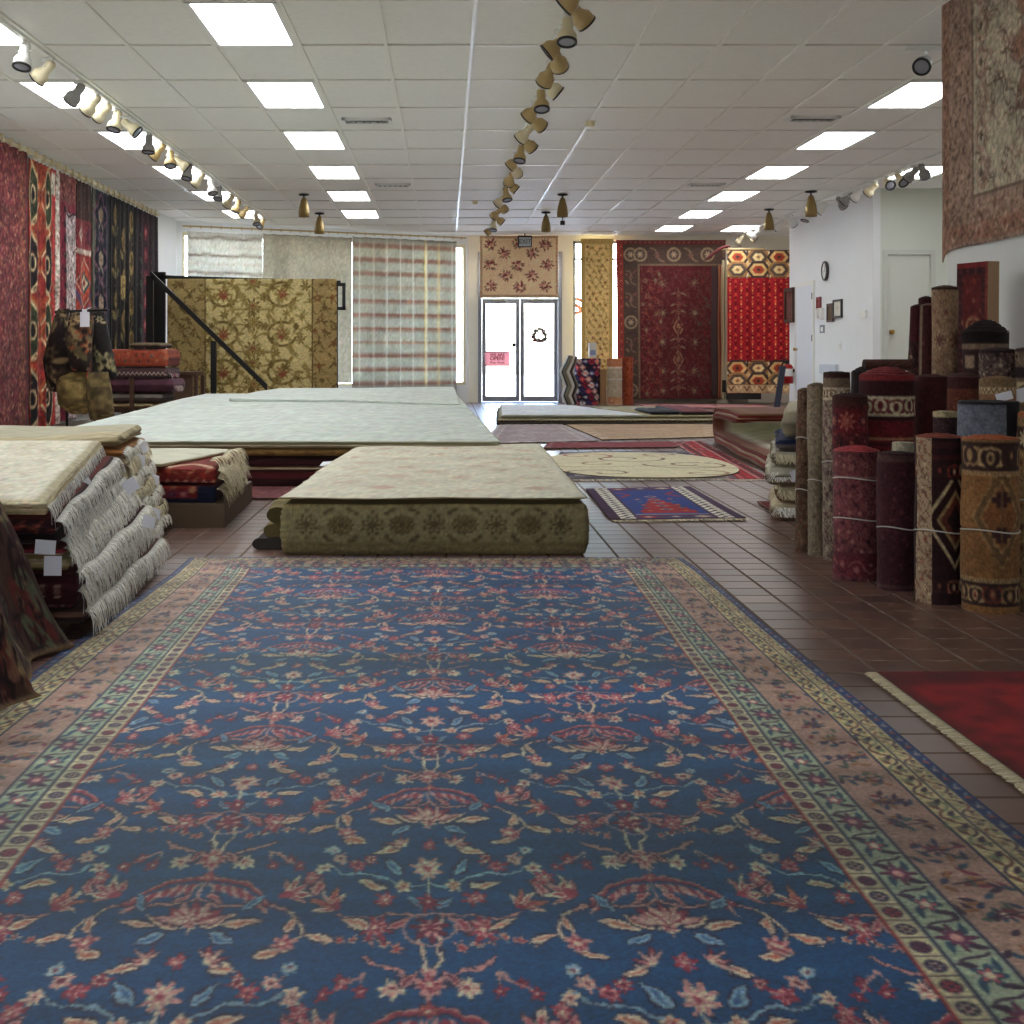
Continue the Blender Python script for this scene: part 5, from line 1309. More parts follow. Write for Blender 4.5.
# --- rugs draped at the near left corner
def C_brown(seed):
    c = Cv(1.2, 1.0, .006, (72, 50, 42)); cols = [(120, 84, 66), (96, 44, 40), (134, 116, 84), (60, 34, 34), (86, 90, 70)]
    r = np.random.default_rng(seed)
    for k in range(150):
        x, y, s = r.random()*1.2, r.random(), .03+.055*r.random()
        c.ell(x, y, s, s*.7, pick(cols, r), r.random()*3); c.flower(x, y, s*.6, 5, pick(cols, r), pick(cols, r), (40, 26, 28))
        c.line(bez((x, y), (x+.1, y+.05), (x-.05, y+.1), (x+.12, y+.16), 8), .014, (38, 26, 28))
    c.rect(1.19, 0, 1.2, 1.0, (140, 116, 84)); c.rect(0, .985, 1.2, 1.0, (150, 126, 90)); return c.weave(.12)
def drape(ya, yb, path, cv, lab, seed):
    """path: list of (x, z) from the top, over an edge, down to the hem"""
    nu, nv = 110, 130; path = np.array(path); s = np.concatenate([[0], np.cumsum(np.linalg.norm(np.diff(path, axis=0), axis=1))]); s /= s[-1]
    v = np.linspace(0, 1, nv); px = np.interp(v, s, path[:, 0]); pz = np.interp(v, s, path[:, 1])
    k = np.ones(9)/9
    px[4:-4] = np.convolve(px, k, 'valid'); pz[4:-4] = np.convolve(pz, k, 'valid')
    u = np.linspace(0, 1, nu); P = np.zeros((nu, nv, 3))
    fold = .035*np.sin(u*9+seed)[:, None]*(v**2)[None]
    P[..., 0] = px[None]+fold+.02*(vnoise(u[:, None]*4, v[None]*5, seed)-.5); P[..., 1] = (yb+(ya-yb)*u)[:, None]+.05*(v**2)[None]*np.sin(u*5)[:, None]; P[..., 2] = np.maximum(pz[None]+.015*(vnoise(u[:, None]*5, v[None]*4, seed+2)-.5), .006)
    U, V = np.meshgrid(u, v, indexing='ij'); mb = MB(); mb.grid(P, cv.sample(V, U, np.full_like(U, 1/nv), np.full_like(U, 1/nu)))
    o = mb.build('draped_rug', RUG); m = o.modifiers.new('thickness', 'SOLIDIFY'); m.thickness = .012; m.offset = 0
    return tag(o, lab, 'rug')
drape(3.62, 4.20, [(-2.3, .53), (-1.50, .53), (-1.42, .50), (-1.36, .36), (-1.27, .12), (-1.215, .03), (-1.19, .008)], C_brown(3), 'brown and maroon flowered rug draped at the left edge, behind another draped one', 1)
drape(2.95, 3.58, [(-2.3, .50), (-1.40, .50), (-1.32, .47), (-1.25, .33), (-1.16, .10), (-1.12, .02), (-1.10, .008)], C_brown(9), 'dark brown and green flowered rug draped at the left edge, nearest to the camera', 2)
mb = MB(); mb.box((-2.3, 3.0, 0), (-1.52, 4.15, .05)); mb.box((-2.3, 3.0, .44), (-1.52, 4.15, .48))
for x in (-2.28, -1.60):
    for y in (3.02, 4.07): mb.box((x, y, .05), (x+.06, y+.06, .44))
tag(mb.build('low_stand', WOOD, smooth=False), 'low wooden stand hidden under the draped rugs at the left edge', 'stand')

# --- brown platform with three rugs, left of centre
mb = MB(); mb.hexa([(-2.7, 7.09), (-1.165, 7.09), (-1.205, 8.38), (-2.7, 8.38)], 0, .125); tag(mb.build('low_platform', BOXM, smooth=False), 'low brown board platform under three folded rugs left of the olive rug', 'platform')
def C_persfront(w, h, seed, navy=False):
    c = Cv(w, h, .008, (120, 40, 36)); allover(c, 0, h*.2, w, h, .09, [(160, 70, 50), (186, 140, 100), (50, 34, 60), (140, 46, 40)], seed, leafcol=(150, 100, 70))
    band_h(c, 0, w, 0, h*.22, (130, 44, 40), 'zig', [(206, 180, 150), (60, 34, 50)])
    if navy: c.rect(0, 0, w, h*.22, (24, 28, 50)); c.rect(w*.93, 0, w, h, (24, 28, 50)); band_h(c, 0, w*.9, h*.25, h*.75, (110, 40, 54), 'hook' if False else 'sq', [(60, 34, 60), (160, 100, 100)])
    return c.weave(.1)
Q3 = [(-2.6, 7.14), (-1.225, 7.14), (-1.28, 8.25), (-2.6, 8.25)]
undc = lambda x, y: .012*(vnoise(x/.4, y/.4, 12)-.5)
o, r_, e_ = slab(Q3, .125, .225, (90, 40, 40), [(60, 30, 40)], 'dark red folded rug with navy border, lowest on the brown platform', front=C_persfront(1.3, .1, 3, True), und=undc, nu=150, seed=101, bulge=.006)
pts = [np.array([*lerp((-1.215, 7.14), (-1.27, 8.25), t), .2]) for t in np.linspace(0, 1, 16)]; fringe(o, pts, 130, .09, (1, -.1, 0), CRF, width=.011, droop=1.0, seed=102)
o, r_, e_ = slab(Q3, .229, .315, C_persfront(1.3, 1.1, 5), [(120, 40, 36)], 'red flowered folded rug with cream fringe in the middle on the brown platform', front=C_persfront(1.3, .09, 6), und=undc, nu=150, seed=103, bulge=.006)
for zz, sd in ((.30, 104), (.26, 105)):
    pts = [np.array([*lerp((-1.205, 7.12), (-1.27, 8.25), t), zz+.02*math.sin(t*9)]) for t in np.linspace(0, 1, 16)]; fringe(o, pts, 120, .11, (1, -.2, 0), CRF, width=.012, droop=1.0, seed=sd)
Q4 = [(-2.6, 7.10), (-1.50, 7.10), (-1.30, 8.2), (-2.6, 8.22)]
o, r_, e_ = slab(Q4, .315, .345, (212, 210, 190), [(196, 184, 150)], 'pale cream folded rug on top of the rugs on the brown platform', und=undc, seed=106, bulge=.008)
drp = [np.array([*lerp((-1.26, 7.2), (-1.28, 8.2), t), .345+.01*math.sin(t*12)]) for t in np.linspace(0, 1, 14)]; fringe(o, drp, 70, .10, (1, -.1, .4), CRF, width=.02, droop=.9, seed=107)

# --- wide low pile behind
base = [(-2.95, 9.2), (.36, 9.2), (.10, 16.0), (-2.85, 16.0)]
def inset(q, a):
    q = np.array(q, float); c = q.mean(0); return [tuple(p-(p-c)/np.linalg.norm(p-c)*a) for p in q]
undC = lambda x, y: .03*(vnoise(x/1.1+2, y/1.6, 14)-.5)*np.clip((y-9.2)/1.5, 0, 1)
slope = lambda z: (lambda x, y: z+(y-9.2)/6.8*.12*min(1, z/.3))
GF = C_front(3.3, .054, (134, 104, 56), 'floral', [(96, 70, 40), (170, 140, 84), (110, 66, 44)], 7)
lay = [(0.0, .115, (84, 34, 36), [(84, 30, 34), (60, 28, 30)], None, 'dark red folded rug at the bottom of the wide low pile'), (.115, .145, (196, 180, 144), [(190, 172, 138)], None, 'tan folded rug just above the bottom of the wide low pile'), (.145, .215, (70, 32, 36), [(52, 28, 32), (76, 34, 40)], None, 'blackish red folded rug midway in the wide low pile'),
       (.215, .270, (150, 122, 70), [(140, 112, 64)], GF, 'gold-bordered folded rug third from the top of the wide low pile'), (.270, .305, (212, 202, 176), [(206, 194, 166), (176, 160, 128)], None, 'cream folded rug second from the top of the wide low pile')]
for k, (z0, z1, tp, sd, fc, lab) in enumerate(lay):
    slab(inset(base, .05 if k < 3 else .02), slope(z0), slope(z1), tp, sd, lab, front=fc, seed=120+k, nu=70, nv=30, bulge=.02, und=undC)
def C_pale(w, h, base_, seed):
    c = Cv(w, h, .02, base_); r = np.random.default_rng(seed)
    for k in range(60): y = r.random()*h; c.rect(0, y, w, y+.01+.02*r.random(), tuple(np.array(base_)*(.96+.06*r.random())))
    for k in range(40): x = r.random()*w; c.rect(x, 0, x+.02, h*r.random(), tuple(np.array(base_)*(.96+.05*r.random())))
    return c.weave(.05, seed, .1, .03)
zc = lambda x, y: .326+(y-9.2)/6.8*.13
slab(base, lambda x, y: .305+(y-9.2)/6.8*.12, zc, C_pale(3.3, 6.8, (206, 213, 206), 3), [(200, 200, 180)], 'very wide pale grey-green folded rug across the wide low pile', seed=130, nu=90, nv=80, bulge=.014, und=undC, dip=.006)
slab([(-2.25, 14.0), (.13, 13.4), (.09, 15.95), (-1.95, 15.9)], lambda x, y: zc(x, y)+.001, lambda x, y: zc(x, y)+.012+.05*np.clip((y-13.4)/1.6, 0, 1)**.8, C_pale(2.2, 5, (206, 213, 206), 6), [(206, 213, 206)], 'pale grey-green folded rug lying topmost on the wide low pile, smaller than the one beneath', seed=131, nu=70, nv=60, bulge=.003, und=undC, dip=0, ridge=0, rag=0)
c = Cv(1.1, .8, .01, (96, 44, 50)); allover(c, 0, 0, 1.1, .8, .12, [(140, 84, 80), (70, 40, 60), (120, 50, 54)], 4, leafcol=(130, 90, 84)); c.weave(.1)
flatrug([(-1.75, 8.42), (-.86, 8.42), (-.8, 9.15), (-1.75, 9.15)], c, 'maroon patterned rug lying on the floor in front of the wide low pile', nu=60, nv=40)

# --- pile in the middle: cream rug over a thick olive one
def C_oliveF():
    w, h = 1.36, .26; c = Cv(w, h, .005, (134, 124, 90)); K = (86, 76, 52)
    c.rect(0, 0, w, .055, (124, 112, 78)); c.rect(0, .055, w, .06, (100, 90, 60))
    for x in (.10, .40, .68, .96, 1.25):
        for q in range(4): g = q*PI/4; c.line([(x-.036*math.cos(g), .155-.036*math.sin(g)), (x+.036*math.cos(g), .155+.036*math.sin(g))], .009, K)
        for q in range(8): g = q*PI/4+.4; c.ell(x+.046*math.cos(g), .155+.046*math.sin(g), .009, .009, K)
        c.ell(x, .225, .010, .008, K); c.ell(x, .085, .010, .008, K)
    for x in (.254, .534, .818, 1.106):
        c.flower(x, .155, .062, 12, K, depth=.1, sy=.86); c.flower(x, .155, .050, 12, (134, 120, 82), depth=.1, sy=.86); c.ell(x, .155, .040, .034, (96, 84, 56)); c.flower(x, .155, .026, 6, (128, 112, 76), (84, 72, 48))
        for m in (-1, 1):
            c.ell(x+m*.07, .095, .012, .010, K); c.ell(x+m*.07, .215, .012, .010, K); c.leaf(x+m*.05, .075, .022, .008, .3*m, K); c.leaf(x+m*.045, .232, .022, .008, -.3*m, K)
    c.rect(0, .245, w, .26, (146, 132, 92))
    return c.weave(.12)
QD = [(-.735, 6.15), (.63, 6.14), (.66, 9.5), (-.64, 9.5)]
undD = lambda x, y: .012*(vnoise(x/.35+4, y/.5+2, 22)-.5)
slab(QD, 0, .242, (122, 112, 76), [(126, 114, 78), (108, 98, 66)], 'thick olive folded rug with dark medallions along its front, lying beyond the blue rug', front=C_oliveF(), und=undD, nu=220, nv=50, nz=26, ridge=0, bulge=.022, seed=140)
c = Cv(1.36, 3.3, .012, (222, 217, 196))
allover(c, .1, .1, 1.26, 3.2, .36, [(208, 180, 160), (214, 200, 176), (212, 192, 170)], 5, leafcol=(214, 206, 182)); c.weave(.07)
QC = [(-.755, 6.13), (.635, 6.12), (.66, 9.45), (-.62, 9.48)]
o, ring, eid = slab(QC, .251, lambda x, y: .274+.012*np.clip((y-6.1)/3, 0, 1), c, [(200, 186, 152), (150, 130, 96)], 'cream folded rug with faint pink flowers on top of the thick olive one', und=undD, nu=80, nv=80, bulge=.006, seed=141, rag=.02)
pricetag(o, (-.70, 8.0, .275), .07, .05, (-.3, -.4, 1), .2)
for k, (z0, z1, xl, col, lab) in enumerate(((.0, .055, -.905, (92, 84, 80), 'grey rolled rug end sticking out left of the thick olive rug, on the floor'), (.058, .12, -.86, (150, 130, 84), 'khaki fringed rug end sticking out left of the thick olive rug, middle one'), (.125, .20, -.845, (116, 104, 62), 'olive-brown rug end sticking out left of the thick olive rug, upper one'))):
    n, m = 22, 24; yy = np.linspace(6.30, 7.25, m); th = np.linspace(-.6*PI, .6*PI, n); r_ = (z1-z0)/2
    P = np.zeros((n, m, 3)); sp = 1
    P[..., 0] = (xl+r_*1.2-r_*1.3*np.cos(th))[:, None]+.012*np.sin(yy*7+k)[None]; P[..., 1] = yy[None]; P[..., 2] = ((z0+z1)/2+r_*.98*np.sin(th))[:, None]+0*yy[None]
    top = P[-1:].copy(); bot = P[:1].copy(); top[..., 0] = -.765; bot[..., 0] = -.765
    P = np.concatenate([bot, P, top], 0); cc = np.tile(rgb(col), (n+2, m, 1))*(.8+.4*vnoise(P[..., 1]/.06, P[..., 2]/.02, k))[..., None]
    mb = MB(); mb.grid(P, cc, flip=True); mb.face(P[::-1, 0], np.array(col)*.7); mb.face(P[:, -1], np.array(col)*.7)
    o = tag(mb.build('folded_rug', RUG), lab, 'rug')
    if k == 1: fringe(o, [np.array([xl-.005, y, .085]) for y in np.linspace(6.32, 7.2, 8)], 60, .04, (-1, -.3, 0), [(150, 140, 110), (120, 108, 84)], width=.01, seed=9)

# --- flat pile before the glass door
QE = [(.66, 17.2), (3.47, 17.2), (3.35, 20.4), (.8, 20.8)]
zz = C_front(2.8, .05, (150, 142, 110), 'lines', [(70, 64, 54), (150, 140, 108)]); 
for k in range(90): zz.line([(k*.032, .004), (k*.032+.016, .046), (k*.032+.032, .004)], .009, (206, 196, 170))
slab(QE, 0, .045, (86, 76, 62), [(70, 60, 52)], 'dark folded rug at the bottom of the flat pile before the glass door', seed=150)
slab(inset(QE, .03), .045, .092, (150, 142, 110), [(120, 110, 84)], 'olive folded rug with a pale zigzag edge in the flat pile before the glass door', front=zz, nu=120, seed=151)
slab([(.72, 17.25), (2.55, 17.25), (1.9, 20.4), (.85, 20.7)], .092, .14, C_pale(1.8, 3.2, (212, 214, 216), 8), [(170, 170, 150)], 'pale bluish folded rug on the left of the flat pile before the glass door', seed=152, bulge=.02)
slab([(2.58, 17.25), (3.42, 17.25), (3.33, 20.3), (2.2, 20.3)], .092, .125, (150, 140, 106), [(140, 128, 96)], 'olive green folded rug on the right of the flat pile before the glass door', seed=153)
slab([(2.42, 17.6), (2.76, 17.6), (2.7, 18.5), (2.4, 18.5)], .145, .195, (34, 32, 36), [(32, 30, 34)], 'small black folded rug on the flat pile, nearer the glass door side', seed=154, nu=20, nv=20) if False else None
slab([(2.66, 17.4), (3.0, 17.4), (2.98, 18.6), (2.62, 18.6)], .125, .175, (34, 32, 36), [(32, 30, 34)], 'small black folded rug lying mid-way on the flat pile before the glass door', seed=154, nu=20, nv=20)
slab([(3.06, 17.35), (3.43, 17.35), (3.38, 19.4), (3.03, 19.4)], .125, .178, (110, 44, 50), [(42, 34, 36), (60, 44, 40)], 'small dark red folded rug at the right end of the flat pile', seed=155, nu=20, nv=20)

# ================================================================== rugs lying flat on the floor
def Q(*p): return [fl(*a) for a in p]
c = Cv(1.3, 3.6, .014, (168, 150, 150)); frame(c, 0, 0, 1.3, 3.6, .16, (190, 180, 176), 'ros', [(150, 110, 116), (120, 110, 130)]); allover(c, .18, .2, 1.1, 3.4, .2, [(150, 104, 110), (190, 180, 180), (130, 120, 140)], 3, leafcol=(150, 130, 136)); c.weave(.1)
flatrug(Q((478, 445), (598, 442), (562, 425.5), (500, 425.5)), c, 'pale lilac patterned floor rug between the wide low pile and the tan rug', nu=60, nv=90)
c = Cv(2.0, 3.0, .016, (176, 146, 116)); 
for k in range(9): c.rect(0, .1+k*.33, 2.0, .13+k*.33, (160, 128, 102))
frame(c, 0, 0, 2, 3, .2, (182, 156, 126), 'dia', [(150, 112, 92), (190, 166, 136)]); c.weave(.1)
flatrug(Q((602, 441), (716, 438), (716, 423), (566, 425.5)), c, 'plain tan floor rug in front of the flat pile', nu=60, nv=70, edge=(80, 66, 50))
c = Cv(1.8, 1.0, .012, (128, 36, 46)); frame(c, 0, 0, 1.8, 1.0, .12, (110, 34, 44), 'dot', [(190, 150, 130)]); c.weave(.1)
flatrug(Q((543, 449.5), (676, 448.5), (692, 442.5), (548, 443.5)), c, 'narrow maroon floor rug just beyond the oval cream rug', nu=60, nv=20)
c = Cv(1.6, 2.5, .012, (126, 122, 132)); frame(c, 0, 0, 1.6, 2.5, .2, (96, 90, 104), 'dia', [(160, 150, 150), (70, 62, 80)]); frame(c, .2, .2, 1.4, 2.3, .1, (170, 160, 156), 'zig', [(100, 90, 110)]); c.weave(.1)
o, P = flatrug(Q((552, 481), (737, 479.5), (688, 452), (560, 453.5)), c, 'grey-blue bordered floor rug lying under the oval cream rug', nu=80, nv=60)
fringe(o, P[:, 0]-np.array([0, 0, .004]), 160, .07, (0, -1, 0), [(220, 214, 196), (200, 190, 170)], width=.012, droop=.1, seed=3)
# oval cream rug with scrolls
c = Cv(1.6, 2.6, .008, (226, 216, 182)); K, K2 = (110, 72, 50), (150, 110, 76)
def spiral(x, y, r, turns, sg, a0, col):
    t = np.linspace(.12, 1, 34); g = a0+sg*turns*2*PI*t; c.line(np.stack([x+r*t*np.cos(g), y+r*t*np.sin(g)], 1), .024, col)
for (x, y, r, tn, sg, a0, col) in ((.42, .42, .33, 1.2, 1, 2.5, K), (1.2, 1.15, .38, 1.6, -1, .5, K), (.75, 1.75, .34, 1.4, 1, 4.0, K), (.42, 2.1, .28, 1.3, -1, 1.0, (150, 50, 40)), (1.15, 2.2, .2, 1.2, 1, 3.0, K2), (.5, 1.25, .2, 1.1, -1, 2.0, K2), (1.15, .4, .24, 1.2, 1, 0.2, K2)): spiral(x, y, r, tn, sg, a0, col)
c.line(bez((.1, 1.0), (.6, .7), (.9, 1.4), (1.5, .8)), .02, K2); c.weave(.05)
cx_, cy_, rx_, ry_ = 1.56, 10.95, .745, 1.22
nr, nt_ = 70, 220; rr_ = np.linspace(0, 1, nr); tt = np.linspace(0, 2*PI, nt_, endpoint=False)
P = np.zeros((nt_, nr, 3)); se = lambda v_: np.sign(v_)*np.abs(v_)**.8
P[..., 0] = cx_+rx_*rr_[None]*se(np.cos(tt))[:, None]; P[..., 1] = cy_+ry_*rr_[None]*se(np.sin(tt))[:, None]; P[..., 2] = .026
P[:, -1, 2] = .022
col = c.sample(np.clip((P[..., 0]-cx_+.8)/1.6, 0, .999), np.clip((P[..., 1]-cy_+1.3)/2.6, 0, .999), np.full(P.shape[:2], .01), np.full(P.shape[:2], .006))
mb = MB(); mb.grid(P, col, closed=True, flip=False)
E = np.stack([P[:, -1], P[:, -1]*np.array([1, 1, 0])+np.array([0, 0, .014])], 1); mb.grid(E, (96, 76, 56), closed=True)
tag(mb.build('floor_rug', RUG), 'oval cream rug with brown scroll lines on the floor', 'rug')
# small blue and red rug
c = Cv(.78, 1.9, .006, (70, 44, 78)); w, h = .78, 1.9
c.rect(.06, 0, .15, h, (236, 228, 214)); c.rect(w-.15, 0, w-.06, h, (236, 228, 214))
for k in range(17):
    y = k*h/17
    for x0_ in (.06, w-.15): c.line([(x0_, y), (x0_+.045, y+.056), (x0_+.09, y)], .016, (34, 28, 40)); c.ell(x0_+.045, y+.08, .014, .018, (60, 30, 50))
c.rect(.15, 0, w-.15, .2, (76, 46, 84)); c.rect(.15, h-.2, w-.15, h, (76, 46, 84)); band_h(c, .15, w-.15, .03, .17, (84, 50, 92), 'dia', [(170, 50, 60), (60, 70, 130), (200, 180, 160)]); band_h(c, .15, w-.15, h-.17, h-.03, (84, 50, 92), 'dia', [(170, 50, 60), (60, 70, 130), (200, 180, 160)])
c.rect(.17, .22, w-.17, h-.22, (40, 62, 138)); c.rect(.17, .22, w-.17, .24, (210, 200, 190))
for k in range(7): s = k/6; c.rect(.22+.028*k, .30+.14*k, w-.22-.028*k, .46+.14*k, (168, 34, 48))
for k in range(5):
    c.dia(.39, .5+.19*k, .05, .06, (196, 150, 120)); c.dia(.39, .5+.19*k, .03, .04, (50, 60, 130))
    for m in (-1, 1): c.dia(.39+m*.11, .42+.17*k, .022, .03, (60, 120, 130) if k % 2 else (200, 110, 60))
for m in (-1, 1): c.line([(.39+m*.2, 1.55), (.39+m*.13, 1.4), (.39+m*.2, 1.25)], .03, (150, 40, 60))
c.weave(.08)
o, P = flatrug(Q((611, 521.5), (746, 520.5), (690, 488.5), (586, 491)), c, 'small blue and red prayer rug with white zigzag side borders, on the floor tiles', nu=170, nv=150, edge=(60, 36, 60))
fringe(o, P[:, 0]-np.array([0, 0, .004]), 130, .055, (0.15, -1, 0), [(226, 216, 190), (206, 190, 160)], width=.008, droop=.1, seed=5)
fringe(o, P[:, -1]-np.array([0, 0, .004]), 110, .06, (0, 1, 0), [(216, 206, 184), (196, 182, 156)], width=.009, droop=.1, seed=6)
# red striped kilim
c = Cv(.5, 4.0, .012, (150, 30, 44))
for (a, b_, col) in ((0, .04, (196, 150, 140)), (.09, .13, (60, 26, 34)), (.17, .2, (206, 110, 100)), (.26, .33, (180, 26, 44)), (.36, .38, (216, 190, 176)), (.42, .46, (60, 26, 34))): c.rect(a, 0, b_, 4, col)
speck(c, 160, [(206, 180, 160), (60, 26, 40)], .01, .025, 4); c.weave(.1)
o, P = flatrug(Q((727, 480.5), (771, 480.5), (700, 442), (673, 443)), c, 'red striped floor kilim beside the curled-over rugs', nu=40, nv=120)
fringe(o, P[:, 0]-np.array([0, 0, .004]), 50, .06, (0, -1, 0), [(210, 190, 176)], width=.012, droop=.1, seed=7)
c = Cv(.4, .5, .01, (140, 30, 40)); frame(c, 0, 0, .4, .5, .06, (96, 30, 40), 'dot', [(196, 150, 130)]); c.weave(.1)
flatrug([fl(757, 503.5), fl(782, 521), (2.3, 7.40), fl(790, 503)], c, 'small red rug corner peeking out under the fringed pile before the rolled rugs', nu=20, nv=20)
# dark red runner at the right edge
c = Cv(1.7, 1.75, .01, (132, 22, 26)); c.rect(0, 1.6, 1.7, 1.75, (106, 16, 22)); c.rect(0, 0, 1.7, .15, (110, 18, 22)); c.rect(0, 0, .03, 1.75, (100, 20, 22)); c.weave(.22, 6, .05, .05)
o, P = flatrug([(1.235, 2.10), (2.85, 2.10), (2.85, 3.86), (1.225, 3.83)], c, 'plain deep red rug with cream fringed edge at the right of the floor', nu=70, nv=70)
fringe(o, P[0]-np.array([0, 0, .003]), 800, .034, (-1, 0, 0), [(206, 192, 160), (190, 174, 138), (216, 204, 174)], width=.008, droop=.05, seed=8, curl=.12)
# pinkish rug by the back wall
c = Cv(2.2, 2, .02, (176, 118, 116)); 
for k in range(12): c.rect(0, k*.17, 2.2, k*.17+.05, (206, 176, 170) if k % 2 else (150, 70, 74))
c.weave(.1); flatrug([(3.35, 22.4), (5.4, 22.3), (5.5, 23.7), (3.4, 23.9)], c, 'pinkish striped rug on the floor in front of the large dark red wall rug', nu=40, nv=40)

# --- rugs folded back on themselves, like a long curl
def curl(X0, X1, r, k, col, edge, lab, Ya, Yb, ztop, thick, ytop):
    zb = .006+k*.023; 
    R = (ztop-zb)/2-k*.0; cyc = Yb-R
    path = [(y, zb+.004*math.sin(y*3)) for y in np.linspace(Ya+.12*k, cyc, 26)]
    zt = ztop-k*.024; Rk = (zt-zb)/2
    path += [(cyc+Rk*1.5*math.sin(g), zb+Rk-Rk*math.cos(g)) for g in np.linspace(.15, PI-.15, 18)]
    path += [(y, zt+.02*math.sin((cyc-y)*1.2)) for y in np.linspace(cyc, ytop+.15*k, 16)]
    path = np.array(path); n = len(path); m = 20; u = np.linspace(0, 1, m)
    P = np.zeros((m, n, 3)); xl = np.interp(path[:, 0], [9.5, 13.9], X0); 
    P[..., 0] = xl[None]+(X1-xl)[None]*u[:, None]+.008*np.sin(path[:, 0]*5+k)[None]*(1-u)[:, None]; P[..., 1] = path[None, :, 0]; P[..., 2] = path[None, :, 1]
    cc = np.tile(rgb(col), (m, n, 1))*(.9+.2*vnoise(P[..., 0]/.05, P[..., 1]/.05, k))[..., None]
    cc[:2] = rgb(edge)
    mb = MB(); mb.grid(P, cc); o = mb.build('folded_rug', RUG); s_ = o.modifiers.new('thickness', 'SOLIDIFY'); s_.thickness = thick; s_.offset = 1
    return tag(o, lab, 'rug')
for k, (col, edge, lab) in enumerate((((110, 72, 54), (120, 84, 62), 'brown outermost rug of the set folded back in a long curl'), ((130, 40, 44), (140, 46, 46), 'red second rug of the set folded back in a long curl'), ((126, 84, 66), (176, 150, 124), 'tan third rug of the set folded back in a long curl'), ((120, 34, 40), (130, 44, 46), 'dark red fourth rug of the set folded back in a long curl'), ((214, 212, 190), (120, 76, 60), 'cream innermost rug of the set folded back in a long curl'))):
    curl((2.42, 2.76), 4.6, .17, k, col, edge, lab, 10.0, 13.9, .37, .018, 11.8)

# --- pile of fringed rugs before the rolled rugs
PH = [(.0, .10, (206, 192, 160), [(206, 192, 160), (176, 140, 110)], 'cream fringed rug, lowest of the pile before the rolled rugs'), (.10, .19, (200, 184, 150), [(216, 202, 170), (150, 104, 84)], 'cream fringed rug with brown fold, second lowest in the pile before the rolled rugs'), (.19, .30, (190, 180, 156), [(206, 200, 180), (150, 132, 112)], 'beige fringed rug with dark fold midway in the pile before the rolled rugs'),
      (.30, .385, (150, 140, 124), [(196, 188, 168), (150, 138, 122)], 'grey-beige fringed rug third from the top of the pile before the rolled rugs'), (.385, .45, (36, 46, 78), [(34, 44, 78), (120, 110, 110)], 'navy blue folded rug second from the top of the pile before the rolled rugs')]
for k, (z0, z1, tp, sd, lab) in enumerate(PH):
    d = .03*math.sin(k*2.1); q = [(1.82+d, 7.45), (2.2, 7.40), (2.45, 8.6), (2.10+d, 8.6)]
    o, _, _ = slab(q, z0, z1, tp, sd, lab, seed=170+k, nu=16, nv=24, bulge=.025, rag=.03)
    if k < 4: 
        fringe(o, [np.array([*lerp(q[0], q[1], t), (z0+z1)/2+.02]) for t in np.linspace(0, 1, 6)], 260, .06, (0, -1, .15), WHF if k % 2 == 0 else CRF, width=.006, droop=1.0, curl=.6, seed=180+k)
        fringe(o, [np.array([*lerp(q[3], q[0], t), (z0+z1)/2+.02]) for t in np.linspace(0, 1, 10)], 420, .05, (-1, -.2, .15), WHF if k % 2 == 0 else CRF, width=.007, droop=1.0, curl=.6, seed=190+k)
    if k in (2, 4): pricetag(o, (1.93+d, 7.36, z1-.02), .06, .06, (-.2, -1, .2), .3)
slab([(1.88, 7.44), (2.2, 7.42), (2.45, 8.5), (2.16, 8.5)], .455, lambda x, y: .635+.03*np.sin(x*9)-.03*(y-7.4), (178, 170, 146), [(176, 168, 146), (150, 140, 118)], 'large grey-green folded rug on top of the pile before the rolled rugs', seed=177, nu=18, nv=24, bulge=.028, rag=.02)
# ================================================================== rolled rugs standing on end
def C_roll(w, h, bg, fill, cols, ends=None, leaf=None, step=.06, seed=0, res=.0035, dark=None):
    c = Cv(w, h, res, bg)
    if fill == 'mini': allover(c, 0, 0, w, h, step, cols, seed, leafcol=leaf)
    elif fill == 'speck': speck(c, int(w*h/(step*step)*2), cols, step*.08, step*.25, seed)
    elif fill == 'dia':
        for q, (f, col) in enumerate(((1, cols[0]), (.88, cols[1]), (.62, cols[2]), (.5, cols[3]), (.3, cols[1]))): c.dia(w*.56, h*.50, w*.21*f, h*.30*f, col)
        for sy in (.2, .82): c.dia(w*.68, h*sy, w*.06, h*.05, cols[4])
    elif fill == 'cross':
        x, y = w*.5, h*.45
        for q, (f, col) in enumerate(((1, cols[0]), (.93, cols[1]), (.72, cols[0]), (.64, cols[2]))):
            c.dia(x, y, w*.17*f, h*.30*f, col); c.rect(x-w*.11*f, y-h*.13*f, x+w*.11*f, y+h*.13*f, col); c.rect(x-w*.06*f, y-h*.24*f, x+w*.06*f, y+h*.24*f, col)
        for q in (-1, 1):
            c.rect(x-w*.03, y+q*h*.1-h*.045, x+w*.03, y+q*h*.1+h*.045, cols[3]); c.rect(x-w*.055, y+q*h*.1-h*.018, x+w*.055, y+q*h*.1+h*.018, cols[3])
        c.line([(x, y-h*.16), (x, y+h*.16)], .008, cols[1])
    for (y0, y1, b, kind, cc) in (ends or []):
        band_h(c, 0, w, h*y0, h*y1, b, kind, cc, edge=None, aspect=.8)
    return c.weave(.16, seed+1, .008, .008)
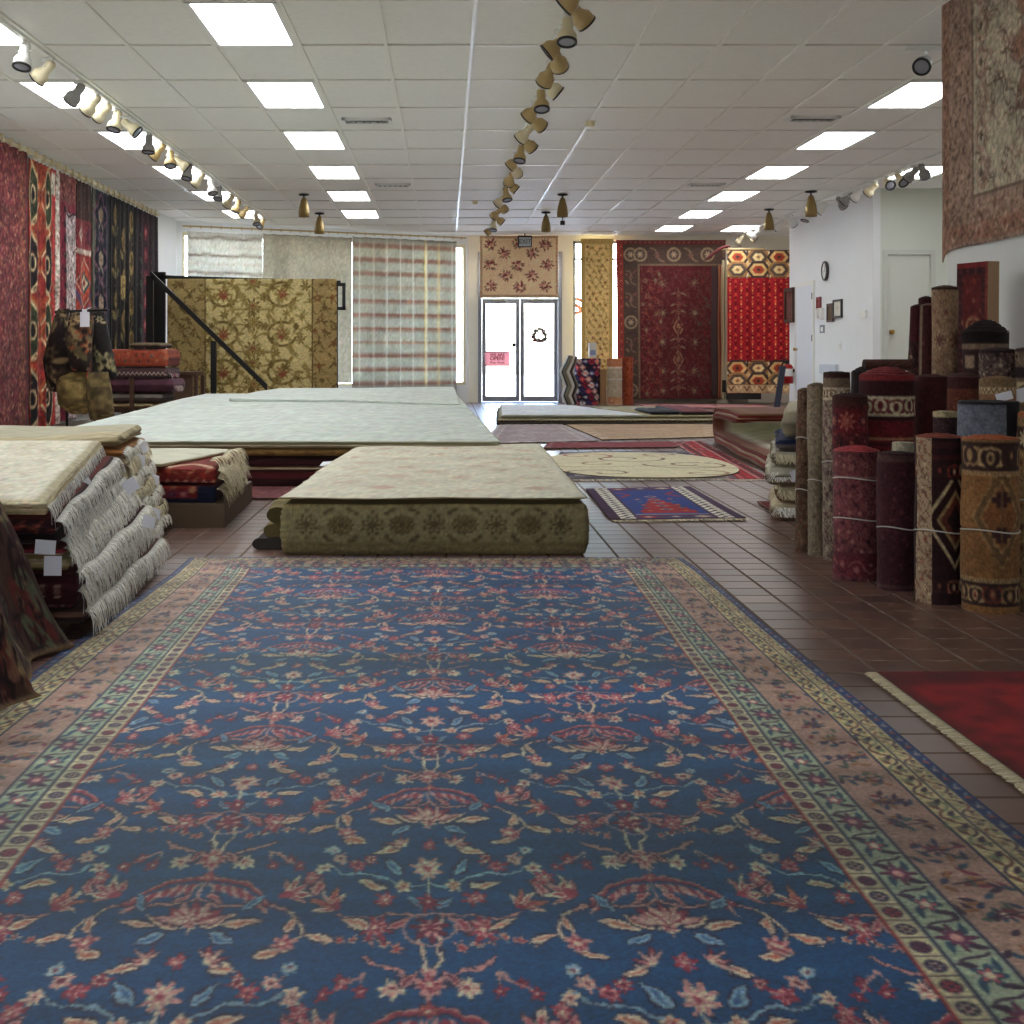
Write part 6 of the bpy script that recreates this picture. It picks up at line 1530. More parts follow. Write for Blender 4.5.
def roll(px0, px1, ptop, Yf, cv_args, top, label, pbase=None, ztop=None, seam=None, flap=None, strings=(), tilt=(0, 0), dome=.012, name='rolled_rug', flat=1.0, edgecol=None, taper=0.0, rings=5, zbase=0.0, bumps=.004):
    """px0, px1, ptop: silhouette in the photograph; Yf: nearest point; v of the design runs from the top down"""
    Rr = (px1-px0)/2*Yf/F; Rr = Rr/(1-Rr/Yf*0.0)
    Yc = Yf+Rr*flat; xc = xat((px0+px1)/2, Yc); Rx = (px1-px0)/2*Yc/F; Ry = Rx*flat
    z1 = ztop if ztop is not None else zat(ptop, Yc-Ry*.5)
    hh = z1-zbase; w = 2*PI*Rx
    cv = C_roll(w, hh, **cv_args)
    nt, nz = 150, max(30, int(hh/.0045)); nz = min(nz, 190)
    th = np.linspace(0, 2*PI, nt); tt = np.linspace(0, 1, nz)
    r = np.random.default_rng(abs(hash(label)) % 1000 if False else len(label)*7+int(px0))
    s0 = seam if seam is not None else 0.0          # where the outer edge of the roll ends, as a fraction of the way round
    U, T = np.meshgrid(th/(2*PI), tt, indexing='ij')
    rad = 1-.07*((U-s0) % 1.0)
    rad = rad+bumps/Rx*(vnoise(U*7, T*4, int(px0))-.5)*2 + bumps*.6/Rx*np.sin(T*17+px0)*.3
    rad = rad*(1+taper*(T-.5))
    for zs in strings: rad = rad-.05*np.exp(-((T-zs)/.012)**2)
    ang = 2*PI*U+PI/2                                # the middle of the design faces the camera
    P = np.zeros((nt, nz, 3)); zz = zbase+hh*(1-T)
    P[..., 0] = xc+Rx*rad*np.cos(ang)+tilt[0]*(zz-zbase); P[..., 1] = Yc+Ry*rad*np.sin(ang)+tilt[1]*(zz-zbase); P[..., 2] = zz-.006*np.exp(-T*nz/1.0)
    col = cv.sample(np.clip(U, 0, .9999), np.clip(T, 0, .9999), np.full_like(U, 1/nt), np.full_like(U, 1/nz))
    if flap is not None:                            # the woven back or border shows on a strip beside the seam
        f0, f1, fc = flap
        m = ((U > f0) & (U < f1))[..., None]
        fcv = Cv(f1*w-f0*w, hh, .005, fc[0]); allover(fcv, 0, 0, fcv.w, hh, .035, fc[1:], 5, leafcol=fc[-1])
        col = np.where(m, fcv.sample(np.clip((U-f0)/(f1-f0), 0, .99), np.clip(T, 0, .99)), col)
    mb = MB(); mb.grid(P, np.clip(col, 0, 1))
    o = mb.build(name, RUG)
    tag(o, label, 'rug', 'rolled rugs standing on the right')
    # the wound end
    n2 = 64; rho = np.linspace(0, 1, rings*4+1); P2 = np.zeros((n2, len(rho), 3)); a2 = np.linspace(0, 2*PI, n2, endpoint=False)+PI/2
    edge_r = np.interp(a2-PI/2, th, rad[:, 1])
    ph = (rho[None]*rings-(a2[:, None]-PI/2)/(2*PI)) % 1.0
    zt = z1-.004-.008*(ph > .62)+dome*(1-rho[None]**2)+.004*(vnoise(a2[:, None]*2, rho[None]*3, 3)-.5)
    P2[..., 0] = xc+Rx*edge_r[:, None]*rho[None]*np.cos(a2)[:, None]+tilt[0]*(z1-zbase); P2[..., 1] = Yc+Ry*edge_r[:, None]*rho[None]*np.sin(a2)[:, None]+tilt[1]*(z1-zbase); P2[..., 2] = zt
    c1 = rgb(top); c2 = rgb(edgecol if edgecol is not None else np.array(top)*.45)
    cc = np.where((ph > .62)[..., None], c2, c1)*(.9+.2*RNG.random((n2, len(rho), 1)))
    mb = MB(); mb.grid(P2, np.clip(cc, 0, 1), closed=True); e = mb.build('rolled_end', RUG, parent=o)
    for zs in strings:
        k = 40; a3 = np.linspace(0, 2*PI, k, endpoint=False)+PI/2; i = int(zs*(nz-1))
        er = np.interp(a3-PI/2, th, rad[:, i])*1.0+.003/Rx; zc = zbase+hh*(1-zs)
        pts = np.stack([xc+Rx*er*np.cos(a3)+tilt[0]*(zc-zbase), Yc+Ry*er*np.sin(a3)+tilt[1]*(zc-zbase), zc+.006*np.sin(a3*2)], 1)
        mb = MB(); mb.tube(pts, .0028, 6, closed=True)
        s_ = mb.build('tie_string', STRING, parent=o); s_['label'] = 'white string tied around the roll'
    return o
DK = (40, 26, 28)
def A_(**k): return k
# front row
roll(795.5, 812, 389.5, 6.23, A_(bg=(96, 74, 60), fill='mini', cols=[(70, 46, 40), (130, 100, 78), (110, 60, 52)], leaf=(126, 104, 84), step=.045), (110, 84, 66), 'slim brown patterned rolled rug at the left end of the front row', strings=(.62, .3), tilt=(.01, 0))
roll(807.5, 827, 384.5, 6.10, A_(bg=(136, 122, 102), fill='speck', cols=[(120, 106, 88), (150, 138, 118), (110, 98, 84)], step=.03), (120, 106, 86), 'slim plain beige rolled rug, second in the front row', strings=(.56,))
roll(823, 851, 371.5, 5.95, A_(bg=(146, 130, 112), fill='mini', cols=[(74, 44, 52), (104, 74, 70), (180, 166, 146)], leaf=(84, 66, 70), step=.05, ends=[(.0, .035, (60, 36, 34), None, [DK]), (.035, .085, (120, 100, 84), None, [DK]), (.085, .15, (196, 182, 156), 'scroll', [(110, 80, 64), (150, 130, 106), (90, 60, 52)])]), (40, 30, 28), 'tall cream and plum flowered rolled rug behind the pinkish red one', strings=(.48,), dome=.004)
roll(833, 868, 395, 5.72, A_(bg=(72, 30, 34), fill='mini', cols=[(130, 40, 44), (44, 24, 34), (150, 84, 70)], leaf=(110, 46, 46), step=.055, ends=[(.0, .06, (70, 40, 36), None, [DK]), (.08, .22, (96, 30, 36), 'ros', [(130, 50, 50), (40, 24, 34), (150, 90, 76)])]), (56, 34, 32), 'dark red and black rolled rug between the cream flowered and the pinkish red one')
roll(833.5, 880.5, 450, 5.42, A_(bg=(122, 68, 70), fill='mini', cols=[(74, 38, 48), (150, 96, 92), (64, 36, 46), (160, 108, 100)], leaf=(88, 42, 52), step=.048, ends=[(.78, .82, (104, 48, 56), None, [DK]), (.82, .96, (112, 48, 56), 'vine', [(70, 30, 42), (150, 86, 86), (160, 100, 96)]), (.2, .215, (150, 110, 100), None, [DK])]), (176, 66, 72), 'pinkish red flowered rolled rug tied with white string in the front row', strings=(.22, .53), dome=.02, taper=.03)
roll(877.5, 915.5, 452, 5.20, A_(bg=(66, 32, 38), fill='speck', cols=[(80, 38, 44), (52, 26, 32), (92, 50, 52)], step=.035, ends=[(.02, .07, (88, 62, 58), None, [DK]), (.96, .99, (90, 60, 60), None, [DK])]), (62, 44, 42), 'plain dark maroon rolled rug in the front row', strings=(.55,), dome=.004)
roll(914.5, 963, 436, 4.92, A_(bg=(50, 28, 30), fill='dia', cols=[(196, 176, 134), (46, 26, 28), (150, 124, 84), (96, 50, 40), (120, 110, 110)], step=.06, ends=[(.03, .07, (70, 36, 36), None, [DK]), (.11, .14, (76, 34, 36), None, [DK]), (.15, .26, (50, 28, 30), 'scroll', [(206, 190, 156), (60, 36, 36), (140, 60, 50)]), (.84, .95, (50, 28, 30), 'scroll', [(206, 190, 156), (70, 40, 40), (150, 90, 70)])]), (136, 66, 50), 'black rolled rug with a big cream and brown diamond in the front row', flap=(.26, .40, [(176, 150, 120), (150, 84, 70), (120, 100, 84), (206, 186, 150), (100, 70, 60)]), strings=(.57,), seam=.40, edgecol=(60, 36, 34))
roll(962.5, 1019, 437.5, 4.74, A_(bg=(136, 96, 58), fill='cross', cols=[(150, 116, 76), (110, 84, 56), (128, 84, 52), (64, 40, 40)], ends=[(.0, .025, (150, 110, 72), None, [DK]), (.025, .19, (60, 42, 38), 'scroll', [(176, 146, 104), (70, 46, 42), (150, 116, 80)]), (.19, .215, (170, 138, 96), 'dot', [(110, 80, 56)]), (.80, .825, (176, 146, 104), 'dot', [(110, 80, 56)]), (.825, .96, (60, 42, 38), 'scroll', [(176, 146, 104), (120, 60, 50), (150, 116, 80)])]), (168, 92, 56), 'gold and brown rolled rug with a stepped medallion, in the front row', strings=(.535,), edgecol=(120, 62, 42))
roll(1018.5, 1064, 412, 4.95, A_(bg=(150, 118, 78), fill='mini', cols=[(110, 70, 46), (190, 160, 116), (70, 50, 48)], leaf=(120, 92, 62), step=.05, ends=[(.0, .03, (176, 104, 66), None, [DK]), (.08, .2, (70, 50, 44), 'ros', [(190, 164, 120), (130, 70, 56), (206, 186, 150)])]), (170, 110, 70), 'cream and brown rolled rug cut off by the right edge of the view', strings=(.47,))
# second row
roll(860, 915, 374, 5.78, A_(bg=(106, 32, 38), fill='mini', cols=[(120, 40, 44), (84, 28, 34), (140, 60, 54)], leaf=(84, 30, 36), step=.09, ends=[(.0, .035, (130, 44, 48), None, [DK]), (.035, .12, (56, 24, 28), None, [DK]), (.115, .22, (196, 182, 150), 'scroll', [(84, 36, 42), (110, 40, 46), (96, 40, 44)]), (.22, .24, (50, 26, 30), None, [DK]), (.33, .345, (150, 104, 76), None, [DK]), (.36, .37, (60, 28, 32), None, [DK])]), (128, 44, 50), 'thick dark red rolled rug with a cream scroll band near its top', dome=.035)
roll(915, 947, 375.5, 5.92, A_(bg=(72, 32, 34), fill='speck', cols=[(80, 38, 38), (60, 28, 30)], step=.04), (84, 50, 46), 'plain dark maroon rolled rug behind the black diamond one', dome=.01)
roll(946.5, 980.5, 376, 6.05, A_(bg=(118, 66, 52), fill='speck', cols=[(134, 80, 62), (100, 54, 46), (140, 96, 76)], step=.03, ends=[(.0, .07, (72, 40, 40), None, [DK])]), (84, 52, 50), 'rusty brown rolled rug behind the blue-grey one', dome=.02)
o = roll(980, 1015.5, 378, 5.78, A_(bg=(120, 70, 56), fill='mini', cols=[(150, 96, 70), (96, 46, 44)], leaf=(110, 64, 52), step=.06, ends=[(.0, .05, (130, 104, 76), None, [DK]), (.05, .085, (196, 176, 136), 'zig', [(110, 80, 60)]), (.085, .13, (150, 110, 80), None, [DK]), (.13, .16, (104, 36, 38), None, [DK])]), (140, 110, 80), 'rolled rug with a cream zigzag rim and red stripe behind the blue-grey one', edgecol=(70, 44, 40))
pricetag(o, (2.33, 5.64, .755), .07, .035, (0, -1, .15), .25)
roll(958.5, 1018, 400.5, 5.06, A_(bg=(112, 116, 128), fill='speck', cols=[(124, 128, 142), (100, 104, 116), (92, 96, 112)], step=.05, ends=[(.0, .02, (40, 38, 40), None, [DK])]), (52, 48, 50), 'blue-grey rolled rug with a black side, behind the gold medallion one', flap=(.54, .98, [(36, 34, 36), (42, 40, 42), (30, 28, 30), (38, 36, 38)]), dome=.003)
roll(933.5, 960, 411, 5.34, A_(bg=(54, 36, 36), fill='mini', cols=[(84, 56, 60), (40, 26, 30), (110, 84, 80)], leaf=(76, 54, 56), step=.05, ends=[(.0, .035, (176, 160, 126), None, [DK])]), (170, 154, 120), 'small dark rolled rug with a cream rim, left of the blue-grey one', dome=.004)
roll(891.5, 917, 441.5, 5.42, A_(bg=(176, 166, 144), fill='speck', cols=[(160, 150, 128), (190, 180, 160)], step=.03), (190, 180, 156), 'small cream rolled rug showing its coiled end behind the maroon one', edgecol=(70, 60, 54), rings=3, dome=0)
# upper, further back
roll(900.5, 917, 305.5, 6.95, A_(bg=(52, 32, 34), fill='mini', cols=[(110, 80, 72), (70, 34, 38), (150, 120, 100)], leaf=(90, 62, 58), step=.06, ends=[(.0, .16, (70, 30, 34), None, [DK])]), (60, 34, 34), 'tall slim black and cream rolled rug leaning, leftmost of the back row', tilt=(.045, 0))
roll(916, 934, 304.5, 6.85, A_(bg=(68, 34, 36), fill='speck', cols=[(80, 38, 40), (54, 30, 32), (96, 56, 52)], step=.05), (110, 84, 72), 'tall dark red rolled rug second in the back row', flap=(.25, .32, [(130, 110, 90), (110, 90, 74), (140, 120, 100), (120, 100, 84)]), tilt=(.02, 0))
roll(918.5, 933.5, 297.5, 7.05, A_(bg=(60, 30, 34), fill='speck', cols=[(70, 36, 38), (50, 28, 30)], step=.05), (64, 36, 36), 'tall dark maroon rolled rug peeking over the dark red one in the back row', tilt=(.0, 0))
roll(932, 957.5, 286.5, 6.60, A_(bg=(150, 122, 98), fill='mini', cols=[(130, 98, 80), (164, 138, 112), (120, 80, 70)], leaf=(134, 106, 86), step=.06, ends=[(.0, .012, (60, 44, 40), None, [DK]), (.16, .26, (144, 116, 94), 'ros', [(116, 84, 72), (166, 142, 116), (110, 76, 66)])]), (90, 70, 60), 'tall tan rolled rug standing in the middle of the back row', edgecol=(50, 36, 34))
roll(963.5, 1008, 331, 6.45, A_(bg=(66, 44, 42), fill='mini', cols=[(110, 86, 76), (50, 30, 32), (90, 50, 48)], leaf=(92, 72, 66), step=.08, ends=[(.0, .06, (36, 26, 28), None, [DK]), (.06, .085, (130, 108, 90), None, [DK]), (.09, .2, (58, 38, 38), 'sq', [(120, 96, 84), (40, 26, 28), (150, 126, 106)])]), (40, 28, 30), 'thick blackish rolled rug with a domed black top, before the leaning red runner', dome=.06, edgecol=(30, 22, 24))
roll(980, 1016, 349, 6.05, A_(bg=(80, 62, 60), fill='mini', cols=[(170, 152, 130), (44, 32, 36), (120, 90, 80)], leaf=(150, 134, 116), step=.055, ends=[(.0, .02, (50, 34, 36), None, [DK])]), (54, 38, 38), 'rolled rug with a dense cream and black pattern, before the domed black one', dome=.012)
o = roll(1015.5, 1052, 348, 5.95, A_(bg=(110, 90, 76), fill='mini', cols=[(60, 44, 44), (180, 158, 126), (96, 60, 54)], leaf=(140, 120, 100), step=.07, ends=[(.0, .015, (60, 44, 40), None, [DK]), (.09, .14, (50, 36, 38), None, [DK]), (.16, .26, (186, 164, 128), 'vine', [(90, 60, 52), (140, 90, 70), (60, 44, 44)])]), (70, 52, 48), 'brown and cream rolled rug in the second row, cut off by the right edge', dome=.01)
pricetag(o, (2.53, 5.93, .765), .09, .06, (-.1, -1, .1), .2)
roll(851, 884, 371, 6.3, A_(bg=(42, 32, 34), fill='speck', cols=[(50, 38, 40), (36, 28, 30)], step=.05), (36, 28, 30), 'black rolled rug with a sloping top behind the thick dark red one', dome=.03)
# flat folded runner leaning on the partition
mb = MB(); xa, xb = xat(957, 7.3), xat(990, 7.3); zt = zat(262, 7.3); w = xb-xa
c = Cv(w, zt, .006, (92, 34, 36)); band_h(c, 0, w, 0, .03, (120, 44, 44), None, [DK]); frame(c, 0, .03, w, zt, .035, (56, 30, 36), 'ros', [(130, 70, 60), (80, 40, 44)])
allover(c, .035, .06, w-.03, zt, .07, [(120, 50, 46), (70, 30, 36), (150, 106, 76)], 5, leafcol=(110, 52, 48)); mot(c, 'ring', w*.55, .34, .09, [(160, 120, 84), (96, 40, 40), (150, 110, 76)])
c.rect(w*.92, 0, w, zt, (136, 64, 56)); c.weave(.14)
n, m = 30, 120; U, V = np.meshgrid(np.linspace(0, 1, n), np.linspace(0, 1, m), indexing='ij'); P = np.zeros((n, m, 3))
pA, pB = np.array([xat(957, 7.45), 7.45]), np.array([xat(988, 7.22), 7.22]); dAB = (pB-pA)/np.linalg.norm(pB-pA); nAB = np.array([-dAB[1], dAB[0]])
P[..., 0] = pA[0]+(pB-pA)[0]*U+.02*(1-V)*0; P[..., 1] = pA[1]+(pB-pA)[1]*U+.008*np.sin(V*5); P[..., 2] = zt*(1-V)
mb.grid(P, c.sample(U, V, np.full_like(U, 1/n), np.full_like(U, 1/m)))
B = P.copy(); B[..., 0] += nAB[0]*.075; B[..., 1] += nAB[1]*.075; mb.grid(B, (80, 40, 40), flip=True)
for a, b_ in ((P[-1], B[-1]), (B[0], P[0])): mb.grid(np.stack([a, b_], 0), (176, 146, 116))
mb.grid(np.stack([P[:, 0], B[:, 0]], 1), (104, 38, 40)); mb.grid(np.stack([P[:, -1], B[:, -1]], 1), (80, 40, 40), flip=True)
o = tag(mb.build('folded_runner', RUG), 'tall dark red folded runner standing against the near right wall, behind the rolls', 'rug')
# short roll lying across the others
c = C_roll(2*PI*.032, .2, bg=(76, 50, 42), fill='speck', cols=[(86, 56, 46), (62, 40, 36)], step=.03)
th = np.linspace(0, 2*PI, 40); xx = np.linspace(xat(868, 6.3), xat(914, 6.3), 20); P = np.zeros((40, 20, 3)); zc = zat(374, 6.0)+.0
zc = zat(365, 6.35)
P[..., 0] = xx[None]; P[..., 1] = 6.36+.032*np.cos(th)[:, None]; P[..., 2] = zc+.027*np.sin(th)[:, None]
mb = MB(); mb.grid(P, np.tile(rgb((82, 54, 46)), (40, 20, 1))*(.8+.4*RNG.random((40, 20, 1))), flip=True); mb.face(P[:, 0], (60, 42, 38)); mb.face(P[::-1, -1], (60, 42, 38))
tag(mb.build('rolled_rug', RUG), 'short dark brown roll lying flat across the tops behind the thick dark red roll', 'rug')

# ================================================================== left side: saddlebag stand, bench of folded rugs, low table
YS = 14.0; X = lambda p: xat(p, YS); Z = lambda p: zat(p, YS)
t = thing('display_stand', 'thin dark metal stand carrying flowered saddlebags before the left wall rugs', 'stand', (X(80), YS, 0))
mb = MB(); mb.tube([(X(55), YS, Z(312)), (X(108), YS, Z(310))], .014, 8); mb.build('top_bar', BLACKM, parent=t)
for px in (67, 95):
    mb = MB(); mb.tube([(X(px), YS, .01), (X(px), YS, Z(311))], .014, 8); mb.build('leg', BLACKM, parent=t)
for px in (67, 95):
    mb = MB(); mb.tube([(X(px), YS-.28, .012), (X(px), YS+.28, .012)], .014, 8); mb.build('foot', BLACKM, parent=t)
def C_bag(seed, base_, cols):
    c = Cv(.6, .8, .008, base_); r = np.random.default_rng(seed)
    for k in range(26):
        x, y, s = r.random()*.6, r.random()*.8, .03+.06*r.random()
        c.flower(x, y, s, 6, pick(cols, r), pick(cols, r), base_); c.leaf(x+s, y+s, s, s*.35, r.random()*6, pick(cols, r))
    return c.weave(.2)
def bag(pts, Y, cv, lab, name='saddlebag', amp=.03, depth=.10):
    """pts: left/right outline pairs from the top down, in image columns/rows at depth Y"""
    n, m = 50, 80; v = np.linspace(0, 1, m); a = np.array(pts, float); s = np.linspace(0, 1, len(a))
    L = np.interp(v, s, a[:, 0]); R_ = np.interp(v, s, a[:, 1]); Zp = np.interp(v, s, a[:, 2]); th = np.linspace(0, 2*PI, n*2)
    P = np.zeros((n*2, m, 3)); cxp = (L+R_)/2; hw = (R_-L)/2
    dd = depth*np.sin(PI*np.clip(v*.92+.04, 0, 1))**.7
    wob = 1+.10*np.sin(th*3+1)[:, None]*np.sin(v*6)[None]
    P[..., 0] = xat(cxp[None]+hw[None]*np.cos(th)[:, None], Y); P[..., 1] = Y+dd[None]*np.sin(th)[:, None]*wob; P[..., 2] = zat(Zp, Y)[None]+.012*(vnoise(th[:, None]*2, v[None]*5, 3)-.5)
    U, V = np.meshgrid(np.linspace(0, 1, n*2), v, indexing='ij')
    mb = MB(); mb.grid(P, cv.sample(U*.999, V*.999, np.full_like(U, .02), np.full_like(U, .03)), flip=True); mb.face(P[:-1, 0], (40, 30, 26)); mb.face(P[-2::-1, -1], (40, 30, 26))
    return tag(mb.build(name, RUG), lab, 'bag', None)
FC = [(150, 128, 92), (120, 104, 76), (176, 150, 110), (96, 84, 58), (60, 50, 40)]
bag([(58, 70, 309), (54, 68, 318), (48, 72, 340), (43, 77, 360), (46, 78, 382), (52, 76, 392)], YS-.16, C_bag(3, (40, 32, 30), FC), 'black saddlebag with pale flowers slanting at the left of the stand', depth=.12)
bag([(70, 92, 312), (68, 94, 322), (66, 92, 345), (70, 90, 365), (72, 89, 372)], YS-.34, C_bag(4, (46, 36, 32), FC+[(170, 84, 56)]), 'dark flowered saddlebag with a rust patch in the middle of the stand', depth=.10)
bag([(92, 104, 312), (91, 107, 325), (93, 112, 350), (94, 117, 372), (98, 116, 380)], YS-.16, C_bag(7, (34, 30, 30), [(110, 104, 74), (150, 136, 100), (80, 76, 56), (176, 160, 120)]), 'black and gold saddlebag at the right of the stand', depth=.12)
bag([(60, 86, 372), (56, 88, 384), (58, 90, 404), (70, 88, 414)], YS-.22, Cv(.5, .4, .007, (140, 120, 74)).weave(.3, 3, .03, .03), 'plain gold-brown cloth bag hanging low at the left of the stand', depth=.10)
bag([(88, 108, 372), (86, 112, 390), (88, 114, 410), (90, 113, 420)], YS-.36, Cv(.5, .4, .007, (112, 96, 64)).weave(.3, 4, .03, .03), 'plain olive-brown cloth bag hanging low at the right of the stand', depth=.08)
mb = MB(); p = np.array(at(80, 312, YS-.46)); mb.obox(p, (.095, 0, .0), (0, .003, 0), (0, 0, -.15)); mb.obox(p+np.array([.02, 0, 0]), (.05, 0, 0), (0, .003, 0), (0, 0, .03)); mb.tube([p+np.array([.045, 0, .02]), p+np.array([.045, .3, .06])], .003, 5)
tag(mb.build('hanging_tag', PAPER, smooth=False), 'large white tag hanging in front of the saddlebags', 'tag')
# bench with a pile of folded rugs
YB = 15.6; X = lambda p: xat(p, YB); Z = lambda p: zat(p, YB)
t = thing('low_bench', 'dark wooden bench with an arm post under folded rugs by the left wall', 'bench', (X(140), YB+.3, 0))
bx0, bx1 = X(106), X(176)
mb = MB(); mb.box((bx0, YB, .23), (bx1, YB+.75, .27)); mb.build('seat', WOOD, parent=t, smooth=False)
for x in (bx0+.02, bx1-.08):
    for y in (YB+.02, YB+.67):
        mb = MB(); mb.box((x, y, 0), (x+.06, y+.06, .23)); mb.build('leg', WOOD, parent=t, smooth=False)
mb = MB(); mb.box((X(132), YB-.13, 0), (X(136), YB-.075, Z(378))); mb.box((X(132), YB-.08, .235), (X(136), YB+.01, .265)); mb.build('arm_post', WOOD, parent=t, smooth=False)
PBN = [(415.5, 403, 104, 152, (170, 150, 112), [(176, 156, 116), (120, 96, 66)], 'tan folded rug at the bottom of the pile on the bench'), (402.5, 393.5, 106, 160, (120, 112, 104), [(126, 118, 110), (84, 72, 66)], 'grey folded rug with pale edge second from the bottom on the bench'), (393, 378.5, 106, 171, (96, 62, 76), [(98, 62, 76), (76, 46, 58)], 'purple-brown folded rug with curled end on the bench'),
       (378, 367.5, 112, 166, (96, 74, 76), [(88, 66, 70), (60, 46, 52)], 'dark grey-violet folded rug with pale zigzags on the bench'), (367, 349, 110, 166, (146, 70, 54), [(150, 70, 52), (112, 52, 44)], 'rust red folded rug second from the top on the bench'), (348.5, 342.5, 132, 158, (96, 80, 60), [(104, 88, 66), (60, 44, 40)], 'small flowered folded rug on top of the pile on the bench')]
for k, (pb, pt, a, b_, tp, sd, lab) in enumerate(PBN):
    z0, z1 = .27 if k == 0 else Z(pb), Z(pt)
    fc = None
    if k == 3:
        fc = Cv(X(b_)-X(a), z1-z0, .006, (84, 62, 66))
        for q in range(12): fc.line([(.02+q*.05, .03), (.045+q*.05, .07), (.07+q*.05, .03)], .012, (190, 176, 160))
    if k == 4:
        fc = Cv(X(b_)-X(a), z1-z0, .008, (156, 72, 52)); allover(fc, 0, .03, fc.w, fc.h, .09, [(186, 120, 84), (120, 50, 44), (90, 90, 80)], 2, leafcol=(176, 104, 76))
    o, _, _ = slab([(X(a), YB), (X(b_), YB-.02), (X(b_)+.02, YB+.6), (X(a), YB+.6)], z0+.004, z1, tp, sd, lab, seed=200+k, nu=30 if not fc else 60, nv=14, bulge=.03, front=fc)
    if k in (2, 3): fringe(o, [np.array([X(b_)+.02, YB+y, (z0+z1)/2]) for y in np.linspace(0, .5, 5)], 40, .07, (1, -.3, 0), [(190, 180, 170), (120, 70, 80)], width=.014, seed=k)
# low table behind the rail
YT = 17.0; X = lambda p: xat(p, YT)
t = thing('low_table', 'low brown wooden table behind the folded rugs, below the gold rug', 'table', (X(178), YT+.3, 0)); zt = zat(372, YT)
mb = MB(); mb.box((X(163), YT, zt-.05), (X(196), YT+.55, zt)); mb.build('table_top', WOOD, parent=t, smooth=False)
mb = MB(); mb.box((X(164.5), YT+.04, .22), (X(192), YT+.07, zt-.05)); mb.build('side_panel', BOXM, parent=t, smooth=False)
for x in (X(163.5), X(193.5)):
    for y in (YT+.01, YT+.49):
        mb = MB(); mb.box((x, y, 0), (x+.05, y+.05, zt-.05)); mb.build('leg', WOOD, parent=t, smooth=False)

# ================================================================== things by the glass door
YD = 23.8; X = lambda p: xat(p, YD); Z = lambda p: zat(p, YD)
# zigzag kilim folded upright
mb = MB(); c = Cv(.3, .8, .008, (70, 60, 52))
n, m = 16, 60; V = np.linspace(0, 1, m); U = np.linspace(0, 1, n)
zig = np.interp(V, [0, .14, .32, .62, .82, 1], [569, 566, 561, 566, 563, 567]); wd = np.interp(V, [0, .3, .6, 1], [8, 11, 12, 10])
P = np.zeros((n, m, 3)); P[..., 0] = X(zig[None]+wd[None]*U[:, None]); P[..., 1] = YD+.12*np.abs(U-.5)[:, None]*2+0*V[None]; P[..., 2] = (Z(356)+(0.01-Z(356))*V)[None]
st = ((U[:, None]*6+V[None]*0).astype(int)) % 3; pal = np.stack([rgb((196, 190, 176)), rgb((52, 44, 42)), rgb((112, 104, 84))]); mb.grid(P, pal[np.broadcast_to(st, (n, m))])
o = mb.build('folded_rug', RUG); s_ = o.modifiers.new('thickness', 'SOLIDIFY'); s_.thickness = .03; tag(o, 'grey and cream zigzag rug standing folded at the right of the glass door', 'rug')
def barrel(px0, px1, pt, cv, top, lab, dy=0.0, name='rolled_rug', strings=(), zbase=0.0, cat='rug'):
    Yc = YD+dy; R_ = (px1-px0)/2*Yc/F; xc = xat((px0+px1)/2, Yc); z1 = zat(pt, Yc); n, m = 48, 70
    th = np.linspace(0, 2*PI, n); V = np.linspace(0, 1, m); P = np.zeros((n, m, 3))
    P[..., 0] = xc+R_*np.cos(th+PI/2)[:, None]*(1+.02*np.sin(V*20))[None]; P[..., 1] = Yc+R_*np.sin(th+PI/2)[:, None]; P[..., 2] = (zbase+(z1-zbase)*(1-V))[None]
    Ug, Vg = np.meshgrid(np.linspace(0, .999, n), np.linspace(0, .999, m), indexing='ij')
    mb = MB(); mb.grid(P, cv.sample(Ug, Vg, np.full_like(Ug, .02), np.full_like(Ug, .015))); o = tag(mb.build(name, RUG), lab, cat)
    rho = np.linspace(0, 1, 12); P2 = np.zeros((n, 12, 3)); P2[..., 0] = xc+R_*rho[None]*np.cos(th+PI/2)[:, None]; P2[..., 1] = Yc+R_*rho[None]*np.sin(th+PI/2)[:, None]; P2[..., 2] = z1-.01*(np.arange(12) % 2)[None]
    mb = MB(); mb.grid(P2, top); mb.build('rolled_end', RUG, parent=o)
    for zs in strings:
        a3 = np.linspace(0, 2*PI, 24, endpoint=False); mb = MB(); zc = z1*(1-zs); mb.tube(np.stack([xc+(R_*1.03)*np.cos(a3), Yc+(R_*1.03)*np.sin(a3), zc+0*a3], 1), .007, 6, closed=True); mb.build('tie_string', STRING, parent=o)
    return o
c = Cv(1.3, .82, .010, (44, 36, 56)); r = np.random.default_rng(4)
for k in range(14):
    for j in range(8):
        x, y = k*.1+(.05 if j % 2 else 0), .05+j*.105
        c.dia(x, y, .055, .065, [(196, 60, 76), (226, 216, 210), (40, 40, 70), (216, 150, 130), (60, 60, 110), (150, 36, 50), (30, 26, 34)][(k*3+j*2) % 7]); c.dia(x, y, .024, .03, [(230, 220, 214), (60, 30, 44), (216, 110, 90)][(k+j) % 3])
    c.rect(k*.1+.04, .62, k*.1+.06, .8, (60, 50, 60))
barrel(574, 600.5, 358.5, c.weave(.08), (150, 60, 60), 'colourful rolled rug with pink, white and navy diamonds beside the glass door', dy=.25)
mb = MB(); mb.box((X(590.5), YD+.2, Z(357.6)), (X(598), YD+.34, Z(342.5))); mb.box((X(591.5), YD+.195, Z(355)), (X(597), YD+.2, Z(350)), (150, 160, 190)); tag(mb.build('white_box', RUG, smooth=False), 'small whitish box standing on the colourful diamond roll', 'box')
o = bpy.data.objects['white_box']; o.data.color_attributes['Col'].data.foreach_set('color', np.array([v for k in range(len(o.data.vertices)) for v in ((.62, .6, .55, 1) if k < 8 else (.25, .3, .45, 1))], np.float32))
